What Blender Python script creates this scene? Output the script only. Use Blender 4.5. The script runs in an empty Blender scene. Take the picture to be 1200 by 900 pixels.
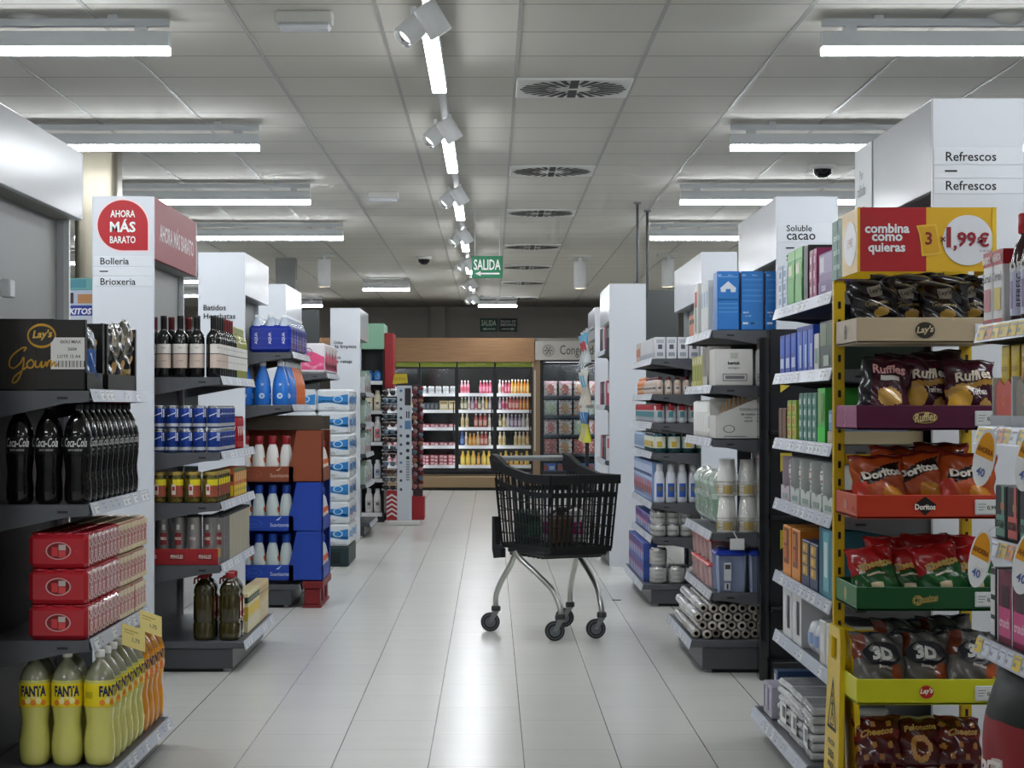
import bpy, math, random
from mathutils import Vector, Matrix
random.seed(7)
C = bpy.context.scene.collection
SC = bpy.context.scene
PI = math.pi

# ------------------------------------------------------------------ camera, world, exposure
EYE = 1.30                      # eye height, metres
FPX, CX, CY = 2302.0, 576.0, 475.0   # focal length and vanishing point of a 1200 x 900 frame
cam = bpy.data.cameras.new('camera'); camo = bpy.data.objects.new('camera', cam); C.objects.link(camo)
camo.location = (0, 0, EYE); camo.rotation_euler = (PI/2, 0, 0)
cam.sensor_width = 36.0; cam.lens = FPX/1200*36; cam.clip_end = 120
cam.shift_x = (600-CX)/1200; cam.shift_y = (CY-450)/1200
SC.camera = camo
w = bpy.data.worlds.new('world'); SC.world = w; w.use_nodes = True
w.node_tree.nodes['Background'].inputs[0].default_value = (.9, .95, 1, 1)
w.node_tree.nodes['Background'].inputs[1].default_value = 0.05
SC.view_settings.view_transform = 'Standard'; SC.view_settings.look = 'None'
SC.view_settings.gamma = 1.0; SC.view_settings.use_curve_mapping = False
SC.view_settings.exposure = 0.42
TUBE = 36.0                     # emission of the fluorescent tubes
TRACKLAMP = 40.0

def wx(px, y): return (px-CX)*y/FPX          # metres right of the eye of what shows at px, y metres ahead
def wz(py, y): return EYE-(py-CY)*y/FPX

# ------------------------------------------------------------------ materials
def lin(h):
    h = h.lstrip('#'); v = [int(h[i:i+2], 16)/255 for i in (0, 2, 4)]
    return tuple(c/12.92 if c <= .04045 else ((c+.055)/1.055)**2.4 for c in v)
_mc = {}
def m(hexc, rough=.45, metal=0.0, noise=0.0, scale=8.0, bump=0.0, emit=0.0, trans=0.0, ior=1.45, coat=0.0, alpha=1.0, spec=.5, stretch=None):
    key = (hexc, rough, metal, noise, scale, bump, emit, trans, ior, coat, alpha, spec, stretch)
    if key in _mc: return _mc[key]
    a = bpy.data.materials.new('surface_'+hexc.lstrip('#')); a.use_nodes = True
    nt = a.node_tree; b = nt.nodes['Principled BSDF']
    c = lin(hexc); b.inputs['Base Color'].default_value = (*c, 1)
    b.inputs['Roughness'].default_value = rough; b.inputs['Metallic'].default_value = metal
    b.inputs['Specular IOR Level'].default_value = spec
    b.inputs['IOR'].default_value = ior
    b.inputs['Transmission Weight'].default_value = trans
    b.inputs['Coat Weight'].default_value = coat
    b.inputs['Alpha'].default_value = alpha
    if emit:
        b.inputs['Emission Color'].default_value = (*c, 1); b.inputs['Emission Strength'].default_value = emit
    if noise or bump:
        tc = nt.nodes.new('ShaderNodeTexCoord'); n = nt.nodes.new('ShaderNodeTexNoise')
        n.inputs['Scale'].default_value = scale; n.inputs['Detail'].default_value = 4
        src = tc.outputs['Object']
        if stretch:
            mp = nt.nodes.new('ShaderNodeMapping'); mp.inputs['Scale'].default_value = stretch
            nt.links.new(src, mp.inputs[0]); src = mp.outputs[0]
        nt.links.new(src, n.inputs['Vector'])
        if noise:
            r = nt.nodes.new('ShaderNodeMapRange'); r.inputs[1].default_value = .3; r.inputs[2].default_value = .7
            r.inputs[3].default_value = 1-noise; r.inputs[4].default_value = 1+noise*.6
            mx = nt.nodes.new('ShaderNodeVectorMath'); mx.operation = 'SCALE'
            mx.inputs[0].default_value = c
            nt.links.new(n.outputs['Fac'], r.inputs[0]); nt.links.new(r.outputs[0], mx.inputs['Scale'])
            nt.links.new(mx.outputs[0], b.inputs['Base Color'])
        if bump:
            bp = nt.nodes.new('ShaderNodeBump'); bp.inputs['Strength'].default_value = bump; bp.inputs['Distance'].default_value = .004
            nt.links.new(n.outputs['Fac'], bp.inputs['Height']); nt.links.new(bp.outputs[0], b.inputs['Normal'])
    _mc[key] = a
    return a
_gl = {}
def pane_mat(refl=.10, tint='ffffff'):
    k = (refl, tint)
    if k in _gl: return _gl[k]
    a = bpy.data.materials.new('clear_pane'); a.use_nodes = True; nt = a.node_tree; nt.nodes.clear()
    o = nt.nodes.new('ShaderNodeOutputMaterial'); mx = nt.nodes.new('ShaderNodeMixShader')
    t = nt.nodes.new('ShaderNodeBsdfTransparent'); g = nt.nodes.new('ShaderNodeBsdfGlossy')
    t.inputs[0].default_value = (*lin(tint), 1); g.inputs['Roughness'].default_value = .08
    mx.inputs[0].default_value = refl
    nt.links.new(t.outputs[0], mx.inputs[1]); nt.links.new(g.outputs[0], mx.inputs[2]); nt.links.new(mx.outputs[0], o.inputs[0])
    _gl[k] = a
    return a
def speckle(ha, hb, hc, scale=60, rough=.25):
    a = bpy.data.materials.new('speckle_'+ha); a.use_nodes = True; nt = a.node_tree; b = nt.nodes['Principled BSDF']
    v = nt.nodes.new('ShaderNodeTexVoronoi'); v.inputs['Scale'].default_value = scale
    tc = nt.nodes.new('ShaderNodeTexCoord'); nt.links.new(tc.outputs['Object'], v.inputs['Vector'])
    cr = nt.nodes.new('ShaderNodeValToRGB'); cr.color_ramp.interpolation = 'LINEAR'
    cr.color_ramp.elements[0].color = (*lin(ha), 1); cr.color_ramp.elements[1].color = (*lin(hc), 1)
    e = cr.color_ramp.elements.new(.45); e.color = (*lin(hb), 1); cr.color_ramp.elements[-1].position = .8
    sp = nt.nodes.new('ShaderNodeSeparateColor'); nt.links.new(v.outputs['Color'], sp.inputs[0]); nt.links.new(sp.outputs[0], cr.inputs[0])
    nt.links.new(cr.outputs[0], b.inputs['Base Color']); b.inputs['Roughness'].default_value = rough
    return a

WHITE = m('e4e7ea', .35); PANELW = m('d8dce2', .32, noise=.02, scale=2)
DARK = m('56585c', .42, noise=.08, scale=20); BLACK = m('121315', .4); INK = m('17181b', .5)
STRIP = m('c3c9d6', .3); TAG = m('eef0f2', .45); CARD = m('b08a5c', .8, noise=.12, scale=30)
GREYP = m('8f918d', .42, noise=.04, scale=3); CHROME = m('b9bbb8', .22, metal=1.0); ALU = m('c9ccd0', .3, metal=.9)

# ------------------------------------------------------------------ lettering
_tx = {}
def text2d(body, shear=0.0, bold=0.0):
    k = (body, shear, bold)
    if k in _tx: return _tx[k]
    cu = bpy.data.curves.new('lettering', 'FONT'); cu.body = body; cu.align_x = 'CENTER'; cu.align_y = 'CENTER'
    cu.shear = shear; cu.offset = bold; cu.resolution_u = 2; cu.fill_mode = 'FRONT'; cu.space_line = .9
    o = bpy.data.objects.new('lettering', cu); C.objects.link(o)
    dg = bpy.context.evaluated_depsgraph_get()
    me = bpy.data.meshes.new_from_object(o.evaluated_get(dg))
    vs = [(v.co.x, v.co.y) for v in me.vertices]; fs = [tuple(p.vertices) for p in me.polygons]
    bpy.data.objects.remove(o); bpy.data.curves.remove(cu); bpy.data.meshes.remove(me)
    if vs:
        x0 = min(v[0] for v in vs); x1 = max(v[0] for v in vs); y0 = min(v[1] for v in vs); y1 = max(v[1] for v in vs)
        vs = [((x-(x0+x1)/2)/(x1-x0), (y-(y0+y1)/2)/(y1-y0)) for x, y in vs]
        asp = (x1-x0)/(y1-y0)
    else: asp = 1
    _tx[k] = (vs, fs, asp)
    return _tx[k]

# ------------------------------------------------------------------ mesh builder
class MB:
    def __init__(s): s.v = []; s.f = []; s.mi = []; s.sm = []; s.mats = []
    def mid(s, mat):
        if mat not in s.mats: s.mats.append(mat)
        return s.mats.index(mat)
    def add(s, vs, fs, mat, smooth=False):
        b = len(s.v); s.v += [tuple(p) for p in vs]
        mm = mat if isinstance(mat, list) else None
        i0 = None if mm else s.mid(mat)
        for k, f in enumerate(fs):
            s.f.append(tuple(b+i for i in f)); s.mi.append(s.mid(mm[k]) if mm else i0); s.sm.append(smooth)
        return s
    def box(s, x0, x1, y0, y1, z0, z1, mat, ch=0.0):
        if x0 > x1: x0, x1 = x1, x0
        if y0 > y1: y0, y1 = y1, y0
        if ch <= 0:
            vs = [(x, y, z) for x in (x0, x1) for y in (y0, y1) for z in (z0, z1)]
            fs = [(0,1,3,2), (4,6,7,5), (0,4,5,1), (2,3,7,6), (0,2,6,4), (1,5,7,3)]
            return s.add(vs, fs, mat)
        ch = min(ch, (x1-x0)*.45, (y1-y0)*.45, (z1-z0)*.45)
        vs = []; ids = {}
        lo, hi = (x0, y0, z0), (x1, y1, z1)
        for cx in (0, 1):
            for cy in (0, 1):
                for cz in (0, 1):
                    c = (cx, cy, cz)
                    for ax in range(3):   # vertex on the face perpendicular to ax
                        p = []
                        for k in range(3):
                            base = hi[k] if c[k] else lo[k]
                            p.append(base if k == ax else base + (-ch if c[k] else ch))
                        ids[(c, ax)] = len(vs); vs.append(tuple(p))
        fs = []
        for ax in range(3):
            o = [k for k in range(3) if k != ax]
            for sd in (0, 1):
                q = []
                for (u, v) in ((0,0), (1,0), (1,1), (0,1)):
                    c = [0,0,0]; c[ax] = sd; c[o[0]] = u; c[o[1]] = v
                    q.append(ids[(tuple(c), ax)])
                flip = (sd == 1) == (ax == 1)
                fs.append(tuple(q[::-1]) if flip else tuple(q))
        fc = len(fs)
        for ax in range(3):               # edges along ax
            o = [k for k in range(3) if k != ax]
            for u in (0, 1):
                for v in (0, 1):
                    a = [0,0,0]; a[o[0]] = u; a[o[1]] = v; b_ = list(a); b_[ax] = 1
                    a = tuple(a); b_ = tuple(b_)
                    fs.append((ids[(a, o[0])], ids[(b_, o[0])], ids[(b_, o[1])], ids[(a, o[1])]))
        for cx in (0, 1):
            for cy in (0, 1):
                for cz in (0, 1):
                    c = (cx, cy, cz); fs.append((ids[(c,0)], ids[(c,1)], ids[(c,2)]))
        ctr = Vector(((x0+x1)/2, (y0+y1)/2, (z0+z1)/2)); out = []
        for f in fs:
            P = [Vector(vs[i]) for i in f]; n = (P[1]-P[0]).cross(P[2]-P[0]); cc = sum(P, Vector())/len(P)
            out.append(f if n.dot(cc-ctr) >= 0 else tuple(reversed(f)))
        return s.add(vs, out, mat)
    def prism(s, poly, ax, a, b, mat, smooth=False):
        """polygon in the two axes other than ax (in axis order), run from a to b along ax"""
        n = len(poly)
        def P(p, t):
            q = list(p); q.insert(ax, t); return tuple(q)
        vs = [P(p, a) for p in poly]+[P(p, b) for p in poly]
        fs = [(i, (i+1) % n, n+(i+1) % n, n+i) for i in range(n)]
        s.add(vs, fs, mat, smooth)
        return s.add(vs, [tuple(range(n-1, -1, -1)), tuple(range(n, 2*n))], mat)
    def lathe(s, prof, mats, c=(0,0,0), n=20, sq=None, axis=2):
        """prof [(r,z)], mats one per segment or a single one; sq squares the section"""
        vs = []; fs = []; ml = []
        for r, z in prof:
            for k in range(n):
                t = 2*PI*(k+.5)/n; ct, st = math.cos(t), math.sin(t)
                q = 1.0
                if sq: q = (abs(ct)**sq+abs(st)**sq)**(-1/sq)
                p = [r*q*ct, r*q*st, z]
                if axis == 1: p = [p[0], p[2], p[1]]
                if axis == 0: p = [p[2], p[0], p[1]]
                vs.append((p[0]+c[0], p[1]+c[1], p[2]+c[2]))
        for i in range(len(prof)-1):
            mt = mats[i] if isinstance(mats, list) else mats
            for k in range(n):
                k2 = (k+1) % n
                fs.append((i*n+k, i*n+k2, (i+1)*n+k2, (i+1)*n+k)); ml.append(mt)
        s.add(vs, fs, ml, True)
        return s
    def tube(s, pts, r, mat, n=8, closed=False, cap=True):
        P = [Vector(p) for p in pts]; vs = []; fs = []; N = len(P); u0 = None
        for i, p in enumerate(P):
            a = P[i-1] if (i > 0 or closed) else p; b = P[(i+1) % N] if (i < N-1 or closed) else p
            d = (b-a).normalized()
            if u0 is None:
                u0 = Vector((0,0,1)) if abs(d.z) < .9 else Vector((1,0,0))
            u = (u0-d*u0.dot(d)).normalized(); w_ = d.cross(u); u0 = u
            rr = r[i] if isinstance(r, (list, tuple)) else r
            for k in range(n):
                t = 2*PI*k/n; vs.append(p+u*(rr*math.cos(t))+w_*(rr*math.sin(t)))
        for i in range(N if closed else N-1):
            j = (i+1) % N
            for k in range(n):
                k2 = (k+1) % n; fs.append((i*n+k, i*n+k2, j*n+k2, j*n+k))
        s.add(vs, fs, mat, True)
        if cap and not closed:
            s.add(vs[:n], [tuple(range(n-1, -1, -1))], mat); s.add(vs[-n:], [tuple(range(n))], mat)
        return s
    def bar(s, p, q, w_, t, mat, up=(0,0,1)):
        p, q = Vector(p), Vector(q); d = (q-p).normalized(); u = Vector(up); u = u-d*u.dot(d)
        if u.length < 1e-4: u = Vector((1,0,0))-d*d.x
        u.normalize(); r = d.cross(u)
        vs = [e+r*(a*w_/2)+u*(b*t/2) for e in (p, q) for a, b in ((-1,-1), (1,-1), (1,1), (-1,1))]
        return s.add(vs, [(3,2,1,0), (4,5,6,7), (0,1,5,4), (1,2,6,5), (2,3,7,6), (3,0,4,7)], mat)
    def quad(s, a, b, c, d, mat): return s.add([a, b, c, d], [(0,1,2,3)], mat)
    def text(s, body, c, right, up, h, mat, shear=0.0, bold=0.0, sx=1.0, wmax=None, fn=None):
        vs, fs, asp = text2d(body, shear, bold)
        wd = h*asp*sx
        if wmax and wd > wmax: wd = wmax
        c, right, up = Vector(c), Vector(right), Vector(up)
        if fn: pts = [fn(x*wd, y*h) for x, y in vs]
        else: pts = [c+right*(x*wd)+up*(y*h) for x, y in vs]
        return s.add(pts, fs, mat)
    def wrap(s, body, r, z, h, mat, ang=-PI/2, shear=0.0, bold=0.0, sx=1.0, wmax=None, vertical=False):
        """lettering bent round a vertical cylinder of radius r, centred at angle ang"""
        if vertical:
            fn = lambda x, y: Vector((r*math.cos(ang-y/r), r*math.sin(ang-y/r), z+x))
        else:
            fn = lambda x, y: Vector((r*math.cos(ang+x/r), r*math.sin(ang+x/r), z+y))
        return s.text(body, (0,0,0), (1,0,0), (0,0,1), h, mat, shear, bold, sx, wmax, fn)
    def disc(s, c, r, mat, right=(1,0,0), up=(0,0,1), n=28, rx=None):
        c, right, up = Vector(c), Vector(right), Vector(up); rx = rx or r
        return s.add([c+right*(rx*math.cos(2*PI*k/n))+up*(r*math.sin(2*PI*k/n)) for k in range(n)], [tuple(range(n))], mat)
    def ring(s, c, r0, r1, mat, right=(1,0,0), up=(0,0,1), n=32, sx=1.0):
        c, right, up = Vector(c), Vector(right), Vector(up); vs = []
        for r in (r0, r1):
            vs += [c+right*(sx*r*math.cos(2*PI*k/n))+up*(r*math.sin(2*PI*k/n)) for k in range(n)]
        return s.add(vs, [(k, n+k, n+(k+1) % n, (k+1) % n) for k in range(n)], mat)
    def stroke(s, pts, c, right, up, w_, mat, k=1.0):
        """a flat pen stroke through 2d points, Catmull-Rom smoothed"""
        c, right, up = Vector(c), Vector(right), Vector(up); P = []
        pts = [pts[0]]+list(pts)+[pts[-1]]
        for i in range(1, len(pts)-2):
            for t in (0, .25, .5, .75):
                a, b, d, e = pts[i-1], pts[i], pts[i+1], pts[i+2]
                P.append(tuple(.5*(2*b[q]+(d[q]-a[q])*t+(2*a[q]-5*b[q]+4*d[q]-e[q])*t*t+(3*b[q]-a[q]-3*d[q]+e[q])*t**3) for q in (0, 1)))
        P.append(pts[-2]); vs = []
        for i, p in enumerate(P):
            a = P[max(0, i-1)]; b = P[min(len(P)-1, i+1)]
            dx, dy = b[0]-a[0], b[1]-a[1]; L = math.hypot(dx, dy) or 1
            nx, ny = -dy/L*w_/2, dx/L*w_/2
            for g in (1, -1): vs.append(c+right*((p[0]+g*nx)*k)+up*((p[1]+g*ny)*k))
        return s.add(vs, [(2*i, 2*i+1, 2*i+3, 2*i+2) for i in range(len(P)-1)], mat)
    def mesh(s, name):
        me = bpy.data.meshes.new(name); me.from_pydata(s.v, [], s.f)
        for a in s.mats: me.materials.append(a)
        me.polygons.foreach_set('material_index', s.mi); me.polygons.foreach_set('use_smooth', s.sm)
        me.update(); return me
    def build(s, name, parent=None, loc=(0,0,0), rz=0.0, label=None):
        o = bpy.data.objects.new(name, s.mesh(name)); C.objects.link(o); o.location = loc; o.rotation_euler = (0, 0, rz)
        if parent: o.parent = parent
        if label: o['label'] = label
        return o

ORD = 'first second third fourth fifth sixth seventh eighth ninth tenth eleventh twelfth thirteenth fourteenth fifteenth sixteenth seventeenth eighteenth nineteenth twentieth'.split()+['twenty-first', 'twenty-second', 'twenty-third', 'twenty-fourth', 'twenty-fifth']
_used = {}
def tag(o, label, cat, group=None):
    o['label'] = label; o['category'] = cat
    if group: o['group'] = group
    n = len(label.split())
    if label in _used: print('DUPLICATE LABEL', label)
    if n > 16 or n < 4: print('LABEL LENGTH', n, label)
    _used[label] = 1
    return o
def root(name, label, cat, loc=(0,0,0), rz=0.0, group=None):
    o = bpy.data.objects.new(name, None); C.objects.link(o); o.empty_display_size = .05
    o.location = (loc[0], loc[1], loc[2]+(.0012 if loc[2] > 0 else 0)); o.rotation_euler = (0, 0, rz)
    return tag(o, label, cat, group)
def struct(o):
    o['kind'] = 'structure'; return o
class Kind:
    """one kind of article: its own mesh plus part meshes [(name, mesh, [(sub name, mesh)])]"""
    def __init__(s, name, cat, body, parts=()):
        s.name, s.cat = name, cat
        s.body = body.mesh(name) if body else None
        s.parts = [(p[0], p[1].mesh(p[0]), [(q, b.mesh(q)) for q, b in (p[2] if len(p) > 2 else [])]) for p in parts]
    def put(s, loc, label, group=None, rz=0.0, rot=None, scale=1.0):
        o = bpy.data.objects.new(s.name, s.body); C.objects.link(o)
        o.location = (loc[0], loc[1], loc[2]+.0012); o.rotation_euler = rot or (0, 0, rz)
        if scale != 1.0: o.scale = (scale,)*3 if not isinstance(scale, tuple) else scale
        tag(o, label, s.cat, group)
        for n, me, subs in s.parts:
            p = bpy.data.objects.new(n, me); C.objects.link(p); p.parent = o
            for q, sm in subs:
                r = bpy.data.objects.new(q, sm); C.objects.link(r); r.parent = p
        return o
def stock(kind, desc, group, xf, sd, y0, dx, dy, nx, ny, z, layers=1, dz=.1, rz0=0.0, rz1=0.0, full=1, where='', jit=0.0):
    """articles in rows: i counts back from the aisle edge, j along the edge from the near end; only the rows one can see"""
    for k in range(layers):
        lay = '' if layers == 1 else (' of the %s layer' % ('bottom top'.split()[k] if layers == 2 else 'bottom middle top'.split()[k]))
        for i in range(nx):
            for j in range(ny):
                if i >= 1 and j >= full: continue
                if i == 0 and j == 0: t = '%s at the near aisle corner%s' % (desc, lay)
                elif i == 0: t = '%s, %s from the near end along aisle edge%s' % (desc, ORD[j], lay)
                elif j == 0: t = '%s, %s back from aisle in near row%s' % (desc, ORD[i], lay)
                else: t = '%s, %s back from aisle in %s row%s' % (desc, ORD[i], ORD[j], lay)
                t += where
                kind.put((sd*(xf+i*dx)+random.uniform(-jit, jit), y0+j*dy+random.uniform(-jit, jit), z+k*dz), t, group, rz0 if i else (rz1 if j else rz0)) 

# ------------------------------------------------------------------ the room
CEIL = 2.95; XL, XR, YB, YF = -9.0, 9.0, -5.0, 33.0
def tile_floor():
    a = bpy.data.materials.new('floor_tiles'); a.use_nodes = True; nt = a.node_tree; b = nt.nodes['Principled BSDF']
    tc = nt.nodes.new('ShaderNodeTexCoord'); sp = nt.nodes.new('ShaderNodeSeparateXYZ'); cb = nt.nodes.new('ShaderNodeCombineXYZ')
    ad = nt.nodes.new('ShaderNodeMath'); ad.operation = 'ADD'; ad.inputs[1].default_value = 20*.347-.119
    ay = nt.nodes.new('ShaderNodeMath'); ay.operation = 'ADD'; ay.inputs[1].default_value = 20.0
    L = nt.links.new
    L(tc.outputs['Object'], sp.inputs[0]); L(sp.outputs['X'], ad.inputs[0]); L(sp.outputs['Y'], ay.inputs[0])
    L(ay.outputs[0], cb.inputs['X']); L(ad.outputs[0], cb.inputs['Y'])
    br = nt.nodes.new('ShaderNodeTexBrick'); br.inputs['Scale'].default_value = 1.0
    br.offset = .5; br.offset_frequency = 2; br.squash = 1.0
    br.inputs['Brick Width'].default_value = .694; br.inputs['Row Height'].default_value = .347
    br.inputs['Mortar Size'].default_value = .0026; br.inputs['Mortar Smooth'].default_value = .15
    br.inputs['Color1'].default_value = (*lin('d6d6d0'), 1); br.inputs['Color2'].default_value = (*lin('d3d3cd'), 1)
    br.inputs['Mortar'].default_value = (*lin('b2b2aa'), 1)
    L(cb.outputs[0], br.inputs['Vector'])
    pp = nt.nodes.new('ShaderNodeMath'); pp.operation = 'PINGPONG'; pp.inputs[1].default_value = .1735; L(ad.outputs[0], pp.inputs[0])
    bl = nt.nodes.new('ShaderNodeMapRange'); bl.inputs[1].default_value = .0010; bl.inputs[2].default_value = .0020; bl.inputs[3].default_value = .2; bl.inputs[4].default_value = 1.0
    L(pp.outputs[0], bl.inputs[0])
    mm = nt.nodes.new('ShaderNodeVectorMath'); mm.operation = 'SCALE'; L(br.outputs['Color'], mm.inputs[0]); L(bl.outputs[0], mm.inputs['Scale'])
    n = nt.nodes.new('ShaderNodeTexNoise'); n.inputs['Scale'].default_value = 1.6; n.inputs['Detail'].default_value = 5
    mp = nt.nodes.new('ShaderNodeMapping'); mp.inputs['Scale'].default_value = (1.0, 4.0, 1.0)
    L(tc.outputs['Object'], mp.inputs[0]); L(mp.outputs[0], n.inputs['Vector'])
    r = nt.nodes.new('ShaderNodeMapRange'); r.inputs[1].default_value = .3; r.inputs[2].default_value = .7; r.inputs[3].default_value = .975; r.inputs[4].default_value = 1.015
    mx = nt.nodes.new('ShaderNodeVectorMath'); mx.operation = 'SCALE'
    L(n.outputs['Fac'], r.inputs[0]); L(mm.outputs[0], mx.inputs[0]); L(r.outputs[0], mx.inputs['Scale']); L(mx.outputs[0], b.inputs['Base Color'])
    b.inputs['Roughness'].default_value = .26
    bp = nt.nodes.new('ShaderNodeBump'); bp.inputs['Strength'].default_value = .5; bp.inputs['Distance'].default_value = .0012
    L(bl.outputs[0], bp.inputs['Height']); L(bp.outputs[0], b.inputs['Normal'])
    b.inputs['Specular IOR Level'].default_value = .55
    return a
def tile_ceiling():
    a = bpy.data.materials.new('ceiling_tiles'); a.use_nodes = True; nt = a.node_tree; b = nt.nodes['Principled BSDF']; L = nt.links.new
    tc = nt.nodes.new('ShaderNodeTexCoord'); mp = nt.nodes.new('ShaderNodeMapping'); mp.inputs['Location'].default_value = (20*.601-.122, 20*.6-.28, 0)
    L(tc.outputs['Object'], mp.inputs[0])
    br = nt.nodes.new('ShaderNodeTexBrick'); br.inputs['Scale'].default_value = 1.0; br.offset = 0; br.squash = 1
    br.inputs['Brick Width'].default_value = .601; br.inputs['Row Height'].default_value = .6
    br.inputs['Mortar Size'].default_value = .007; br.inputs['Mortar Smooth'].default_value = .1
    br.inputs['Color1'].default_value = (*lin('cfccc3'), 1); br.inputs['Color2'].default_value = (*lin('cbc8bf'), 1); br.inputs['Mortar'].default_value = (*lin('84837d'), 1)
    L(mp.outputs[0], br.inputs['Vector']); L(br.outputs['Color'], b.inputs['Base Color']); b.inputs['Roughness'].default_value = .85
    n = nt.nodes.new('ShaderNodeTexNoise'); n.inputs['Scale'].default_value = 90; bp = nt.nodes.new('ShaderNodeBump'); bp.inputs['Strength'].default_value = .15; bp.inputs['Distance'].default_value = .002
    L(tc.outputs['Object'], n.inputs['Vector']); L(n.outputs['Fac'], bp.inputs['Height']); L(bp.outputs[0], b.inputs['Normal'])
    return a
struct(MB().box(XL, XR, YB, YF, -.1, 0, tile_floor()).build('floor'))
struct(MB().box(XL, XR, YB, YF, CEIL, CEIL+.1, tile_ceiling()).build('ceiling'))
WALLM = m('9a948b', .8, noise=.04, scale=1.5)
SIDEW = m('d5d6d4', .7, noise=.03, scale=2)
struct(MB().box(XL, XR, YF, YF+.15, 0, CEIL, WALLM).build('wall_far'))
struct(MB().box(XL-.15, XL, YB, YF, 0, CEIL, SIDEW).build('wall_left'))
struct(MB().box(XR, XR+.15, YB, YF, 0, CEIL, SIDEW).build('wall_right'))
struct(MB().box(XL, XR, YB-.15, YB, 0, CEIL, SIDEW).build('wall_near'))
# bright metal runners of the suspended ceiling
g = MB(); RUN = m('a5a49f', .5)
for k in range(-14, 15):
    x = .122+.601*k
    g.box(x-.009, x+.009, YB, YF-.01, CEIL-.004, CEIL+.002, RUN)
struct(g.build('trim_ceiling'))
# wooden fascia over the chillers, with a flat pilaster on the wall above it
WOOD = m('9a7450', .5, noise=.18, scale=3, stretch=(1, 1, 14))
struct(MB().box(-3.2, .655, 30.0, 30.1, 1.965, 2.33, WOOD).box(-3.2, 3.4, 30.1, YF, 2.28, 2.33, WALLM).build('trim_fascia'))
struct(MB().box(wx(505, 32.9), wx(522, 32.9), 32.86, YF, 2.33, CEIL, m('99938a', .8)).build('pillar_wall'))
# stainless column beside the second end unit
MIR = m('8f897a', .34, metal=1.0, noise=.05, scale=1.5)
g = MB(); g.lathe([(.135, 0), (.135, CEIL)], MIR, (-2.5, 12.5, 0), n=28, sq=7); g.lathe([(.139, 0), (.139, .08)], m('55534e', .4, metal=.8), (-2.5, 12.5, 0), n=28, sq=7)
struct(g.build('pillar_steel'))
struct(MB().box(-2.42, -2.2, 22.0, 22.25, 0, CEIL, m('8e8f8e', .6)).build('pillar_grey'))

# ------------------------------------------------------------------ lamps
GLOW = m('f4f9ff', .5, emit=TUBE); TRACKGLOW = m('f6faff', .5, emit=TRACKLAMP)
RAIL = m('b9bdc0', .4, metal=.3); HEADW = m('e8eaea', .35)
def tube_light(x0, x1, y, label, zc=2.83, cl=True):
    r = root('ceiling_light', label, 'ceiling light', ((x0+x1)/2, y, 2.78), group='linear ceiling lights')
    L = (x1-x0)/2
    MB().box(-L, L, -.016, .016, .118, .15, RAIL).build('mounting_rail', r)
    MB().prism([(-.04, .03), (.04, .03), (.03, .095), (-.03, .095)], 0, -L, L, m('cfd3d5', .4)).build('housing', r)
    MB().prism([(-.024, .0), (.024, .0), (.03, .03), (-.03, .03)], 0, -L, L, GLOW).build('lamp_tube', r)
    for xx in (-L+.12, L-.12) if L > .6 else (0,):
        g = MB(); g.box(xx-.025, xx+.025, -.025, .025, .093, .118, RAIL); g.build('clip', r)
    for xx in (-L*.8, L*.8):
        MB().box(xx-.02, xx+.02, -.012, .012, .148, .172, RAIL).build('hanger', r)
names = ['first', 'second', 'third', 'fourth']
for k, (y, xl, xr) in enumerate([(8.3, -1.36, 1.395), (11.42, -1.352, 1.39), (14.47, -1.335, 1.39), (17.6, -1.33, 1.42)]):
    tube_light(xl-2.4, xl, y, 'white linear ceiling light, %s from the front on the wine shelf side' % names[k])
    tube_light(xr, xr+2.4, y, 'white linear ceiling light, %s from the front on the crisps rack side' % names[k])
tube_light(-1.66, -1.06, 25.4, 'short white linear ceiling light above the mint green unit')
tube_light(-2.9, -2.55, 29.6, 'short white linear ceiling light by the dark partition before the far wall')
tube_light(-.2, .38, 29.6, 'short white linear ceiling light in front of the green wall signs')
for k, (y) in enumerate((5.2, 2.1, -1.0)):                       # the same rows go on over the aisle behind the camera
    tube_light(-3.76, -1.36, y, 'white linear ceiling light out of sight over the %s near aisle, cola side' % names[k])
    tube_light(1.4, 3.8, y, 'white linear ceiling light out of sight over the %s near aisle, crisps side' % names[k])

for k, y in enumerate((20.7, 23.8, 26.9)):                       # rows added unseen behind the header panels to brighten the far end
    tube_light(-4.6, -3.25, y, 'added linear ceiling light to brighten the %s far aisle, hidden by the wine header' % names[k])
    tube_light(3.1, 4.5, y, 'added linear ceiling light to brighten the %s far aisle, hidden by the cocoa header' % names[k])

# the spotlight and lamp track down the middle of the aisle
tr = root('lighting_track', 'white lighting track with glowing bars running down the middle of the aisle', 'lighting track', (-.25, 18, 2.80))
MB().box(-.018, .018, -12.5, 11.6, .05, .085, RAIL).build('track_rail', tr)
for k in range(-1, 7):
    y = 7.72+3.25*k-18
    if y < -12.5: continue
    MB().box(-.034, .034, y, y+1.72, .008, .05, HEADW).box(-.031, .031, y+.003, y+1.717, .0, .008, TRACKGLOW).build('light_bar', tr)
for k in range(8):
    y = 6.4+3.25*k-18
    MB().tube([(0, y, .085), (0, y, .15)], .006, RAIL, n=6).build('hanger', tr)
def spot_kind():
    b = MB(); b.lathe([(.0, .075), (.050, .075), (.054, .07), (.054, -.07), (.048, -.072)], HEADW, n=24)
    ln = MB(); ln.lathe([(.05, -.071), (.034, -.05), (.0, -.05)], [m('d5d8da', .15, metal=.8), m('fffaf0', .3, emit=3.0)], n=24)
    return Kind('track_spotlight', 'spotlight', b, [('lens', ln)])
SPOT = spot_kind()
STEM = MB(); STEM.tube([(0, 0, 0), (0, 0, .10)], .012, HEADW, n=8); STEM = STEM.mesh('stem')
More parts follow.
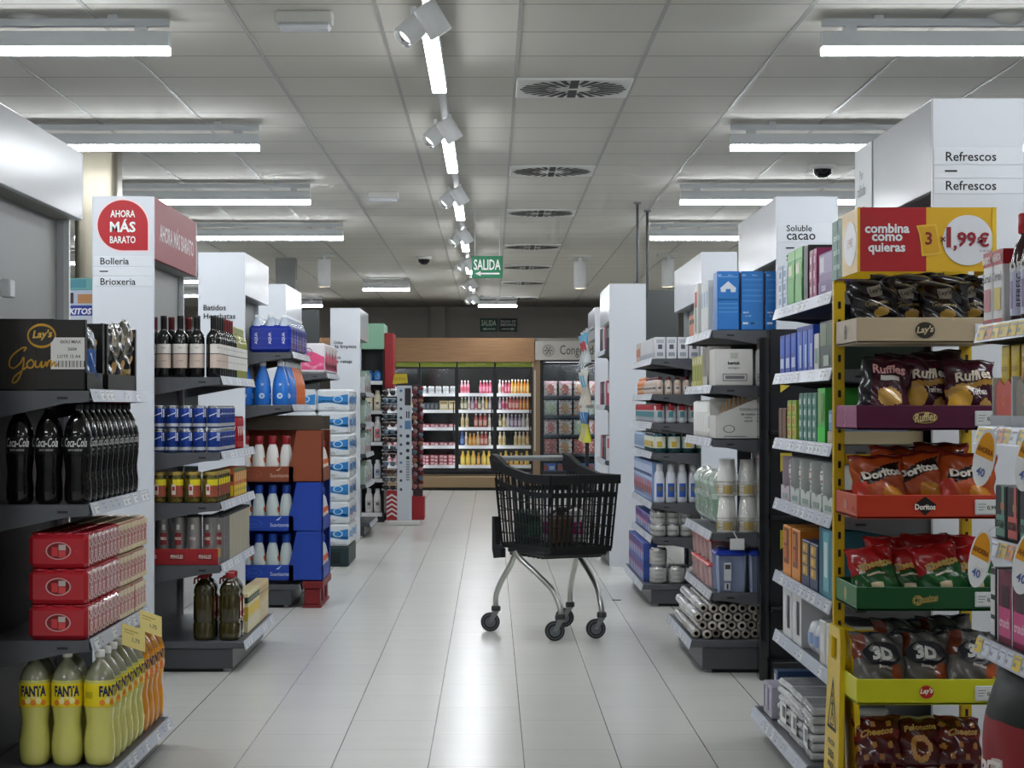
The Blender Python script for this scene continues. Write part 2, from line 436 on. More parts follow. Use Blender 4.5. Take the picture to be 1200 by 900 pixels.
for k in range(7):
    y = 10.3+3.25*k-3.25
    if k == 0: y = 7.35
    for q, (dx, dy, tx, ty) in enumerate([(-.05, .22, .75, -.35), (.03, 0.0, -.55, .12)]):
        o = SPOT.put((-.25+dx, y+dy*.8, 2.74-q*.0), 'white track spotlight %s, %s pair along the ceiling track' % (('aimed at the cola side', 'aimed at the crisps side')[q], ORD[k]), 'spotlights on the ceiling track', rot=(ty, tx, 0), scale=.86)
        st = bpy.data.objects.new('stem', STEM); C.objects.link(st); st.parent = o
        Rm = Matrix.Rotation(tx, 4, 'Y') @ Matrix.Rotation(ty, 4, 'X')
        st.matrix_parent_inverse = Matrix.Identity(4); st.rotation_mode = 'QUATERNION'
        st.rotation_quaternion = o.rotation_euler.to_matrix().inverted().to_quaternion()

# square swirl diffusers set into the ceiling
SLOT = m('0c0c0d', .6); PLATE = m('dcdcd8', .45)
pl = MB(); pl.box(-.295, .295, -.295, .295, -.012, .004, PLATE, .004)
sl = MB()
for k in range(28):
    t = 2*PI*k/28
    r0, r1 = (.09, .268) if k % 2 else (.14, .275)
    a, n_ = Vector((math.cos(t), math.sin(t), 0)), Vector((-math.sin(t), math.cos(t), 0))
    h = .0165
    P = [a*r0-n_*h*.7, a*r1-n_*h, a*r1+n_*h, a*r0+n_*h*.7]
    sl.add([(p.x, p.y, -.0135) for p in P], [(3, 2, 1, 0)], SLOT)
for sy in (-1, 1): sl.box(-.022, .022, sy*.03, sy*.27, -.0138, -.012, SLOT)
DIFF = Kind('ceiling_diffuser', 'air vent', pl, [('slots', sl)])
for k, y in enumerate([10.18, 13.78, 16.78, 20.38, 23.38, 26.38, 30.1]):
    DIFF.put((.4225, y, CEIL-.001), 'square ceiling air vent with black radial slots, %s from the front' % ORD[k], 'square swirl air vents in the ceiling')

# small fittings on the ceiling
def ceiling_disc(x, y, label, col='d9d8d2', r=.075):
    g = MB(); g.lathe([(r, 0), (r, -.012), (r*.8, -.03), (r*.45, -.045), (0, -.045)], m(col, .5), n=24)
    o = g.build('smoke_detector', None, (x, y, CEIL)); tag(o, label, 'smoke detector')
    g = MB(); g.lathe([(r*1.1, .0), (r*1.1, -.006), (r, -.006)], m('c9c8c2', .5), n=24); g.build('mounting_ring', o)
ceiling_disc(wx(32, 8.35), 8.35, 'round smoke detector on the ceiling above the first cola side light')
ceiling_disc(wx(1180, 8.3), 8.3, 'round smoke detector on the ceiling above the first crisps side light')
def emergency(x, y, label, wd=.24):
    g = MB(); g.box(-wd/2, wd/2, -.05, .05, -.05, 0, m('c6c5bf', .5), .006); o = g.build('emergency_light', None, (x, y, CEIL)); tag(o, label, 'emergency light')
    g = MB(); g.box(-wd/2+.01, wd/2-.01, -.045, .045, -.075, -.05, m('e3e6ea', .25), .01); g.build('diffuser', o)
emergency(wx(357, 8.25), 8.25, 'pale emergency light box on the ceiling left of the front spotlights')
emergency(wx(449, 15.2), 15.2, 'small pale emergency light on the ceiling beside the third air vent')
def dome(x, y, label):
    g = MB(); g.lathe([(.09, 0), (.09, -.02), (.07, -.03)], m('cfcfca', .5), n=24); o = g.build('dome_camera', None, (x, y, CEIL)); tag(o, label, 'camera')
    g = MB(); g.lathe([(.068, -.028), (.06, -.06), (.03, -.085), (0, -.09)], m('101214', .12), n=24); g.build('dark_dome', o)
dome(wx(497, 21.8), 21.8, 'small dark dome camera on the ceiling near the hanging exit sign')
dome(wx(964, 13.5), 13.5, 'small dark dome camera on the ceiling above the second white header panel')
def downlight(px, y, label):
    x = wx(px, y); g = MB(); g.lathe([(.0, .3), (.065, .3), (.07, .29), (.07, .0), (.06, -.002)], HEADW, n=24)
    o = g.build('hanging_downlight', None, (x, y, 2.60)); tag(o, label, 'downlight', 'white cylinder downlights')
    g = MB(); g.lathe([(.06, .0), (.045, .012), (0, .012)], [ALU, m('ffe6c8', .3, emit=60.0)], n=24); g.build('lens', o)
    g = MB(); g.box(-.12, .12, -.12, .12, .335, .35, m('cfd0cc', .5)); g.tube([(0, 0, .29), (0, 0, .34)], .02, HEADW); g.build('ceiling_plate', o)
downlight(380, 21.5, 'white cylinder downlight hanging over the blue water packs')
downlight(680, 21.8, 'white cylinder downlight hanging beyond the shopping cart')
downlight(783, 21.5, 'white cylinder downlight hanging above the white tissue packs')
for px, z0, y, lb in ((747, 2.29, 15.95, 'thin grey ceiling pole on the plain white end panel, nearer the exit sign'), (758.5, 2.2, 16.6, 'thin dark ceiling pole beside the plain white end panel')):
    g = MB(); g.tube([(0, 0, z0), (0, 0, CEIL-.01)], .011, m('4c4e50', .4, metal=.6)); o = g.build('ceiling_pole', None, (wx(px, y), y, 0)); tag(o, lb, 'pole', 'thin poles from the ceiling')
    g = MB(); g.lathe([(.03, CEIL-.015), (.03, CEIL)], m('8a8b8a', .5), n=12); g.build('ceiling_plate', o)

# exit signs
GREEN = m('0f7a50', .4); SIGNW = m('eef3ee', .4)
def arrow(g, c, L, h, mat, flip=1):
    x, y, z = c
    g.box(x-L/2+(h*1.2 if flip > 0 else 0), x+L/2-(0 if flip > 0 else h*1.2), y-.001, y, z-h*.22, z+h*.22, mat)
    e = x-flip*L/2
    g.add([(e, y-.001, z), (e+flip*h*1.6, y-.001, z-h*.7), (e+flip*h*1.6, y-.001, z+h*.7)], [(0, 1, 2)], mat)
ys = 16.5
ex = root('exit_sign', 'green hanging SALIDA exit sign with white arrow beside the lighting track', 'exit sign', (wx(571, ys), ys, wz(326, ys)))
wd, hh = 36*ys/FPX/2, 26*ys/FPX
g = MB(); g.box(-wd, wd, 0, .012, 0, hh, GREEN, .003); g.build('sign_board', ex)
g = MB(); g.text('SALIDA', (0, -.002, hh*.6), (1, 0, 0), (0, 0, 1), hh*.48, SIGNW, bold=.015, wmax=wd*1.75); arrow(g, (0, -.002, hh*.2), wd*1.6, hh*.16, SIGNW); g.build('lettering', ex)
for sx in (-1, 1): MB().tube([(sx*wd*.8, .006, hh), (sx*wd*.8, .006, CEIL-wz(326, ys))], .0025, m('d8dad8', .4), n=6).build('wire', ex)
y2 = 32.9
for px0, px1, bg, fg, t, lb in ((562.5, 583, m('0d4a36', .5), m('cfe0c8', .5), ('SALIDA',), 'dark green SALIDA exit sign on the far wall'), (585, 606, m('16271f', .5), m('cfd8cc', .5), ('SALIDA DE', 'EMERGENCIA'), 'blackish emergency exit sign on the far wall')):
    x0, x1, z0, z1 = wx(px0, y2), wx(px1, y2), wz(388.5, y2), wz(373, y2)
    g = MB(); g.box(x0, x1, y2+.06, y2+.099, z0, z1, bg, .003); o = g.build('wall_sign'); tag(o, lb, 'exit sign', 'exit signs on the far wall')
    g = MB(); c = (x0+x1)/2; hz = z1-z0
    for i, s in enumerate(t): g.text(s, (c, y2+.058, z0+hz*((.66, ) if len(t) == 1 else (.78, .52))[i]), (1, 0, 0), (0, 0, 1), hz*(.45 if len(t) == 1 else .2), fg, bold=.02, wmax=(x1-x0)*.85)
    arrow(g, (c, y2+.058, z0+hz*.2), (x1-x0)*.75, hz*.16, fg, 1 if len(t) == 1 else -1); g.build('lettering', o)

# ------------------------------------------------------------------ shelving
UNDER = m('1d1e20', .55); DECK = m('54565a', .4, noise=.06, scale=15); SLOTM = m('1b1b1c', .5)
TAGY = m('e9d98a', .45); TAGK = m('9ba0aa', .5)
def strip_mesh(L, tags=(TAG,), tilt=.012, h=.042, dens=.09, fill=.75, sd=1):
    if len(tags) > 3: dens, fill = .008, 1.0
    """price rail along y from 0 to L, facing +x when sd is 1: a leaning plastic strip with paper tickets"""
    g = MB(); g.prism([(0, h), (sd*.004, h), (sd*(tilt+.004), 0), (sd*tilt, 0)], 1, 0, L, STRIP)
    y = .03
    while y < L-.05:
        wd = random.uniform(.05, .075)
        if random.random() < fill:
            t = random.choice(tags); e = sd*.0055
            P = lambda yy, q: (e+sd*tilt*(1-q), yy, h*q)
            g.add([P(y, .12), P(y+wd, .12), P(y+wd, .9), P(y, .9)], [(0, 1, 2, 3)], t)
            e = sd*.0065
            P = lambda yy, q: (e+sd*tilt*(1-q), yy, h*q)
            g.add([P(y+wd*.6, .3), P(y+wd*.9, .3), P(y+wd*.9, .5), P(y+wd*.6, .5)], [(0, 1, 2, 3)], TAGK)
            g.add([P(y+wd*.1, .7), P(y+wd*.8, .7), P(y+wd*.8, .78), P(y+wd*.1, .78)], [(0, 1, 2, 3)], TAGK)
        y += wd+random.uniform(.005, dens)
    return g
def add_shelf(r, sd, xf, xw, y0, y1, z, tags=(TAG,), strip=True, fill=.75, thick=.03):
    """one shelf from the wall side xw to the aisle edge xf (both as distances from the aisle axis)"""
    g = MB(); a, b = sd*xf, sd*xw
    g.box(a, b, y0, y1, z-thick, z, DECK, .003)
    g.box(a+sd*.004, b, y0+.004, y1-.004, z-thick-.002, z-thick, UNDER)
    dz = .09
    poly = [(a, z), (b, z), (b, z-dz-.01), (a+sd*.08, z-.042), (a, z-.036)]
    for yy in (y0-.003, y1): g.prism(poly, 1, yy, yy+.003, DECK)
    g.box(a+sd*.07, a+sd*.105, y0-.0045, y0-.003, z-.028, z-.02, SLOTM)
    s = g.build('shelf', r)
    if strip:
        q = strip_mesh(y1-y0, tags, fill=fill, sd=-sd); q.build('price_strip', s, (a-sd*.001, y0, z-.036))
    return s
def add_base(r, sd, xf, xw, y0, y1, z, tags=(TAG,), fill=.6):
    g = MB(); a, b = sd*xf, sd*xw
    g.box(a, b, y0, y1, z-.035, z, DECK, .003)
    g.box(a+sd*.05, b, y0+.006, y1-.006, .018, z-.035, m('4a4c50', .4, noise=.06, scale=10), .003)
    g.box(a+sd*.1, b, y0+.03, y1-.03, .0, .02, BLACK)
    s = g.build('base_shelf', r)
    q = strip_mesh(y1-y0, tags, fill=fill, sd=-sd); q.build('price_strip', s, (a-sd*.001, y0, z-.042))
    for yy in (y0+.06, y1-.06): MB().lathe([(.02, 0), (.024, .008), (.014, .022)], ALU, (a+sd*.09, yy, 0), n=14).build('foot', s)
    return s
def end_unit(name_label, sd, y0, y1, xi, xo, zt, zfb, ys0, ys1, xf, shelves, xb=None, zb=None, fascia=m('dde0e5', .2, noise=.02, scale=2, spec=.3), tags=(TAG,), group='end units along the main aisle', strip=True, fasc_gloss=True):
    r = root('shelf_unit', name_label, 'shelf unit', (0, 0, 0), group=group)
    lo, hi = sd*xi, sd*xo
    p = MB(); p.box(lo, hi, y0, y0+.025, .0, zt, PANELW, .002); near = p.build('end_panel', r)
    p = MB(); p.box(lo, hi, y1-.025, y1, zfb, zt, PANELW, .002); p.box(lo+sd*.07, hi, y1-.025, y1, 0, zfb, PANELW); p.build('end_panel', r)
    p = MB(); p.box(lo, lo+sd*.02, y0+.025, y1-.025, zfb, zt, fascia, .002)
    p.box(lo+sd*.02, hi-sd*.01, y0+.025, y1-.025, zfb, zfb+.012, GREYP); fa = p.build('fascia', r)
    zm = max(shelves) if shelves else .0
    p = MB(); p.box(lo+sd*.097, lo+sd*.112, y0+.025, y1-.025, zm, zfb, GREYP); p.box(lo+sd*.096, lo+sd*.112, y0+.025, y1-.025, .0, zm, m('1c1d1f', .5))
    p.build('back_panel', r)
    if zb: add_base(r, sd, xb, xi+.094, ys0, ys1, zb, tags)
    for z in shelves: add_shelf(r, sd, xf, xi+.094, ys0, ys1, z, tags, strip)
    return r, near, fa
def panel_sign(near, lines, xl, y, zs, h, sizes=None, wmax=.26, strips=True, dash=None, col=INK):
    """magnetic name strips on a near end panel; xl is the left edge of the words"""
    g = MB()
    for s, z in zip(lines, zs):
        _, _, asp = text2d(s, 0, .012)
        lower = any(c in 'gjpqy' for c in s); hh = h*(1.3 if lower else 1.0)
        wd = min(hh*asp*1.04, wmax)
        g.text(s, (xl+wd/2, y-.003, z-(h*.15 if lower else 0)), (1, 0, 0), (0, 0, 1), hh, col, bold=.012, wmax=wd)
    if dash: g.box(xl, xl+.04, y-.0035, y-.0025, dash-.003, dash+.003, col)
    return g.build('lettering', near)
def name_strips(near, x0, x1, y, bands):
    g = MB()
    for z0, z1 in bands: g.box(x0+.004, x1-.004, y-.0022, y, z0, z1, m('dde1e6', .3), .0008)
    return g.build('name_strip', near)

# ---- left side
UL1, n1, f1 = end_unit('dark grey end unit of cola, red can packs and lemonade', -1, 6.25, 7.60, 1.58, 1.88, 2.274, 2.016, 6.47, 7.55, 1.325, [1.348, .972, .524], 1.24, .105, tags=(TAG, TAG, STRIP))
g = MB(); g.box(-1.655, -1.63, 7.58, 7.602, .0, 2.016, m('f0f2f4', .3), .002); g.build('edge_trim', UL1)
g = MB(); g.box(-1.632, -1.60, 6.53, 6.60, 1.66, 1.72, m('e6e8ea', .4), .004); g.build('bracket', UL1)
UL2, n2, f2 = end_unit('dark grey end unit of wine, cans and olives under AHORA MAS BARATO', -1, 9.42, 10.80, 1.62, 1.915, 2.303, 2.005, 9.56, 10.85, 1.32, [1.437, 1.068, .823, .52], 1.21, .15, fascia=m('961c25', .45, spec=.3))
yp = 9.42
RED = m('b3131f', .4)
g = MB(); cx, cz, R = wx(144, yp), wz(264, yp), 29.5*yp/FPX
def drop(R, y, mat):
    pts = [(cx+R*math.cos(t*1.5*PI/36), cz+R*math.sin(t*1.5*PI/36)) for t in range(37)]+[(cx+R, cz-R)]
    g.add([(x, y, z) for x, z in pts], [tuple(range(len(pts)))], mat)
drop(R*1.06, yp-.0015, m('f2d9da', .4)); drop(R, yp-.003, RED)
s_ = yp/FPX
g.text('AHORA', (cx, yp-.0045, wz(250.5, yp)), (1, 0, 0), (0, 0, 1), 8.5*s_, SIGNW, bold=.02, wmax=29*s_)
g.text('MÁS', (cx, yp-.0045, wz(264.5, yp)), (1, 0, 0), (0, 0, 1), 15.5*s_, SIGNW, bold=.028, wmax=30*s_)
g.text('BARATO', (cx, yp-.0045, wz(281, yp)), (1, 0, 0), (0, 0, 1), 8.5*s_, SIGNW, bold=.02, wmax=30*s_)
g.build('round_sign', n2, label='red drop shaped sign reading AHORA MAS BARATO')
name_strips(n2, -1.915, -1.62, yp, [(wz(312.5, yp), wz(300.5, yp)), (wz(323.5, yp), wz(313.5, yp)), (wz(335.5, yp), wz(324.5, yp))])
panel_sign(n2, ['Bolleria', 'Brioxeria'], wx(117, yp), yp, [wz(306, yp), wz(330, yp)], 8*s_, dash=wz(318, yp), wmax=48*s_)
g = MB(); X = -1.62+.001
g.text('AHORA MÁS BARATO', (X, 10.13, 2.155), (0, 1, 0), (0, 0, 1), .105, m('e8d6d6', .4), bold=.02, wmax=1.08); g.build('lettering', f2)
UL3, n3, f3 = end_unit('end unit of blue water packs behind the Batidos Horchatas panel', -1, 12.45, 13.78, 1.563, 1.86, 2.27, 2.0, 12.6, 13.78, 1.283, [1.64, 1.30], 1.237, .15)
yp = 12.45; s_ = yp/FPX
panel_sign(n3, ['Batidos', 'Horchatas'], wx(238, yp), yp, [wz(360.5, yp), wz(370.5, yp)], 6.5*s_, wmax=42*s_)
UL4, n4, f4 = end_unit('end unit of paper rolls behind the white and blue roll stack', -1, 15.7, 17.0, 1.644, 1.94, 2.27, 2.0, 15.78, 17.0, 1.33, [1.555])
UL5, n5, f5 = end_unit('end unit of cleaning tools with the Utiles de limpieza panel', -1, 19.15, 20.4, 1.281, 1.572, 2.248, 1.95, 19.3, 20.5, 1.24, [1.42, 1.12, .82, .52], 1.2, .14)
yp = 19.15; s_ = yp/FPX
panel_sign(n5, ['Útiles', 'de limpieza', 'Útils', 'de neteja'], wx(391, yp), yp, [wz(401, yp), wz(406, yp), wz(418.5, yp), wz(423.5, yp)], 4.2*s_, wmax=29*s_, dash=wz(412, yp))

# ---- right side
UR0, _, _ = end_unit('nearest end unit on the crisps side with orange price tickets', 1, 3.38, 4.72, 1.5, 1.8, 2.30, 2.0, 3.42, 4.70, 1.17, [1.485, 1.245, .985, .745], 1.1, .12, tags=(m('e8c94a', .45), m('e39a62', .45), m('dfe3ee', .4), m('e8c94a', .45)), strip=True)
UR1, m1, _f = end_unit('white panelled Refrescos end unit of tea and household boxes', 1, 6.4, 7.75, 1.437, 1.735, 2.30, 2.0, 6.43, 7.72, 1.12, [1.67, 1.418, 1.168, .933, .65, .417], 1.035, .12, tags=(TAG, m('d9dde8', .4)))
yp = 6.4; s_ = yp/FPX
name_strips(m1, 1.437, 1.735, yp, [(wz(193, yp), wz(173.5, yp)), (wz(209, yp), wz(194, yp)), (wz(227, yp), wz(210, yp))])
panel_sign(m1, ['Refrescos', 'Refrescos'], wx(1107, yp), yp, [wz(183.5, yp), wz(217.5, yp)], 11*s_, dash=wz(200.5, yp), wmax=76*s_)
g = MB(); X = 1.437-.001
g.box(X-.004, X+.001, 7.40, 7.74, 1.86, 2.298, m('d5d9da', .35), .001)
for s, z, h in (('Pan', 2.19, .035), ('rallado', 2.13, .045), ('—', 2.06, .008), ('Pa', 2.0, .03)):
    g.text(s, (X-.0052, 7.6, z), (0, -1, 0), (0, 0, 1), h, m('70757a', .5), wmax=.16)
g.build('side_panel', _f)
UR2, m2, _f = end_unit('white panelled Soluble cacao end unit of boxes, cups and rolls', 1, 9.4, 10.85, 1.364, 1.658, 2.30, 2.0, 9.53, 10.75, 1.072, [1.664, 1.395, 1.134, .68, .39], .973, .16)
yp = 9.4; s_ = yp/FPX
name_strips(m2, 1.364, 1.658, yp, [(wz(284, yp), wz(262, yp))])
panel_sign(m2, ['Soluble', 'cacao', 'Sucres'], wx(921, yp), yp, [wz(267.5, yp), wz(277.5, yp), wz(302, yp)], 7.5*s_, dash=wz(290.5, yp), wmax=40*s_)
UR3, m3, _f = end_unit('end unit of white tins, jars and tissue packs behind the foil rolls', 1, 12.55, 14.4, 1.341, 1.57, 2.28, 1.98, 12.68, 14.38, 1.04, [1.6, 1.37, 1.184, .99, .666, .446], .98, .143)
UR4, m4, _f = end_unit('plain white end panel unit beyond the shopping cart', 1, 15.83, 17.2, .95, 1.245, 2.28, 1.98, 15.9, 17.1, .925, [1.75, 1.3, .85], .90, .14)
UR5, m5, _f = end_unit('farthest white end unit hung with cloths before the frozen cabinet', 1, 19.3, 20.7, 1.017, 1.31, 2.265, 1.96, 19.35, 20.65, .99, [.55], .97, .14)

# gondola rows that run on behind the end units
def gondola(label, sd, x0, x1, y0, y1, zt, levels):
    r = root('shelving_row', label, 'shelving', (0, 0, 0), group='shelving rows behind the end units')
    yc = (y0+y1)/2
    MB().box(sd*x0, sd*x1, yc-.02, yc+.02, 0, zt, m('77797a', .45)).build('back_panel', r)
    MB().box(sd*x0, sd*x1, y0+.05, y1-.05, .0, .14, m('47494c', .45), .004).build('base_shelf', r)
    for z in levels:
        for a, b in ((y0, yc-.02), (yc+.02, y1)):
            g = MB(); g.box(sd*x0, sd*x1, a, b, z-.03, z, DECK, .003); s = g.build('shelf', r)
            e = a-.006 if a == y0 else b
            MB().box(sd*x0, sd*x1, e, e+.006, z-.038, z+.004, STRIP).build('price_strip', s)
gondola('shelving row behind the AHORA MAS BARATO panel', -1, 1.93, 4.6, 9.62, 10.6, 1.95, [.5, .85, 1.2, 1.55, 1.735])
gondola('shelving row behind the cola end unit', -1, 1.9, 4.6, 6.35, 7.5, 1.95, [.5, .85, 1.2, 1.55])
gondola('shelving row behind the Batidos Horchatas panel', -1, 2.68, 4.8, 12.6, 13.65, 1.95, [.5, .85, 1.2, 1.55])
gondola('shelving row behind the paper roll end unit', -1, 1.96, 4.8, 15.8, 16.9, 1.95, [.5, .85, 1.2, 1.55])
gondola('shelving row behind the Refrescos panel', 1, 1.75, 4.6, 6.55, 7.6, 1.95, [.5, .85, 1.2, 1.55])
gondola('shelving row behind the Soluble cacao panel', 1, 1.68, 4.6, 9.62, 10.7, 1.95, [.5, .85, 1.2, 1.55])
gondola('shelving row behind the tissue and tins end unit', 1, 1.6, 4.6, 12.8, 14.2, 1.95, [.5, .85, 1.2, 1.55])
# dark tall partitions in the gaps
PD = m('3a3d3c', .5)
struct(MB().box(-1.95, -1.60, 18.2, 18.26, 0, wz(363, 18.2), PD).build('partition'))
struct(MB().box(wx(757, 18.2), wx(795, 18.2), 18.2, 18.26, 0, wz(340, 18.2), PD).build('partition'))

# ------------------------------------------------------------------ articles, left side
def bottle(name, cat, prof, mats, cap, capmat, label=None, n=20, sq=None, capname='cap'):
    b = MB(); b.lathe(prof, mats, n=n, sq=sq)
    c = MB(); c.lathe(cap, capmat, n=n)
    parts = [(capname, c)]
    if label: parts.append(('label', label))
    return Kind(name, cat, b, parts)
CREAM = m('e6dccf', .5); PAPER = m('e9e9e6', .5)
# cola, two litres
COLA = m('0b0a0b', .08, coat=.3)
lb = MB(); lb.lathe([(.0465, .165), (.0468, .225)], m('0e0e0f', .3), n=24)
for a in (-PI/2, PI/6):
    lb.wrap('Coca-Cola', .0474, .204, .030, m('e4e4e2', .4), a, shear=.35, bold=.01, sx=.85, wmax=.082); lb.wrap('zero azúcar', .0474, .180, .008, m('d5d5d3', .4), a, wmax=.05)
COLAB = bottle('cola_bottle', 'bottle', [(0, 0), (.036, .0), (.044, .012), (.0455, .05), (.042, .085), (.0412, .105), (.046, .15), (.0465, .215), (.044, .24), (.036, .268), (.022, .295), (.0145, .307), (.0145, .318)], COLA,
               [(.0155, .313), (.0165, .315), (.0165, .33), (.015, .334), (0, .334)], m('131313', .4), lb)
stock(COLAB, 'black cola bottle', 'cola bottles on the second shelf', 1.375, -1, 6.53, .096, .096, 3, 10, .972, rz1=.5, full=1)
# twelve can packs
def can_pack(accent):
    b = MB(); R_ = m('b3202c', .28, coat=.4, noise=.05, scale=20)
    b.box(-.1, .1, -.135, .135, 0, .113, R_, .016)
    for i in range(3):
        for j in range(4): b.lathe([(.03, .110), (.0305, .115), (.024, .117), (.022, .1155), (0, .1155)], m('b8303a' if not accent else 'cbb28f', .25, metal=.3), (-.066+.066*i, -.1+.0667*j, 0), n=14)
    nr = MB(); y = -.1358
    nr.ring((0, y, .058), .026, .029, m('cfa8a6', .3), sx=1.45); nr.disc((0, y+.0003, .058), .026, m('7d0f17', .3), rx=.0377)
    nr.box(-.022, -.002, y-.0006, y, .04, .07, m('c93a3f', .3)); nr.box(.001, .024, y-.0006, y, .036, .058, m('d24648', .3)); nr.box(.001, .024, y-.0006, y, .06, .078, m('c8b9b2', .3))
    sd = MB(); X = .1008
    for j in range(4):
        yy = -.1+.0667*j
        sd.box(X-.001, X+.0004, yy-.0345, yy-.0325, .006, .108, m('e8b8b6', .3))
        c = m('f0e4e2', .35) if not accent else m('e8dcc0', .4)
        sd.text('Coca-Cola', (X+.0006, yy, .06), (0, 0, 1), (0, -1, 0), .05, c, shear=.3, bold=.02, wmax=.094)
        if accent: sd.box(X-.001, X+.0003, yy-.03, yy+.03, .088, .108, m('d9c79a', .4)); sd.box(X-.001, X+.0003, yy-.03, yy+.03, .008, .024, m('d9c79a', .4))
    return Kind('can_pack', 'pack of cans', b, [('carrying_window', nr), ('printed_cans', sd)])
CP0, CP1 = can_pack(0), can_pack(1)
for k in range(3):
    for j in range(4):
        (CP1 if j >= 2 else CP0).put((-1.427, 6.61+.2725*j, .524+.1185*k), 'red pack of cola cans%s, %s from the near end, %s layer' % (' with cream accents' if j >= 2 else '', ORD[j], 'bottom middle top'.split()[k]), 'red can packs on the third shelf', rz=random.uniform(-.02, .02))
for k in range(0): CP0.put((-1.635, 6.61, .524+.1185*k), 'red shrink wrapped pack of cola cans hidden behind the near pack, %s layer' % 'bottom middle top'.split()[k], 'red can packs on the third shelf')
# red cardboard divider
g = MB(); g.box(-1.478, -1.398, 7.50, 7.515, .9732, 1.31, m('c1272a', .5), .002); g.box(-1.478, -1.398, 7.515, 7.545, .9732, .985, m('a32024', .5)); o = g.build('cardboard_divider'); tag(o, 'red cardboard divider standing behind the far end cola bottles', 'divider')
# lemonade and orange bottles
def fanta(liq, lab, lab2, fruit, name, ink):
    LQ = m(liq, .12, coat=.4, noise=.04, scale=6); NK = m('a9a98c' if name == 'lemonade_bottle' else 'd8922c', .08, trans=.35, coat=.5)
    prof = [(0, .0), (.034, .0), (.046, .012), (.051, .04), (.052, .075), (.047, .115), (.0435, .14), (.0455, .165), (.0505, .195), (.0515, .215), (.0515, .272), (.050, .285), (.042, .310), (.028, .333), (.0165, .345), (.0145, .352), (.0145, .362)]
    mats = [LQ]*11+[NK]*5
    lb = MB(); lb.lathe([(.0522, .197), (.0524, .2)], m(lab2, .4), n=28); lb.lathe([(.0524, .2), (.0524, .272), (.052, .275)], m(lab, .4), n=28)
    r = .0530
    lb.wrap('FANTA', r, .250, .036, m(ink, .4), -PI/2, bold=.045, sx=.95, wmax=.09); lb.wrap('sin azúcar', r, .230, .007, m('e8e0d0', .4), -PI/2, bold=.02, wmax=.05)
    for i in range(5):
        a = -PI/2+(i-2)*.33
        lb.disc(Vector((r*math.cos(a), r*math.sin(a), .212+.006*(i % 2))), .010, m(fruit[i % 2], .4), right=(-math.sin(a), math.cos(a), 0), n=12)
    lb.wrap('|||||||||||', r, .237, .022, m('2b2b26', .4), PI, wmax=.03); lb.wrap('recíclame', r, .215, .007, m('4c4a20', .4), PI-.8, wmax=.035)
    return bottle(name, 'bottle', prof, mats, [(.016, .358), (.0168, .36), (.0168, .378), (.015, .381), (0, .381)], m('ecebe7', .35), lb, n=28)
LEM = fanta('d4d070', 'ecd51c', 'd8b91c', ('e88a2a', 'f4e9a0'), 'lemonade_bottle', '14224f')
ORA = fanta('e0921a', 'e9a01e', 'e56a20', ('f07a20', 'f6d9b0'), 'orange_soda_bottle', '1a2350')
for j in range(10):
    q = LEM if j < 6 else ORA
    q.put((-1.302, 6.53+.108*j, .105), ('yellow lemonade bottle' if j < 6 else 'orange soda bottle')+', %s from the near end along the bottom shelf edge' % ORD[j], 'lemonade and orange bottles on the bottom shelf', rz=1.05 if j else 1.0)
for i in range(1, 3):
    LEM.put((-1.302-.108*i, 6.53, .105), 'yellow lemonade bottle, %s back from the aisle in the near row' % ORD[i], 'lemonade and orange bottles on the bottom shelf', rz=(.18, .12, .6)[i-1])
    LEM.put((-1.302-.108*i, 6.638, .105), 'yellow lemonade bottle behind the %s of the near row' % ORD[i], 'lemonade and orange bottles on the bottom shelf', rz=.3)
# yellow offer cards
def offer_card(x, y, z, label, rz):
    g = MB(); g.box(-.05, .05, -.0012, 0, 0, .085, m('efdc84', .5)); o = g.build('offer_card', None, (x, y, z)); o.rotation_euler = (-.5, .35, rz); tag(o, label, 'price card', 'yellow offer cards over the lemonade')
    t = MB(); t.text('1,75', (.01, -.002, .03), (1, 0, 0), (0, 0, 1), .018, m('6b6440', .5), bold=.02); t.box(-.04, .02, -.0018, -.0013, .062, .066, m('b9a650', .5)); t.box(-.04, .0, -.0018, -.0013, .052, .055, m('b9a650', .5)); t.build('lettering', o)
offer_card(-1.245, 6.83, .455, 'yellow offer card hanging from the can shelf, nearer one', .75)
offer_card(-1.245, 7.18, .465, 'yellow offer card hanging from the can shelf, second along', .75)

# gourmet crisps cartons on the top shelf
def open_carton(x0, x1, y0, y1, z0, h, col, label, group, cut=True):
    """display carton: open towards the aisle (+x side) with a low lip"""
    r = root('display_carton', label, 'carton', ((x0+x1)/2, (y0+y1)/2, z0), group=group); K = m(col, .6, noise=.08, scale=12)
    a, b, t = (x1-x0)/2, (y1-y0)/2, .004
    g = MB(); g.box(-a, a, -b, -b+t, 0, h, K, .001); g.box(-a, a, b-t, b, 0, h, K, .001); g.box(-a, -a+t, -b, b, 0, h, K); g.box(-a, a, -b, b, 0, t, K); g.build('carton_walls', r)
    g = MB(); g.box(a-t, a, -b, b, 0, h*.26, K, .001); g.box(a-t, a, -b, -b+.03, 0, h, K); g.box(a-t, a, b-.03, b, 0, h, K); g.build('front_lip', r)
    g = MB(); g.box(-a, a*.35, -b, b, h, h+.003, K); g.build('lid_flap', r)
    return r
GOLD = m('b6892d', .3, metal=.6)
ca = open_carton(-1.66, -1.338, 6.47, 6.79, 1.348, .233, '24211f', 'black gourmet crisps carton with gold script and white ticket', 'black crisps cartons on the top shelf')
f = MB(); cx0 = -1.499; y = 6.47-6.63-.001
def P(px, py): return (wx(px, 6.47)-cx0, y-.0012, wz(py, 6.47)-1.348)
s_ = 6.47/FPX
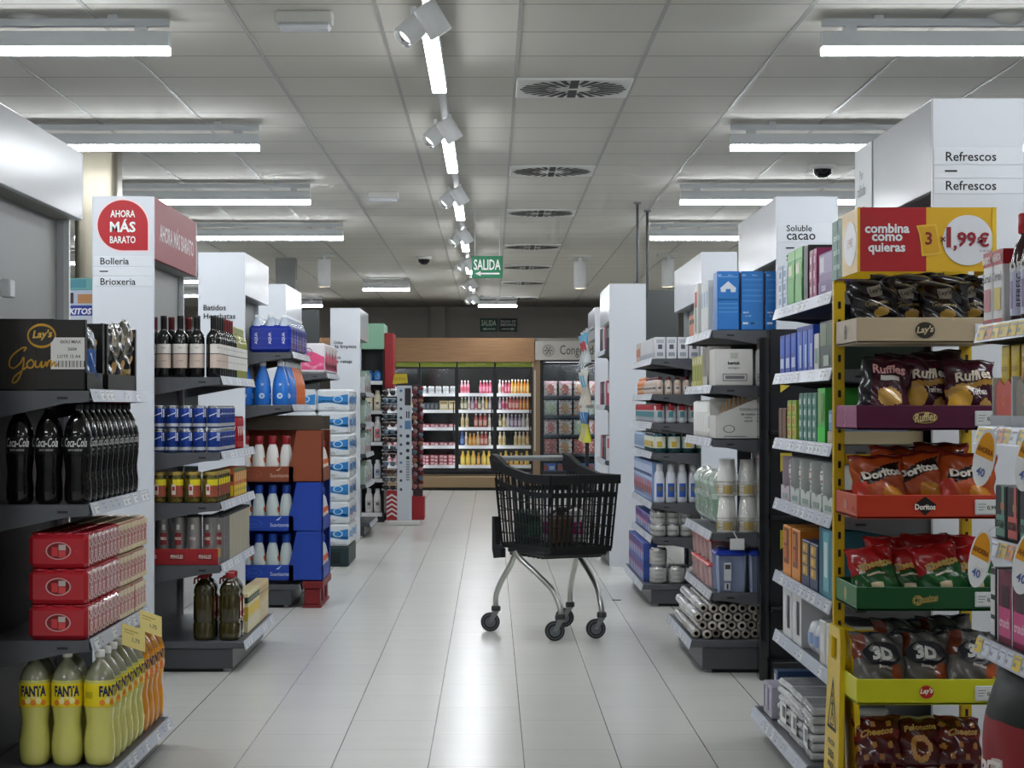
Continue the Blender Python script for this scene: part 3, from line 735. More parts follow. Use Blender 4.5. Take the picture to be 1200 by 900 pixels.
f.disc(P(49, 394), 14.5*s_, GOLD, rx=17*s_); f.add([(p[0], p[1]-.0006, p[2]) for p in [Vector(P(49, 394))+Vector((15.2*s_*math.cos(2*PI*k/28), 0, 11.5*s_*math.sin(2*PI*k/28))) for k in range(28)]], [tuple(range(28))], m('2a2622', .5))
c = Vector(P(50, 393)); f.text("Lay's", c+Vector((0, -.0012, 0)), (1, 0, .05), (0, 0, 1), 12*s_, m('c9a24a', .3, metal=.4), shear=.2, bold=.03, wmax=27*s_)
c = Vector(P(11, 446))
ST = [[(17, 34), (20, 38), (14, 37), (3, 28), (0, 18), (5, 14), (13, 20), (17, 27), (16, 14), (10, 0), (4, -3), (6, 4), (16, 12), (21, 16)],
      [(25, 24), (21, 20), (22, 15), (27, 15), (29, 20), (26, 24), (25, 24)], [(31, 23), (31, 16), (35, 16), (38, 22), (38, 15), (42, 18)],
      [(42, 18), (43, 22), (44, 16), (46, 22), (49, 23), (49, 16), (53, 22), (54, 16), (58, 20)]]
for st in ST: f.stroke(st, c+Vector((0, -.0006, 0)), (1, 0, 0), (0, 0, 1), 1.9, GOLD, k=s_)
f.build('gold_print', ca)
f = MB(); a0, a1 = P(64, 433), P(104, 396); f.box(a0[0]-.012, a1[0]-.013, y-.0016, y, a0[2], a1[2], m('d5d3cf', .5))
for k in range(16): f.box(a0[0]+.006+.006*k, a0[0]+.0075+.006*k+.002*(k % 2), y-.002, y-.0016, a0[2]+.006, a0[2]+.028, m('4c4a48', .5))
for q, (w0, w1) in enumerate(((.05, .9), (.3, .75), (.05, .8))): f.text(('GOU MAX', '5604', 'LOTE 12 A4')[q], ((a0[0]*(1-(w0+w1)/2)+a1[0]*(w0+w1)/2), y-.0024, a1[2]-.014-.024*q), (1, 0, 0), (0, 0, 1), .011, m('5a5856', .5), bold=.02)
f.build('shipping_label', ca)
f = MB(); f.box(-.06, -.0, y-.0008, y, 0, .233, m('2f2b28', .2)); f.build('packing_tape', ca)
cb_ = open_carton(-1.66, -1.338, 6.83, 7.40, 1.348, .235, '24211f', 'black open crisps carton of gold bags at the far end', 'black crisps cartons on the top shelf')

def bag_kind(name, base, patches, texts, w_=.2, h=.27, t=.075, seed=1, crink=.006, cat='crisps bag', rough=.22, n=16):
    """pillow bag lying in the xz plane, its front towards -y. patches: (fn(u,v)->bool, material); texts: (string, u, v, height, material, shear, bold, wmax, dx, dz)"""
    rnd = random.Random(seed); nu, nv = n, int(n*1.3); ph = [(rnd.uniform(3, 9), rnd.uniform(3, 9), rnd.uniform(0, 6)) for _ in range(5)]
    def H(u, v):
        au, av = abs(u), abs(v)
        e = max(0, 1-au**2.2)**.55*max(0, 1-max(0, av-.0)**4)**.8
        if av > .9: e *= max(0, (1-av)/.1)*.35
        cr = sum(math.sin(a*u+b*v*1.3+c) for a, b, c in ph)/5
        side = (.5+.5*av**3)
        return t*.5*e+crink*cr*(e > .01)*(.6+side)
    def XZ(u, v): return (u*w_/2*(.93+.07*abs(v)**3)+.003*math.sin(9*v+seed), v*h/2+(.003*math.sin(7*u+seed) if v > -.85 else 0))
    g = MB(); vs = []
    for s in (-1, 1):
        for j in range(nv+1):
            for i in range(nu+1):
                u, v = -1+2*i/nu, -1+2*j/nv; x, z = XZ(u, v); vs.append((x, s*(H(u, v)+.0006), z+h/2))
    fs = []; ml = []; N = (nu+1)*(nv+1)
    for s in (0, 1):
        for j in range(nv):
            for i in range(nu):
                a = s*N+j*(nu+1)+i; q = (a, a+1, a+nu+2, a+nu+1); fs.append(q if s == 0 else q[::-1])
                u, v = -1+2*(i+.5)/nu, -1+2*(j+.5)/nv; mt = base
                for fn, pm in patches:
                    if fn(u, v): mt = pm
                ml.append(mt)
    g.add(vs, fs, ml, True)
    tx = MB()
    for T in texts:
        s, u0, v0, hh, mt, sh, bo, wm = T[:8]
        tilt = T[8] if len(T) > 8 else 0
        def fn(x, y):
            X, Y = x*math.cos(tilt)-y*math.sin(tilt), x*math.sin(tilt)+y*math.cos(tilt)
            u, v = u0+X/(w_/2), v0+Y/(h/2); xx, zz = XZ(max(-1, min(1, u)), max(-1, min(1, v)))
            return Vector((xx, -H(max(-.97, min(.97, u)), v)-.0085, zz+h/2))
        if s == '@oval':
            tx.add([fn(hh*wm*math.cos(2*PI*k/24), hh*math.sin(2*PI*k/24))+Vector((0, .0012, 0)) for k in range(24)], [tuple(range(24))], mt)
        else: tx.text(s, (0, 0, 0), (1, 0, 0), (0, 0, 1), hh, mt, sh, bo, 1, wm, fn)
    return Kind(name, cat, g, [('print', tx)] if texts else [])
foil = lambda c, r=.2: m(c, r, coat=.4)
GB = bag_kind('crisps_bag', foil('161514'), [(lambda u, v: -.95 < v < -.55, m('c9a85e', .25, metal=.5)), (lambda u, v: abs(u) < .3 and .35 < v < .72, m('cfc7b4', .3)), (lambda u, v: abs(u-.1) < .28 and -.5 < v < -.15, m('b98a3c', .4)), (lambda u, v: u < -.6 and v > -.2, m('a8a49a', .2, metal=.6))],
              [("Lay's", 0, .52, .03, m('8c6a28', .4), .15, .03, .05), ('GOURMET', .05, .1, .014, m('c9a85e', .3), 0, .02, .10)], seed=3, n=26, crink=.010)
BB = bag_kind('crisps_bag', foil('17181c'), [(lambda u, v: v < .25, foil('2d63b0')), (lambda u, v: abs(u+.1) < .3 and v > .4, foil('7a848f'))], [("Lay's", 0, .5, .03, m('c9a85e', .4), .15, .03, .05)], seed=5, n=26, crink=.010)
for k in range(2): BB.put((-1.371-.075*k, 6.63, 1.353), 'blue and black crisps bag in the gold lettered carton, %s' % ('front one', 'behind the front one')[k], 'gourmet crisps bags in the cartons', rz=PI/2, scale=(.9, .8, .78))
for j in range(3):
    GB.put((-1.371, 6.95+.165*j, 1.354+(.0, .01, .03)[j]), 'black and gold crisps bag in the open top shelf carton, %s from near end' % ORD[j], 'gourmet crisps bags in the cartons', rot=(0.05, 0, PI/2+.08*(j-1)), scale=(.78, .8, .86))

# wine
def wine(name, glass, cap, lab, lab2, h=.3):
    b = MB(); b.lathe([(0, 0), (.034, 0), (.037, .006), (.037, .185), (.034, .205), (.022, .222), (.0148, .235), (.014, h-.012), (.0155, h-.010), (.0155, h-.002), (0, h-.001)], m(glass, .06, coat=.6, trans=.0), n=24)
    c = MB(); c.lathe([(.0156, .235), (.0160, h-.012), (.0165, h), (0, h+.001)], m(cap, .35, metal=.2), n=24)
    l = MB()
    N = 16; a0, a1 = -PI/2-1.25, -PI/2+1.25; vs = []; r = .0374
    for z in (.045, .112, .116, .162):
        vs += [(r*math.cos(a0+(a1-a0)*k/N), r*math.sin(a0+(a1-a0)*k/N), z) for k in range(N+1)]
    for row, mt in ((0, lab2), (1, '23201e'), (2, lab)):
        l.add(vs, [(row*(N+1)+k, row*(N+1)+k+1, (row+1)*(N+1)+k+1, (row+1)*(N+1)+k) for k in range(N)], m(mt, .55), True)
    l.wrap('Rioja', r+.0004, .143, .010, m('4b4642', .5), shear=.3, wmax=.035); l.wrap('crianza', r+.0004, .08, .007, m('6a5d55', .5), wmax=.03)
    return Kind(name, 'bottle', b, [('capsule', c), ('label', l)])
W1 = wine('wine_bottle', '0d0f0d', '191516', 'ddd8d0', 'cdb9ac'); W2 = wine('wine_bottle', '0d0f0d', '5a1519', 'e2e0dc', 'd9d6d2', .298); W3 = wine('wine_bottle', '0f120e', '6e161c', 'e6e4e0', 'e6e4e0')
W4 = wine('wine_bottle', 'a3a45a', 'b5b88a', 'eceae4', 'e6e4de', .275)
wg = 'wine bottles on the top shelf'
for i in range(3): W1.put((wx(231-19.5*i, 9.63), 9.63, 1.437), 'dark wine bottle with cream label, %s in near row counted from the aisle' % ORD[i], wg, rz=.1)
for i in range(3): W2.put((wx(221-20*i, 9.72), 9.72, 1.437), 'wine bottle with red capsule in the second row, %s from the aisle' % ORD[i], wg)
for j in range(4): W1.put((-1.362, 9.63+.085*j, 1.437), 'dark wine bottle with cream label, %s from near end along shelf edge' % ORD[j], wg, rz=.9)
for j in range(4): W3.put((-1.362, 9.97+.085*j, 1.437), 'dark wine bottle with all white label and red capsule, %s of four on the edge' % ORD[j], wg, rz=.9)
for j in range(5): W4.put((-1.362, 10.32+.085*j, 1.437), 'pale green white wine bottle, %s from the red capsules along the shelf edge' % ORD[j], wg, rz=.9)

# cans
def can(name, side, top, h=.115, r=.033, deco=None, cat='can'):
    b = MB(); b.lathe([(0, .002), (r*.8, .0), (r*.86, .004), (r, .012), (r, h-.014), (r*.83, h-.002), (r*.84, h), (r*.78, h), (r*.76, h-.004), (0, h-.004)], [ALU, ALU, m(side[0], .25, metal=.3), m(side[0], .25, metal=.3), m(top, .25, metal=.8), ALU, ALU, ALU, ALU], n=20)
    l = MB(); l.lathe([(r+.0004, .012), (r+.0004, h*.24)], m(side[1], .3, metal=.5), n=20)
    if deco: deco(l, r+.0008, h)
    return Kind(name, cat, b, [('print', l)])
def beer(l, r, h):
    for a in (-PI/2, PI/6, PI*.83):
        for q in range(4):
            fn = lambda x, y: Vector((r*math.cos(a+x/r), r*math.sin(a+x/r), h*.58+y))
            x0 = -.018+.01*q
            l.add([fn(x0, -.006+.004*q), fn(x0+.008, -.003+.004*q), fn(x0+.008, .002+.004*q), fn(x0, -.001+.004*q)], [(0, 1, 2, 3)], m('dfe4ee', .35))
    fn = lambda x, y: Vector((r*math.cos(.9-PI/2+x/r), r*math.sin(.9-PI/2+x/r), y))
    l.add([fn(-.009, h*.5), fn(.009, h*.5), fn(.009, h*.85), fn(-.009, h*.85)], [(0, 1, 2, 3)], m('cfd6e6', .4))
BEER = can('drinks_can', ('1f3f93', 'cdd0d4'), '9a9ca0', deco=beer)
stock(BEER, 'blue and silver can', 'blue drinks cans on the second wine unit shelf', 1.358, -1, 9.60, .0675, .0675, 5, 9, 1.068, layers=2, dz=.1155, rz0=.0, rz1=.9, full=1)
def redc(l, r, h):
    for a in (-PI/2, 0, PI/2): l.wrap('W', r, h*.55, .05, m('f0d9d6', .4), a, bold=.03, wmax=.035)
REDC = can('drinks_can', ('b4242d', 'c8363d'), '8c1a22', h=.175, r=.031, deco=redc)
for j in range(4):
    REDC.put((-1.352, 10.27+.064*j, 1.068), 'tall red can, %s after the blue cans on the shelf edge' % ORD[j], 'tall red cans')
    REDC.put((-1.418, 10.27+.064*j, 1.068), 'tall red can behind the %s one of the shelf edge' % ORD[j], 'tall red cans')
# olive jars
OL = speckle('57521a', '6f5f22', '2b2a10', 45)
def jar(bodym, labf):
    b = MB(); b.lathe([(0, 0), (.036, 0), (.040, .006), (.041, .02), (.041, .115), (.037, .130), (.036, .138)], bodym, n=24)
    c = MB(); c.lathe([(.038, .134), (.039, .136), (.039, .150), (.037, .152), (0, .152)], m('b39a4e', .3, metal=.6), n=24)
    l = MB(); labf(l, .0416); return Kind('olive_jar', 'jar', b, [('lid', c), ('label', l)])
def arcband(l, r, a, half, z0, z1, mt, n=8):
    vs = [(r*math.cos(a-half+2*half*k/n), r*math.sin(a-half+2*half*k/n), z) for z in (z0, z1) for k in range(n+1)]
    l.add(vs, [(k, k+1, n+2+k, n+1+k) for k in range(n)], mt, True)
def jl(l, r):
    arcband(l, r, -PI/2, .8, .03, .095, m('9a4a35', .45)); arcband(l, r+.0004, -PI/2+.1, .7, .085, .115, m('e3d21f', .45)); arcband(l, r+.0004, -PI/2-.5, .25, .04, .09, m('d9cfc2', .45)); arcband(l, r+.0008, -PI/2-.5, .15, .06, .08, m('a3252b', .45))
    arcband(l, r, PI/3, .8, .03, .095, m('9a4a35', .45)); arcband(l, r+.0004, PI/3, .7, .075, .11, m('e3d21f', .45))
JAR = jar(OL, jl)
stock(JAR, 'glass jar of green olives', 'olive jars on the third wine unit shelf', 1.375, -1, 9.61, .084, .085, 4, 6, .823, rz0=.35, rz1=.5, full=1)

def deco_box(name, cat, dx, dy, dz, col, decals=(), texts=(), ch=.003, rough=.4, noise=0.0, part='print'):
    """carton centred on its base; decals (face, u0, u1, v0, v1, colour), texts (face, words, u, v, height share, colour, bold, shear)"""
    b = MB(); b.box(-dx/2, dx/2, -dy/2, dy/2, 0, dz, m(col, rough, noise=noise, scale=15), ch); l = MB()
    def F(face):
        e = .0008
        if face == 'y-': return Vector((-dx/2, -dy/2-e, 0)), Vector((1, 0, 0)), dx
        if face == 'x+': return Vector((dx/2+e, -dy/2, 0)), Vector((0, 1, 0)), dy
        if face == 'x-': return Vector((-dx/2-e, dy/2, 0)), Vector((0, -1, 0)), dy
        if face == 'z+': return Vector((-dx/2, -dy/2, dz+e)), Vector((1, 0, 0)), dx
    up = Vector((0, 0, 1))
    for k, (f_, u0, u1, v0, v1, c) in enumerate(decals):
        o, r, wd = F(f_); n_ = r.cross(up)*(.0004*(k % 4)); uu, hh = (up, dz) if f_ != 'z+' else (Vector((0, 1, 0)), dy)
        if f_ == 'z+': n_ = up*(.0004*(k % 4))
        l.add([o+n_+r*(a*wd)+uu*(b_*hh) for a, b_ in ((u0, v0), (u1, v0), (u1, v1), (u0, v1))], [(0, 1, 2, 3)], m(c, .45))
    for t in texts:
        f_, s, u, v, hs, c = t[:6]; bo = t[6] if len(t) > 6 else .02; sh = t[7] if len(t) > 7 else 0; vert = len(t) > 8 and t[8]
        o, r, wd = F(f_); n_ = r.cross(up)*.002
        if vert: l.text(s, o+n_+r*(u*wd)+up*(v*dz), up, -r, hs*wd, m(c, .45), sh, bo, wmax=dz*.85)
        else: l.text(s, o+n_+r*(u*wd)+up*(v*dz), r, up, hs*dz, m(c, .45), sh, bo, wmax=wd*.88)
    return Kind(name, cat, b, [(part, l)] if (decals or texts) else [])
SP = deco_box('spice_pack', 'packet', .09, .075, .15, 'c9622c', [('y-', .1, .95, .55, .8, '4a2018'), ('y-', .3, .95, .05, .42, 'efd71c'), ('x+', .05, .95, .05, .42, 'f0dc28'), ('x+', .1, .9, .55, .85, 'e7b76a'), ('x+', 0, 1, .86, 1, '3a5a2a')], [('x+', 'ALIÑO', .5, .25, .12, '7a6a12')])
for j in range(6): SP.put((-1.372, 10.16+.085*j, .823), 'small orange and yellow sauce packet, %s after the olive jars' % ORD[j], 'yellow sauce packets beside the olives')
# stacked crisps tubes
def tubek(col, band, chip):
    b = MB(); b.lathe([(0, 0), (.0375, 0), (.0375, .004), (.0368, .006), (.0368, .226), (.0375, .229)], m(col, .28, metal=.55), n=24)
    c = MB(); c.lathe([(.0378, .224), (.0385, .226), (.0385, .234), (.036, .237), (0, .236)], m('2c2d2f', .35), n=24)
    l = MB(); r = .0372
    for a in (-PI/2, .25):
        l.disc(Vector((r*math.cos(a), r*math.sin(a), .17)), .001, INK); arcband(l, r, a, .42, .09, .15, m(band, .35)); l.wrap('PRINGLES', r+.0006, .122, .014, m('efe6d8', .4), a, bold=.03, wmax=.03); arcband(l, r, a, .3, .03, .075, m(chip, .4)); arcband(l, r, a, .2, .165, .19, m('e9e6e2', .4))
    return Kind('crisps_tube', 'crisps tube', b, [('lid', c), ('label', l)])
T1 = tubek('8f8d8b', '8f2f35', 'c7a65a'); T2 = tubek('a9a7a2', '9d959a', 'd8cba8'); T3 = tubek('d6cfb8', 'd9bf62', 'ece4c4')
for i in range(4): (T2 if i == 1 else T1).put((wx(246.5-18.7*i, 9.65), 9.652, .525), 'grey crisps tube in the near row behind red tray front, %s from the aisle' % ORD[i], 'crisps tubes on the fourth wine unit shelf', rz=.2*i-.3)
for j in range(1, 13):
    q = T1 if j < 4 else T3
    for k in range(1): q.put((-1.36, 9.65+.09*j if j else 9.65, .52), '%s crisps tube, %s from the near end along the shelf edge' % ('silver' if j < 4 else 'yellowish', ORD[j]), 'crisps tubes on the fourth wine unit shelf', rz=.3)
g = MB(); RD = m('a02328', .45)
x0, x1 = wx(172, 9.58), wx(255.5, 9.58)
g.box(x0, x1, 9.575, 9.58, .523, .60, RD, .001); g.box(x0, x1, 9.58, 9.692, .5212, .524, RD)
o = g.build('display_tray'); tag(o, 'low red display tray in front of the grey crisps tubes', 'tray')
g = MB()
for px in (176, 207, 240):
    x = wx(px, 9.57); g.prism([(x-.04, .545), (x-.03, .558), (x-.04, .58), (x, .575), (x+.04, .58), (x+.03, .558), (x+.04, .545), (x, .549)], 1, 9.5735, 9.575, m('7c1a1e', .5)); g.text('PRINGLES', (x, 9.573, .562), (1, 0, 0), (0, 0, 1), .019, m('d9c4b8', .5), bold=.03, wmax=.06)
g.build('print', o)
# olive oil
b = MB(); OILM = m('3a3310', .06, coat=.7, noise=.2, scale=5)
b.lathe([(0, 0), (.048, .0), (.054, .008), (.055, .03), (.055, .085), (.050, .092), (.0545, .100), (.0545, .225), (.050, .235), (.053, .245), (.053, .262), (.045, .285), (.03, .305), (.02, .315), (.02, .325)], OILM, n=28, sq=3.2)
c = MB(); c.lathe([(.022, .318), (.024, .32), (.024, .345), (.02, .35), (0, .35)], m('8e1720', .4), n=18); c.tube([(-.02, 0, .325), (-.05, 0, .318), (-.052, 0, .29)], .006, m('8e1720', .4), n=8)
l = MB(); l.box(.0545, .0562, -.03, .03, .11, .22, m('9a1f28', .45)); l.box(.0562, .0566, -.022, .022, .15, .2, m('dccfb8', .5)); l.box(.0562, .0566, -.025, .025, .115, .125, m('dccfb8', .5))
OIL = Kind('oil_bottle', 'bottle', b, [('cap', c), ('label', l)])
for i in range(2):
    for j in range(2): OIL.put((wx((269.5, 239.5)[i], 9.64), 9.64+.115*j, .15), 'big dark olive oil bottle with red cap, %s from aisle, %s row' % (ORD[i], ('near', 'second')[j]), 'olive oil bottles on the wine unit base', rz=0, scale=.94)
BK = deco_box('drink_carton', 'carton', .07, .065, .2, 'e2d7a6', [('x+', 0, 1, .75, .9, '1f3d25'), ('x+', 0, 1, .42, .66, 'e8c93a'), ('x+', .1, .9, .12, .36, 'e8e2c8'), ('y-', 0, 1, .75, .9, '234a2b'), ('y-', 0, 1, .3, .66, 'd9b93a'), ('x+', .2, .8, .2, .3, 'b8683a')], [('x+', 'SOJA', .5, .82, .07, 'f3f0e0')])
BK2 = deco_box('drink_carton', 'carton', .07, .065, .2, 'dcc79a', [('x+', 0, 1, .6, .9, 'cdb079'), ('x+', .2, .8, .1, .5, 'e6d9b8')], [('x+', 'AVENA', .5, .75, .07, '6b5326')])
for j in range(13): (BK if j < 7 else BK2).put((-1.262, 9.93+.07*j, .15), '%s drink carton on the base shelf, %s after the oil bottles' % ('green and yellow' if j < 7 else 'beige', ORD[j]), 'drink cartons beside the oil bottles')
# phoskitos boxes on the row behind
PK = deco_box('cake_box', 'carton', .3, .16, .13, 'b9c3d6', [('y-', .0, 1, 0, .42, '2b3f9a'), ('y-', .02, .3, .5, .85, '3e5fae'), ('y-', .35, .55, .5, .9, '3b3230'), ('y-', .62, .98, .5, .85, 'c08a5a')], [('y-', 'PHOSKITOS', .5, .2, .24, 'f2f2f4', .04, .2)])
PK.put((-2.06, 9.74, 1.735), 'blue and white cake box on top of the row beside the Bolleria panel', 'cake boxes on the row', rz=-.12)
PK2 = deco_box('cake_box', 'carton', .3, .16, .06, '6fa9a4', [('y-', .0, .3, 0, 1, '7a3f8c'), ('y-', .4, .7, .2, .9, '4f8f9a')])
PK2.put((-2.05, 9.76, 1.866), 'flat teal cake box lying on the blue and white cake box', 'cake boxes on the row', rz=-.08)

# ------------------------------------------------------------------ left side, farther units
# shrink wrapped water
b = MB(); b.box(-.135, .135, -.09, .09, 0, .175, m('15309c', .25, coat=.4, noise=.06, scale=14), .018)
for z in (.03, .09, .15): b.box(-.1355, .1355, -.0905, .0905, z, z+.002, m('2a48c0', .3))
tp = MB(); CLR = m('cfdcec', .12, trans=.3, coat=.4)
for i in range(3):
    for j in range(2):
        c = (-.088+.088*i, -.044+.088*j, 0); tp.lathe([(.040, .17), (.036, .185), (.026, .205), (.016, .222), (.015, .228)], CLR, c, n=16); tp.lathe([(.017, .226), (.017, .242), (0, .243)], m('eef1f4', .35), c, n=14)
pr = MB()
for i in range(3):
    pr.text('AQUA', (-.088+.088*i, -.0912, .09), (0, 0, 1), (-1, 0, 0), .022, m('d8e0f2', .4), bold=.02, wmax=.12); pr.text('AQUA', (.1362, -.05+.05*i, .09), (0, 0, 1), (0, 1, 0), .018, m('d8e0f2', .4), bold=.02, wmax=.12)
WATER = Kind('water_pack', 'water bottle pack', b, [('bottle_tops', tp), ('print', pr)])
for j in range(6):
    WATER.put((-1.425, 12.72+.186*j, 1.64), 'blue shrink wrapped pack of water bottles, %s from the near end of the top shelf' % ORD[j], 'blue water packs')
0 and WATER.put((-1.70, 12.70, 1.64), 'blue shrink wrapped pack of water bottles behind the near one', 'blue water packs')
# tapered detergents
def det(col, colb, name):
    D = m(col, .25, coat=.4)
    b = MB(); b.lathe([(0, 0), (.050, 0), (.054, .008), (.054, .10), (.047, .16), (.028, .225), (.02, .25), (.02, .258)], D, n=24, sq=2.6)
    c = MB(); c.lathe([(.022, .252), (.022, .28), (.012, .287), (.008, .3), (0, .3)], m('e9ecee', .35), n=16)
    l = MB()
    for a in (-PI/2, -.2):
        r = .0552; l.disc(Vector((r*math.cos(a), r*math.sin(a), .06)), .018, m('dfe8f0', .4), right=(-math.sin(a), math.cos(a), 0), n=16); l.disc(Vector(((r+.0006)*math.cos(a), (r+.0006)*math.sin(a), .06)), .010, m(colb, .4), right=(-math.sin(a), math.cos(a), 0), n=12)
        l.wrap('lux', r-.004, .125, .02, m('e4ecf4', .4), a, bold=.02, vertical=True)
    return Kind(name, 'detergent bottle', b, [('cap', c), ('label', l)])
DB, DO = det('2373cf', '5aa0e6', 'detergent_bottle'), det('e07430', 'f2c39a', 'detergent_bottle')
for i in range(3): DB.put((wx(329-21*i, 12.68), 12.68, 1.30), 'blue tapered detergent bottle with white cap, %s from the aisle in near row' % ORD[i], 'tapered detergent bottles')
for j in range(8): (DB if j < 3 else DO).put((-1.352, 12.80+.122*j, 1.30), '%s tapered detergent bottle, %s along the shelf edge behind the near row' % ('blue' if j < 3 else 'orange', ORD[j]), 'tapered detergent bottles', rz=.6)
# promotional display of softener on a red pallet
def flask(cap, orange):
    b = MB(); b.lathe([(0, 0), (.045, 0), (.050, .01), (.051, .09), (.047, .14), (.036, .185), (.025, .205), (.025, .212)], m('cfd9d8' if not orange else 'e3e0dc', .3, coat=.3), n=22, sq=2.5)
    b.lathe([(.030, .178), (.036, .183), (.030, .19)], m('c3cdcc', .3), n=18)
    c = MB(); c.lathe([(.03, .205), (.032, .212), (.031, .248), (.027, .253), (0, .253)], m(cap, .35), n=18)
    l = MB(); r = .0526
    arcband(l, r, 0, .75, .02, .13, m('d9703a' if orange else 'd6602c', .4)); arcband(l, r+.0005, 0, .5, .07, .10, m('f0e2d2', .4))
    return Kind('softener_bottle', 'softener bottle', b, [('cap', c), ('label', l)])
FB, FR = flask('1f4fb4', 0), flask('8c1a22', 1)
def disp_tray(z, col, h, label, top=False):
    K = m(col, .5, noise=.05, scale=10); r = root('display_tray', label, 'tray', (0, 0, z), group='cardboard display trays on the red pallet')
    x0, x1, y0, y1, t = -1.64, -1.084, 12.60, 13.22, .005
    lip = .10; wl = -1.27      # the near face: an open window from the far left to wl, solid beyond
    g = MB(); g.box(x0, wl, y0, y0+t, 0, lip, K, .001)
    g.prism([(wl+.02, h-.0), (x1, h), (x1, 0), (wl-.03, 0), (wl-.03, lip), (wl-.012, lip+.06)], 1, y0, y0+t, K); g.build('near_wall', r)
    g = MB(); g.box(x1-t, x1, y0, y1, 0, lip*.9, K, .001); g.box(x1-t, x1, y0, y0+.06, 0, h, K); g.box(x1-t, x1, y1-.06, y1, 0, h, K); g.build('aisle_wall', r)
    g = MB(); g.box(x0, x1, y1-t, y1, 0, h, K); g.box(x0, x0+t, y0, y1, 0, h, K); g.box(x0, x1, y0, y1, 0, t, K); g.build('back_walls', r)
    p = MB(); y = y0-.001; W_ = m('c9d3e8' if not top else 'c9a898', .5)
    p.text('Suavizante', (-1.36, y, lip*.42), (1, 0, 0), (0, 0, 1), .024, W_, bold=.01, wmax=.12); p.prism([(-1.385, lip*.72), (-1.345, lip*.98), (-1.365, lip*.72)], 1, y-.001, y, W_)
    p.ring((-1.53, y, lip*.5), .024, .027, m('3d62b8' if not top else 'a0523a', .5), sx=2.2); p.text('fresc', (-1.53, y, lip*.5), (1, 0, 0), (0, 0, 1), .022, m('3d62b8' if not top else 'a0523a', .5))
    p.build('print', r)
    return r
lv = [(.175, '1f44a8', .315), (.490, '1f44a8', .315), (.807, '8a4428', .33)]
for k, (z, col, h) in enumerate(lv):
    disp_tray(z, col, h, ('blue cardboard display tray at the bottom of the softener stack', 'blue cardboard display tray in the middle of the softener stack', 'brown cardboard display tray at the top of the softener stack')[k], k == 2)
    for i in range(6):
        (FR if k == 2 else FB).put((-1.145-.0885*i, 12.662, z+.0075), 'white softener bottle in the %s tray, %s from the aisle' % (('bottom', 'middle', 'top brown')[k], ORD[i]), 'softener bottles in the display trays', scale=(.86, .86, 1.14))
    for j in range(1, 5):
        (FR if k == 2 else FB).put((-1.145, 12.68+.118*j, z+.0075), 'white and orange softener bottle on the aisle side of %s tray, %s from near' % (('bottom', 'middle', 'top brown')[k], ORD[j]), 'softener bottles in the display trays')
g = MB(); BR_ = m('4a4034', .6, noise=.08, scale=9); g.box(-1.60, -1.084, 13.17, 13.18, 1.14, 1.23, BR_); g.prism([(-1.60, 1.1395), (-1.11, 1.1395), (-1.084, 1.16), (-1.10, 1.235), (-1.60, 1.235)], 1, 12.72, 12.726, BR_)
g.box(-1.602, -1.594, 12.72, 13.18, 1.1395, 1.235, BR_); o = g.build('cardboard_header'); tag(o, 'plain dark brown cardboard header on top of the softener stack', 'cardboard header')
# red plastic pallet
g = MB(); PR = m('7c1c22', .5, noise=.06, scale=8); x0, x1, y0, y1 = -1.212, -1.08, 12.60, 13.24
g.box(x0, x1, y0, y1, .125, .172, PR, .004)
for xx in (-1.152,): g.box(xx-.06, xx+.06, y0+.0, y1, .0, .02, PR, .003)
for xx in (-1.152,):
    for yy in (y0+.06, (y0+y1)/2, y1-.06): g.box(xx-.05, xx+.05, yy-.055, yy+.055, .02, .125, PR, .006)
o = g.build('plastic_pallet'); tag(o, 'dark red plastic pallet under the softener display trays', 'pallet')

# paper rolls: pink packs, and the white and blue stack
def paper_pack(wd, dp, h, col, wave, cat='paper pack', extra=None):
    b = MB(); b.box(-wd/2, wd/2, -dp/2, dp/2, 0, h, m(col, .3, coat=.3, noise=.04, scale=20), min(.016, h*.2)); l = MB()
    for fc in ('n', 's'):
        L = wd if fc == 'n' else dp; N = 14
        def Q(u, z):
            t = (u-.5)*(L*.93)
            return (t, -dp/2-.001, z) if fc == 'n' else (wd/2+.001, t, z)
        def band(f0, f1, c):
            vs = [Q(k/N, h*f0(k/N)) for k in range(N+1)]+[Q(k/N, h*f1(k/N)) for k in range(N+1)]
            l.add(vs, [(k, k+1, N+2+k, N+1+k) for k in range(N)], m(c, .35, coat=.3))
        for f0, f1, c in wave: band(f0, f1, c)
        if extra: extra(l, Q, h, fc)
    return Kind('paper_roll_pack', cat, b, [('print', l)])
sw = [(lambda u: .34+.05*math.sin(5*u), lambda u: .74-.08*math.sin(3.2*u+.4), '2d80c4'), (lambda u: .40+.05*math.sin(5*u), lambda u: .46+.05*math.sin(5*u), '5aa7de')]
def swx(l, Q, h, fc):
    l.text('• rollo •' if fc == 'n' else 'rollo', Vector(Q(.45, h*.16))+Vector((0, -.001, 0) if fc == 'n' else (.001, 0, 0)), (1, 0, 0) if fc == 'n' else (0, 1, 0), (0, 0, 1), .022, m('5d6a78', .4), wmax=.1)
    c = Vector(Q(.66, h*.55))+Vector((0, -.0015, 0) if fc == 'n' else (.0015, 0, 0)); rt = (1, 0, 0) if fc == 'n' else (0, 1, 0)
    l.ring(c, .02, .026, m('bfe0f4', .4), right=rt, sx=1.5)
RB = paper_pack(.26, .40, .178, 'd9dfe2', sw, extra=swx)
n_ = ORD
for k in range(7):
    for i in range(2):
        for j in range(2 if i == 0 else 1):
            RB.put((-1.275-.265*i, 16.02+.405*j, .165+.181*k), 'white and blue paper roll pack, %s layer up, %s column%s' % (n_[k], ('aisle', 'inner')[i], ('', ', behind the near one')[j]), 'white and blue paper roll packs in the tall stack', rz=random.uniform(-.006, .006))
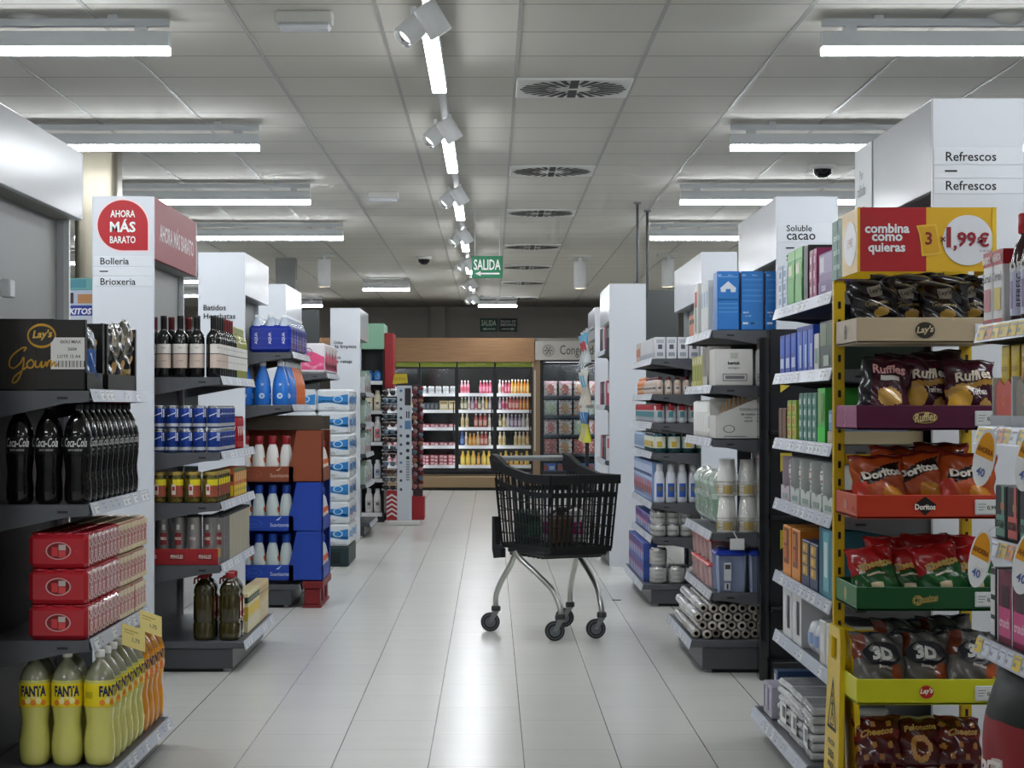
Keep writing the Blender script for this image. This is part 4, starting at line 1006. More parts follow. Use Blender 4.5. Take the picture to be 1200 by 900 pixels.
b = MB(); DG = m('1d3436', .5, noise=.06, scale=8)
b.box(-1.665, -1.15, 15.82, 16.66, .0, .16, DG, .01)
for xx in (-1.60, -1.45, -1.30): b.box(xx, xx+.08, 15.812, 15.82, .03, .12, m('12201f', .6), .002)
o = b.build('roll_crate'); tag(o, 'dark green crate on the floor under the paper roll stack', 'crate')
pk = [(lambda u: .12, lambda u: .62+.1*math.sin(4*u), 'e0517f'), (lambda u: .2+.06*math.sin(9*u), lambda u: .3+.06*math.sin(9*u), 'f0a4bd')]
def pkx(l, Q, h, fc):
    c = Vector(Q(.3, h*.7))+Vector((0, -.0015, 0) if fc == 'n' else (.0015, 0, 0)); rt = (1, 0, 0) if fc == 'n' else (0, 1, 0)
    l.ring(c, .028, .036, m('7a5a86', .4), right=rt); l.text('C', c, rt, (0, 0, 1), .03, m('7a5a86', .4), bold=.03)
PKP = paper_pack(.20, .30, .245, 'e9e4e8', pk, extra=pkx)
gnw = [(lambda u: .1, lambda u: .55-.2*u, '8fb04a'), (lambda u: .6, lambda u: .7, 'd6dcd2')]
GNP = paper_pack(.12, .30, .16, 'dfe3da', gnw)
for j in range(4): PKP.put((-1.44, 15.97+.305*j, 1.555), 'pink and white pack of toilet rolls, %s from the near end of its shelf' % ORD[j], 'pink toilet roll packs')
GNP.put((-1.615, 15.97, 1.555), 'small white and green paper pack beside the nearest pink roll pack', 'pink toilet roll packs')
# articles on the cleaning tools unit
TOOL = deco_box('cloth_packet', 'packet', .09, .1, .2, 'cfd3d2', [('x+', .1, .9, .5, .9, '5d8f9a'), ('x+', .2, .8, .1, .4, 'c04a4a')])
TOOL2 = deco_box('cloth_packet', 'packet', .09, .1, .23, '9fb4a6', [('x+', .1, .9, .45, .9, 'd9dcd6'), ('x+', .2, .8, .1, .35, '4d6a9a')])
for k, z in enumerate((1.42, 1.12, .82, .52)):
    for j in range(8): (TOOL, TOOL2)[(j+k) % 2].put((-1.292, 19.37+.125*j, z), 'small cleaning cloth packet, %s from near end of the tool unit, %s shelf from top' % (ORD[j], ORD[k]), 'cleaning packets on the tools unit', scale=(1, 1, .8+.2*((j*7+k*3) % 3)/2))

# mint green cosmetics unit that faces the camera
yu = 21.84; s_ = yu/FPX
r = root('cosmetics_shelf_unit', 'black shelf unit with a mint green header box beside the sunglasses stand', 'shelf unit', (0, 0, 0))
x0, x1 = wx(420, yu), wx(450, yu)
MB().box(x0, x1, yu, yu+.75, wz(409, yu), wz(379, yu), m('8fc0a4', .5), .004).build('header_box', r)
g = MB(); g.box(x0, x1, yu+.3, yu+.33, 0, wz(409, yu), BLACK); g.box(x1-.02, x1, yu+.02, yu+.72, 0, wz(409, yu), BLACK, .002); g.box(x0, x0+.02, yu+.02, yu+.7, 0, wz(409, yu), BLACK); g.build('cabinet', r)
lev = [wz(p, yu) for p in (446.5, 481, 518, 561, 601)]
for z in lev:
    s = MB().box(x0, x1-.02, yu, yu+.32, z-.02, z, BLACK).build('shelf', r); MB().box(x0, x1-.02, yu-.008, yu, z-.04, z+.002, m('dfe3e6', .35)).build('price_strip', s)
MB().box(x0, x1, yu+.01, yu+.7, 0, .1, BLACK, .004).build('plinth', r)
MB().box(x1+.002, x1+.10, yu+.05, yu+.62, wz(455, yu), wz(390, yu), m('a5242c', .4), .004).build('side_banner', r, label='red side banner')
def lotion(h, wd, col, cap, lab):
    b = MB(); b.lathe([(0, 0), (wd*.46, 0), (wd/2, h*.05), (wd/2, h*.6), (wd*.42, h*.75), (wd*.3, h*.82)], m(col, .3, coat=.3), n=18, sq=2.8)
    c = MB(); c.lathe([(wd*.3, h*.81), (wd*.32, h*.83), (wd*.3, h*.98), (0, h)], m(cap, .35), n=14)
    l = MB(); arcband(l, wd/2*1.07+.001, -PI/2, .6, h*.15, h*.5, m(lab, .4)); arcband(l, wd/2*1.07+.0016, -PI/2, .35, h*.3, h*.42, m('6a6660', .4)); return Kind('lotion_bottle', 'bottle', b, [('cap', c), ('label', l)])
LT = [(lotion(.12, .095, '2a6fb8', '23598f', '4a8fd0'), 'blue'), (lotion(.225, .085, 'dcd6bd', 'c9c2a4', 'e6e1cf'), 'cream'), (lotion(.285, .085, 'e3e0df', 'e9e9e9', 'd4747c'), 'white and red'), (lotion(.21, .08, 'dfe3e8', 'e9edf0', '9db6d6'), 'white and pale blue'), (lotion(.27, .085, 'e3e5e6', 'eceeef', 'c3c8c9'), 'plain white')]
for k, (K, d) in enumerate(LT):
    for i in range(2): K.put((x1-.075-.095*i, yu+.07, lev[k]), '%s cosmetics bottle, %s shelf of mint unit, %s from red banner' % (d, ORD[k], ORD[i]), 'bottles on the mint green unit')

# sunglasses stand
ys = 21.35; s_ = ys/FPX; xc = wx(474, ys)
r = root('sunglasses_stand', 'white sunglasses stand with red chevron foot beside the mint green unit', 'display stand', (xc, ys, 0))
MB().box(-.17, .17, -.1, .22, 0, .05, m('e2e2e0', .4), .01).build('base_plate', r)
zt = wz(452, ys)
g = MB(); g.box(wx(465.5, ys)-xc, wx(482.5, ys)-xc, -.03, .03, .05, zt, m('d3dae4', .4), .004); g.build('column', r)
g = MB()
for k in range(12): g.disc((wx(470, ys)-xc, -.0315, wz(458+10.5*k, ys)), .016, m('5a7fae' if k % 4 == 0 else '48505c', .4), n=12)
g.box(wx(474.5, ys)-xc, wx(481.5, ys)-xc, -.0315, -.03, wz(475, ys), wz(455, ys), m('2a2528', .4)); g.box(wx(474.5, ys)-xc, wx(481.5, ys)-xc, -.0315, -.03, wz(503, ys), wz(493, ys), m('5b87b6', .4))
for k in range(4): g.disc((wx(478, ys)-xc, -.0316, wz(511+8.5*k, ys)), .020, m('2c3036', .4), n=14)
for k in range(2): g.box(wx(476+2.5*k, ys)-xc, wx(477.5+2.5*k, ys)-xc, -.0316, -.03, wz(490, ys), wz(482, ys), m('33363c', .4))
for k in range(8): g.box(wx(476, ys)-xc, wx(480, ys)-xc, -.0316, -.03, wz(563-3*k, ys), wz(561.2-3*k, ys), m('8b93a0', .4))
g.build('print', r)
for k in range(13):
    g = MB(); z = wz(460+9.2*k, ys); g.box(wx(447.5, ys)-xc, wx(466, ys)-xc, -.012, -.004, z-.035, z-.028, m('b9c0cc', .4)); g.box(wx(447.5, ys)-xc, wx(449, ys)-xc, -.05, .02, z-.04, z-.02, m('9aa2ae', .4)); g.build('holder', r)
RC = m('a3202a', .45); WC = m('e3dcdc', .45)
g = MB(); a0, a1 = wx(453, ys)-xc, wx(478, ys)-xc; z0, z1 = .052, wz(575, ys); g.box(a0, a1, -.02, .2, z0, z1, RC, .004); w_ = (a1-a0)
for k in range(6):
    for i in range(4):
        xa, xb = a0+w_*i/4, a0+w_*(i+1)/4; up = (i % 2 == 0); za = z0+.03+.05*k; d = .035
        if za+d+.024 > z1: continue
        p, q = (za, za+d) if up else (za+d, za); g.add([(xa, -.0212, p), (xb, -.0212, q), (xb, -.0212, q+.022), (xa, -.0212, p+.022)], [(0, 1, 2, 3)], WC)
g.build('chevron_foot', r)
MB().box(wx(478.3, ys)-xc, wx(497, ys)-xc, .05, .4, .052, wz(582, ys), RC, .006).build('red_bin', r)
GL = [m('2a2426', .1, coat=.5), m('6c7f93', .15, metal=.5), m('4a2a24', .1, coat=.5), m('55606a', .15, metal=.4)]
def shades(c):
    b = MB(); b.tube([(-.075, 0, .018), (-.02, -.008, .02), (.02, -.008, .02), (.075, 0, .018)], .005, m('c7cbd2' if c % 2 else 'b9a7a4', .3, metal=.4), n=6)
    for sx in (-1, 1): b.tube([(sx*.075, 0, .018), (sx*.07, .06, .016), (sx*.066, .1, .0)], .0035, m('44464c', .3), n=6)
    l = MB()
    for sx in (-1, 1): l.lathe([(0, -.004), (.026, -.002), (.031, .003), (.0, .004)], GL[c], (sx*.037, -.005, -.004), n=16, axis=1)
    return Kind('sunglasses', 'sunglasses', b, [('lenses', l)])
SG = [shades(c) for c in range(4)]
for k in range(13): SG[(k*5) % 4].put((wx(456.5, ys), ys-.035, wz(460+9.2*k, ys)), 'sunglasses on the white stand, %s pair from the top' % ORD[k], 'sunglasses on the stand', rz=random.uniform(-.08, .08))
def trinket(c1, c2):
    b = MB(); b.box(-.005, .005, -.03, .03, .0, .085, m('d8ccd0', .5), .001); l = MB()
    l.lathe([(0, -.014), (.024, -.01), (.029, .0), (.024, .01), (0, .014)], m(c1, .5), (0, -.03, .032), n=14, axis=1); l.lathe([(0, -.012), (.02, -.008), (.023, .0), (.0, .012)], m(c2, .5), (.01, -.035, .07), n=12, axis=1)
    return Kind('hair_accessory', 'hair accessory', b, [('bauble', l)])
TK = [trinket('7a2a32', '9a7a80'), trinket('5f7484', '7c2c34'), trinket('5c1e26', 'a89a9c'), trinket('a0666c', '40262a'), trinket('9a7058', '742a32')]
for k in range(12):
    for i in range(2): TK[(k*3+i) % 5].put((wx(486+7*i, ys), ys+.0+.05*i, wz(463+10*k, ys)), 'hair accessory on the %s side row of the sunglasses stand, %s from the top' % (('inner', 'outer')[i], ORD[k]), 'hair accessories on the stand')
MB().box(wx(483.5, ys)-xc, wx(495, ys)-xc, .12, .135, .3, wz(450, ys), m('3a2c30', .5)).build('hook_board', r)
g = MB(); a0, a1 = wx(460, ys), wx(478, ys); g.prism([(a0, wz(450, ys)), (a1, wz(449, ys)), (a1-.012, wz(438, ys)), (a0+.02, wz(438, ys))], 1, ys, ys+.01, m('d2b82c', .45)); g.text('NUEVO', ((a0+a1)/2, ys-.001, wz(444, ys)), (1, 0, 0), (0, 0, 1), .03, m('8a7418', .5), wmax=.12)
o = g.build('yellow_card'); tag(o, 'small yellow card standing on top of the sunglasses stand', 'card')

# ------------------------------------------------------------------ crisps rack on the right
YF0, YR = 5.75, 6.10
YEL = m('d2ad1a', .4); YEL2 = m('d9b21f', .42)
rk = root('crisps_rack', 'yellow slotted crisps rack with coloured trays in front of the Refrescos panel', 'display rack', (0, 0, 0))
XL0, XR0 = wx(1004, YF0), wx(1171, YF0)
for xx in (XL0-.006, XR0-.028):
    g = MB(); g.box(xx, xx+.034, YR, YR+.03, 0, 1.688, YEL, .002)
    z = .06
    while z < 1.65: g.box(xx+.013, xx+.022, YR-.0006, YR+.001, z, z+.022, BLACK); z += .055
    g.build('upright', rk)
for z in (.04, .57, 1.118, 1.655): MB().box(XL0+.028, XR0-.028, YR+.004, YR+.026, z, z+.03, YEL, .002).build('cross_bar', rk)
for xx in (XL0-.006, XR0-.028): MB().box(xx, xx+.034, YF0+.02, YR+.03, .0, .03, YEL, .002).build('foot', rk)
def tray(py0, py1, col, label_txt, draw, sidec=None):
    z1, z0 = wz(py0, YF0), wz(py1, YF0); K = m(col, .45); t = .006
    g = MB(); g.box(XL0, XR0, YF0, YF0+t, z0, z1, K, .0015); g.box(XL0, XL0+t, YF0+t, YR-.002, z0, z1, m(sidec or col, .45), .0015); g.box(XR0-t, XR0, YF0+t, YR-.002, z0, z1, K, .0015); g.box(XL0, XR0, YF0, YR-.002, z0, z0+t, K); g.box(XL0, XR0, YR-.01, YR-.002, z0, z1, K)
    s = g.build('tray', rk, label=label_txt); p = MB(); draw(p, (z0+z1)/2, z1-z0); p.build('logo', s)
    e = MB(); x1 = XR0-.004; e.box(x1-.068, x1, YF0-.006, YF0-.0005, z0+.012, z0+.056, m('c9ccd0', .4), .002); e.box(x1-.063, x1-.005, YF0-.0068, YF0-.006, z0+.017, z0+.051, m('dadcd9', .4)); e.text('0,99', (x1-.02, YF0-.0075, z0+.032), (1, 0, 0), (0, 0, 1), .014, INK, bold=.02, wmax=.026)
    for q in range(3): e.box(x1-.06, x1-.036-.004*q, YF0-.0072, YF0-.0068, z0+.042-.008*q, z0+.044-.008*q, m('77797b', .5))
    e.build('price_label', s)
    return z0+t
XM = wx(1084, YF0); y = YF0-.002
def lays(dark, light):
    def d(p, zc, h):
        p.disc((XM, y, zc), .024, m(dark, .4), rx=.029); p.text("Lay's", (XM, y-.0012, zc), (1, 0, .08), (0, 0, 1), .026, m(light, .4), .2, .03, wmax=.05)
        p.disc((XL0-.001, YF0+.18, zc), .022, m(dark, .4), right=(0, 1, 0), rx=.022); p.ring((XL0-.0016, YF0+.18, zc), .010, .013, m(light, .4), right=(0, 1, 0))
    return d
def ruff(p, zc, h):
    p.disc((XM, y, zc), .017, m('b9a04a', .4), rx=.036); p.disc((XM, y-.0006, zc), .014, m('3a1030', .4), rx=.033); p.text('Ruffles', (XM, y-.0018, zc+.002), (1, 0, .1), (0, 0, 1), .026, m('d7c48a', .4), .15, .02, wmax=.062)
    p.stroke([(-.02, -.03), (.0, -.015), (-.012, .0), (.006, .015), (-.004, .03)], (XL0-.0015, YF0+.18, zc), (0, -1, 0), (0, 0, 1), .006, m('d7b0c0', .4))
def dori(p, zc, h):
    p.add([(XM-.034, y, zc+.006), (XM, y, zc-.026), (XM+.034, y, zc+.006), (XM, y, zc+.03)], [(0, 1, 2, 3)], m('1b1512', .4)); p.text('Doritos', (XM, y-.0012, zc), (1, 0, 0), (0, 0, 1), .017, m('eee6dc', .4), 0, .035, wmax=.06); p.disc((XL0-.001, YF0+.18, zc), .016, m('c9a89a', .4), right=(0, 1, 0))
def chee(p, zc, h):
    p.ring((XM-.022, y-.0008, zc-.004), .008, .015, m('caa54a', .4)); p.text('Cheetos', (XM, y-.0016, zc), (1, 0, .14), (0, 0, 1), .026, m('d9bc6a', .4), .1, .05, wmax=.075); p.text('Cheetos', (XM, y-.0024, zc), (1, 0, .14), (0, 0, 1), .025, m('2b3a14', .4), .1, .0, wmax=.073)
    p.disc((XL0-.001, YF0+.18, zc), .022, m('8fb07a', .4), right=(0, 1, 0)); p.disc((XL0-.0016, YF0+.18, zc+.004), .012, m('caa54a', .4), right=(0, 1, 0))
def lay2(p, zc, h):
    p.disc((XM+.004, y, zc), .019, m('b5201f', .4), rx=.021); p.text('Lay\'s', (XM+.004, y-.0012, zc+.002), (1, 0, .08), (0, 0, 1), .020, m('f0e6d0', .4), .2, .04, wmax=.038)
Z = [tray(372, 402, 'b3a184', 'beige tray', lays('2e261c', 'c9b896'), 'bcab90'), tray(475, 504, '4d0a30', 'purple tray', ruff, '9a4a76'), tray(580, 608, 'b8351a', 'orange tray', dori, 'c85a3c'), tray(688, 716, '0f4a22', 'green tray', chee, '3f7a4a'), tray(796, 826, 'c3c213', 'yellow tray', lay2, 'd2d02a')]
g = MB(); K = m('6a1216', .5); g.box(XL0, XR0, YF0, YF0+.006, .02, .09, K); g.box(XL0, XR0, YF0, YR-.002, .02, .026, K); g.box(XL0, XL0+.006, YF0, YR, .02, .09, K); g.box(XR0-.006, XR0, YF0, YR, .02, .09, K); g.build('floor_tray', rk)
# header sign
zb, zt_ = wz(318.5, YF0), wz(243.5, YF0); xa, xb = wx(1006, YF0), wx(1167.5, YF0); HR = m('a81820', .4); HY = m('d6a81f', .4); HW = m('e9e9ea', .4); xm = wx(1085.5, YF0); s_ = YF0/FPX
hd = root('offer_header', 'red and yellow offer header reading combina como quieras 3 x 1,99', 'offer sign', ((xa+xb)/2, YF0+.2, zb)); ox, oy, oz = (xa+xb)/2, YF0+.2, zb
g = MB(); g.box(xa-ox, xm-ox, YF0-oy, YF0+.004-oy, 0, zt_-zb, HR); g.box(xm-ox, xb-ox, YF0-oy, YF0+.004-oy, 0, zt_-zb, HY); g.box(xb-.012-ox, xb-ox, YF0-.003-oy, YF0-oy, 0, zt_-zb, YEL2); g.box(xa-.004-ox, xa+.004-ox, YF0-.003-oy, YF0-oy, 0, zt_-zb, YEL2); g.build('front_board', hd)
def FP(px, py, e=.002): return Vector((wx(px, YF0)-ox, YF0-oy-e, wz(py, YF0)-zb))
g = MB()
for t, px, py, wm in (('combina', 1039.5, 268, 59), ('como', 1039.5, 279, 39), ('quieras', 1039, 292, 53)):
    hh = {'combina': 11.5, 'como': 8.3, 'quieras': 14}[t]; g.text(t, FP(px, py), (1, 0, 0), (0, 0, 1), hh*s_, HW, bold=.03, wmax=wm*s_)
for u in range(1):
    q = [FP(a, b_) for a, b_ in ((1073.5, 265), (1097, 262.5), (1099, 272), (1101, 284), (1103, 298), (1080, 301), (1079, 288), (1077, 275))]
    g.add(q, [tuple(range(8))[::-1]], m('e0b63a', .4)); q2 = [FP(a, b_, .0028) for a, b_ in ((1076, 267), (1095, 265), (1097, 273), (1099, 284), (1101, 296), (1082, 298), (1081, 288), (1079, 275))]; g.add(q2, [tuple(range(8))[::-1]], m('cf9d22', .4))
g.text('3', FP(1088, 280, .004), (1, 0, 0), (0, 0, 1), 15*s_, m('7c1a1c', .4), bold=.02); g.text('×', FP(1104.5, 281, .004), (1, 0, 0), (0, 0, 1), 6*s_, m('5c1a14', .4), bold=.02)
g.disc(FP(1134, 282), 29.5*s_, m('d9dade', .4), n=40); CRM = m('8e1c28', .4)
g.text('1', FP(1111.5, 278.5, .004), (1, 0, 0), (0, 0, 1), 24*s_, CRM, bold=.035, wmax=10*s_); g.text(',', FP(1119, 291.5, .0044), (1, 0, 0), (0, 0, 1), 7*s_, CRM, bold=.03, wmax=4*s_); g.text('99', FP(1132.5, 281, .004), (1, 0, 0), (0, 0, 1), 17.5*s_, CRM, bold=.03, wmax=23*s_); g.text('€', FP(1152, 281.5, .004), (1, 0, 0), (0, 0, 1), 17*s_, CRM, bold=.03, wmax=14.5*s_); g.text('EUROS', FP(1154, 294.5, .004), (1, 0, 0), (0, 0, 1), 3*s_, m('8a6a6c', .4), wmax=12*s_)
g.build('lettering', hd)
g = MB(); X = xa-ox; g.box(X, X+.004, YF0-oy, YF0+.265-oy, 0, zt_-zb, HY); g.box(X, X+.004, YF0+.265-oy, YF0+.445-oy, -.0, zt_-zb-.005, m('1d6b4b', .45)); g.build('side_board', hd, label='yellow and green side of the sign')
g = MB(); e = X-.001; g.disc((e, YF0+.13-oy, .09), .066, HW, right=(0, 1, 0), rx=.1); g.text('1,99€', (e-.001, YF0+.13-oy, .09), (0, -1, 0), (0, 0, 1), .035, m('c89a8a', .4), bold=.03, wmax=.16)
for q in (.04, .085, .13): g.text('combina', (e-.001, YF0+.355-oy, q), (0, -1, 0), (0, 0, 1), .022, m('a9cdb8', .4), bold=.03, wmax=.13)
g.build('lettering', hd)
g = MB(); g.box(xb-.004-ox, xb-ox, YF0-oy, YF0+.25-oy, 0, zt_-zb, HY); g.box(xa-ox, xb-ox, YF0+.34-oy, YF0+.35-oy, 0, zt_-zb, YEL); g.build('back_frame', hd)
# bags in the trays
MR = foil('3e0f22'); 
KR = bag_kind('crisps_bag', MR, [(lambda u, v: ((u+.5)/.45)**2+((v+.45)/.42)**2 < 1, foil('c9972e')), (lambda u, v: ((u-.55)/.28)**2+((v+.6)/.25)**2 < 1, foil('b08a4a')), (lambda u, v: -.05 < v-.25*u < .16, foil('b0843c')), (lambda u, v: v > .86, foil('2a0c18'))],
              [('Ruffles', 0, .36, .046, m('e6d9c4', .4), .12, .03, .15, .22), ('York\'eso', .22, -.16, .03, m('d8d0c8', .4), 0, .03, .07, .1)], seed=11, n=30, crink=.006)
KR2 = bag_kind('crisps_bag', MR, [(lambda u, v: ((u-.2)/.5)**2+((v+.35)/.3)**2 < 1, foil('c99a4a')), (lambda u, v: abs(u-.1) < .4 and .2 < v < .34, foil('d8d2cc')), (lambda u, v: u < -.55, foil('1c1c22'))], [('Ruffles', .05, .52, .04, m('d8a0a0', .4), .12, .03, .13, .1)], seed=12, n=30, crink=.006)
KD = bag_kind('crisps_bag', foil('b04a1c'), [(lambda u, v: v > .82, foil('7c2414')), (lambda u, v: abs(v-.2-.35*u) < .22 and abs(u) < .8, foil('241410')), (lambda u, v: ((u-.4)/.4)**2+((v+.55)/.3)**2 < 1, foil('c9842a')), (lambda u, v: u < -.55 and v < -.1, foil('c33a28'))],
              [('Doritos', .0, .2, .042, m('efe6da', .4), 0, .05, .15, .17)], seed=13, n=30, crink=.010)
KC = bag_kind('crisps_bag', foil('a81f22'), [(lambda u, v: v < -.05+.15*u, foil('1f5a2a')), (lambda u, v: abs(u) < .3 and v < -.6, foil('d9c9a0')), (lambda u, v: abs(u+.55) < .12 and -.2 < v < .2, foil('d8d2ca'))],
              [('Cheetos', .05, .1, .042, m('c9a95a', .4), .1, .06, .15, .12), ('gusanitos', .05, -.3, .02, m('e6dcc0', .4), .1, .03, .11, .1)], seed=14, n=30, crink=.010)
K3 = bag_kind('crisps_bag', foil('6e6a66'), [(lambda u, v: ((u)/.5)**2+((v-.1)/.4)**2 < 1, foil('9c9a98')), (lambda u, v: ((u-.55)/.25)**2+((v+.45)/.3)**2 < 1, foil('a8512a')), (lambda u, v: u < -.6 and v > 0, foil('7a3a2a')), (lambda u, v: v > .85, foil('46464a'))],
              [('@oval', 0, .12, .055, m('26262c', .4), 0, 0, 1.35), ('3D', .0, .12, .06, m('eceae6', .4), .1, .06, .08), ('bugles', .1, -.35, .02, m('e6dcd0', .4), 0, .03, .08)], seed=15, n=30, crink=.010)
KX = bag_kind('crisps_bag', foil('4a1014'), [(lambda u, v: math.sin(9*u)*math.sin(8*v) > .55, foil('a8713a')), (lambda u, v: v > .8, foil('6a1418')), (lambda u, v: abs(v-.25) < .16, foil('701a1c'))], [('Cheetos', 0, .28, .036, m('b98f4a', .4), .12, .04, .14, .1)], seed=16, n=30, crink=.010)
KX2 = bag_kind('crisps_bag', foil('4a1014'), [(lambda u, v: ((u*1.1)**2+(v+.3)**2 < .25), foil('c08a4a')), (lambda u, v: ((u*1.1)**2+(v+.3)**2 < .08), foil('5a1a14')), (lambda u, v: v > .86, foil('b8b0a4'))], [('Pelotazos', 0, .45, .03, m('c9a35a', .4), .12, .04, .14, .1)], seed=17, n=30, crink=.010)
GB2 = bag_kind('crisps_bag', foil('121113'), [(lambda u, v: v < -.62, foil('a88238')), (lambda u, v: ((u-.1)/.3)**2+((v+.3)/.16)**2 < 1, foil('a9863e')), (lambda u, v: abs(u) < .24 and .3 < v < .62, foil('8c8474')), (lambda u, v: u > .75, foil('2c2a2c'))], [('Gourmet', .0, .02, .022, m('8d7a4a', .4), .2, .01, .10), ("Lay's", 0, .46, .026, m('3a3020', .4), .15, .03, .05)], seed=18, n=30, crink=.010)
def fill(kind_list, z, n, dz, yy, label, group, px0=1022, px1=1150, lean=.16, sc=.92, back=True, tw=.07):
    for i in range(n):
        px = px0+(px1-px0)*i/(n-1); x = wx(px, yy+YF0)
        ry = random.uniform(-tw, tw); up = .10*(sc if isinstance(sc, float) else sc[0])*abs(math.sin(ry))+.036*math.sin(lean)+.004
        kind_list[i % len(kind_list)].put((x, YF0+yy-.012+.036*(i % 2), z+up), '%s, front row, %s from the aisle' % (label, ORD[i]), group, rot=(-lean+random.uniform(-.06, .06), ry, random.uniform(-.16, .16)), scale=sc)
    if back:
        for i in range(n-1):
            px = px0+(px1-px0)*(i+.5)/(n-1); x = wx(px, yy+YF0+.12)
            kind_list[(i+1) % len(kind_list)].put((x, YF0+yy+.135, z+.035+.03*tw+dz*((i*5) % 3)/3), '%s, back row, %s from the aisle' % (label, ORD[i]), group, rot=(-lean*.9, random.uniform(-.08, .08), random.uniform(-.3, .3)), scale=sc)
fill([GB2], Z[0], 4, .01, .075, 'black gourmet crisps bag in the beige tray', 'black crisps bags in the beige tray', 1030, 1142, sc=(.78, .9, .63), lean=.2, tw=.14)
fill([KR2, KR, KR], Z[1], 3, .015, .075, 'maroon crisps bag in the purple tray', 'maroon crisps bags in the purple tray', 1032, 1135, sc=(.80, .95, .70), lean=.3, tw=.2)
fill([KD], Z[2], 3, .015, .075, 'orange tortilla chip bag in the orange tray', 'orange bags in the orange tray', 1032, 1132, sc=(.86, .95, .62), lean=.32, tw=.18)
fill([KC], Z[3], 4, .012, .075, 'red and green snack bag in the green tray', 'red and green bags in the green tray', 1028, 1148, sc=(.72, .95, .60), lean=.42, tw=.28)
fill([K3], Z[4], 3, .015, .08, 'grey foil snack bag in the yellow tray', 'grey foil bags in the yellow tray', 1032, 1140, sc=(.84, 1.0, .68), lean=.42, tw=.35)
fill([KX, KX2], .03, 3, .01, .08, 'dark red snack bag in the lowest tray', 'dark red bags at the bottom of the rack', 1035, 1135, sc=(.84, .95, .66), lean=.25, tw=.1)
for i in range(3): (KX, KX2, KX)[i].put((wx(1035+48*i, YF0+.1), YF0+.14, .205), 'dark red snack bag heaped on the lowest tray, %s from the aisle' % ORD[i], 'dark red bags at the bottom of the rack', rot=(-.45, .1*(i-1), .2*(i-1)), scale=(.74, .9, .62))

# wet floor sign leaning shut beside the rack
wf = root('wet_floor_sign', 'yellow wet floor warning sign standing by the crisps rack', 'warning sign', (wx(981, 6.08), 6.06, 0), rz=0.0)
WY = m('e3c11a', .35)
def wf_panel(name, off, lean):
    g = MB(); H_ = .62
    def pt(t, s, dx): return (dx+lean*s, t, s)
    out = [(-.135, 0), (.135, 0), (.105, H_-.05), (.085, H_), (-.085, H_), (-.105, H_-.05)]; hole = [(-.045, H_-.035), (.045, H_-.035), (.045, H_-.10), (-.045, H_-.10)]
    for dx in (off, off+.016):
        P_ = [pt(t, s, dx) for t, s in out]; Q_ = [pt(t, s, dx) for t, s in hole]
        vs = P_+Q_
        g.add(vs, [(0, 1, 2, 8, 9, 5), (2, 3, 7, 8), (3, 4, 6, 7), (4, 5, 9, 6)], WY)
    A = [pt(t, s, off) for t, s in out]; B = [pt(t, s, off+.016) for t, s in out]
    g.add(A+B, [(i, (i+1) % 6, 6+(i+1) % 6, 6+i) for i in range(6)], WY); A = [pt(t, s, off) for t, s in hole]; B = [pt(t, s, off+.016) for t, s in hole]
    g.add(A+B, [(i, (i+1) % 4, 4+(i+1) % 4, 4+i) for i in range(4)], WY)
    return g.build(name, wf)
p1 = wf_panel('front_panel', -.028, .028); p2 = wf_panel('rear_panel', .045, -.045)
g = MB(); ln = .028; K_ = m('1b1a10', .5)
def WP(t, s, e=.0012): return (-.028+ln*s-e, t, s)
tri = [(-.078, .30), (.078, .30), (0, .465)]; ti = [(-.06, .311), (.06, .311), (0, .438)]
g.add([WP(*p) for p in tri]+[WP(*p) for p in ti], [(0, 1, 4, 3), (1, 2, 5, 4), (2, 0, 3, 5)], K_)
def fig(pts, w_): g.stroke(pts, WP(0, 0), (0, -1, 0), (ln, 0, 1), w_, K_)
g.add([WP(.006+.008*math.cos(2*PI*k/14), .405+.008*math.sin(2*PI*k/14)) for k in range(14)], [tuple(range(14))], K_)
fig([(-.004, .392), (.004, .37), (-.004, .352)], .012); fig([(-.004, .352), (.018, .345), (.022, .325)], .008); fig([(-.004, .352), (-.014, .335), (-.024, .325)], .008); fig([(-.002, .385), (.016, .38), (.024, .388)], .005); fig([(-.002, .388), (-.014, .376), (-.022, .382)], .005); fig([(-.03, .318), (.0, .316), (.03, .318)], .005)
for k, s in enumerate(('¡ATENCIÓN!', 'SUELO', 'MOJADO', 'CAUTION', 'WET FLOOR')): g.text(s, WP(0, .262-.036*k, .0016), (0, -1, 0), (ln, 0, 1), .025, K_, bold=.03, wmax=.17)
g.build('print', p1)

# ------------------------------------------------------------------ nearest unit on the right (R0)
s_ = 4.6/FPX
BX = deco_box('red_white_box', 'carton', .22, .085, .175, 'd9d6d4', [('x-', 0, 1, .8, 1, 'b5202c'), ('x-', 0, 1, 0, .09, 'b5202c'), ('x-', .12, .8, .2, .5, 'c46a72'), ('y-', 0, 1, .8, 1, 'a81c28')], [('x-', 'HARIBOL', .45, .89, .1, 'f0e4e2', .03), ('x-', 'Cereal', .45, .65, .12, '44464a')])
BX2 = deco_box('red_white_box', 'carton', .22, .085, .175, 'd9d6d4', [('x-', 0, 1, .8, 1, 'b5202c'), ('x-', 0, 1, 0, .09, 'b5202c'), ('x-', .12, .8, .2, .5, 'd9c24a'), ('y-', 0, 1, .8, 1, 'a81c28')], [('x-', 'AVENITA', .45, .89, .1, 'f0e4e2', .03), ('x-', 'Cereal', .45, .65, .12, '44464a')])
BXT = deco_box('red_white_box', 'carton', .19, .10, .39, 'd6d3d0', [('x-', 0, 1, .86, 1, 'b5202c'), ('x-', .1, .9, .4, .7, 'd8b48a'), ('y-', 0, 1, .86, 1, 'a81c28')], [('x-', 'MUESLI', .5, .93, .05, 'f0e4e2', .03), ('x-', 'SUAVE', .5, .79, .05, '44464a')])
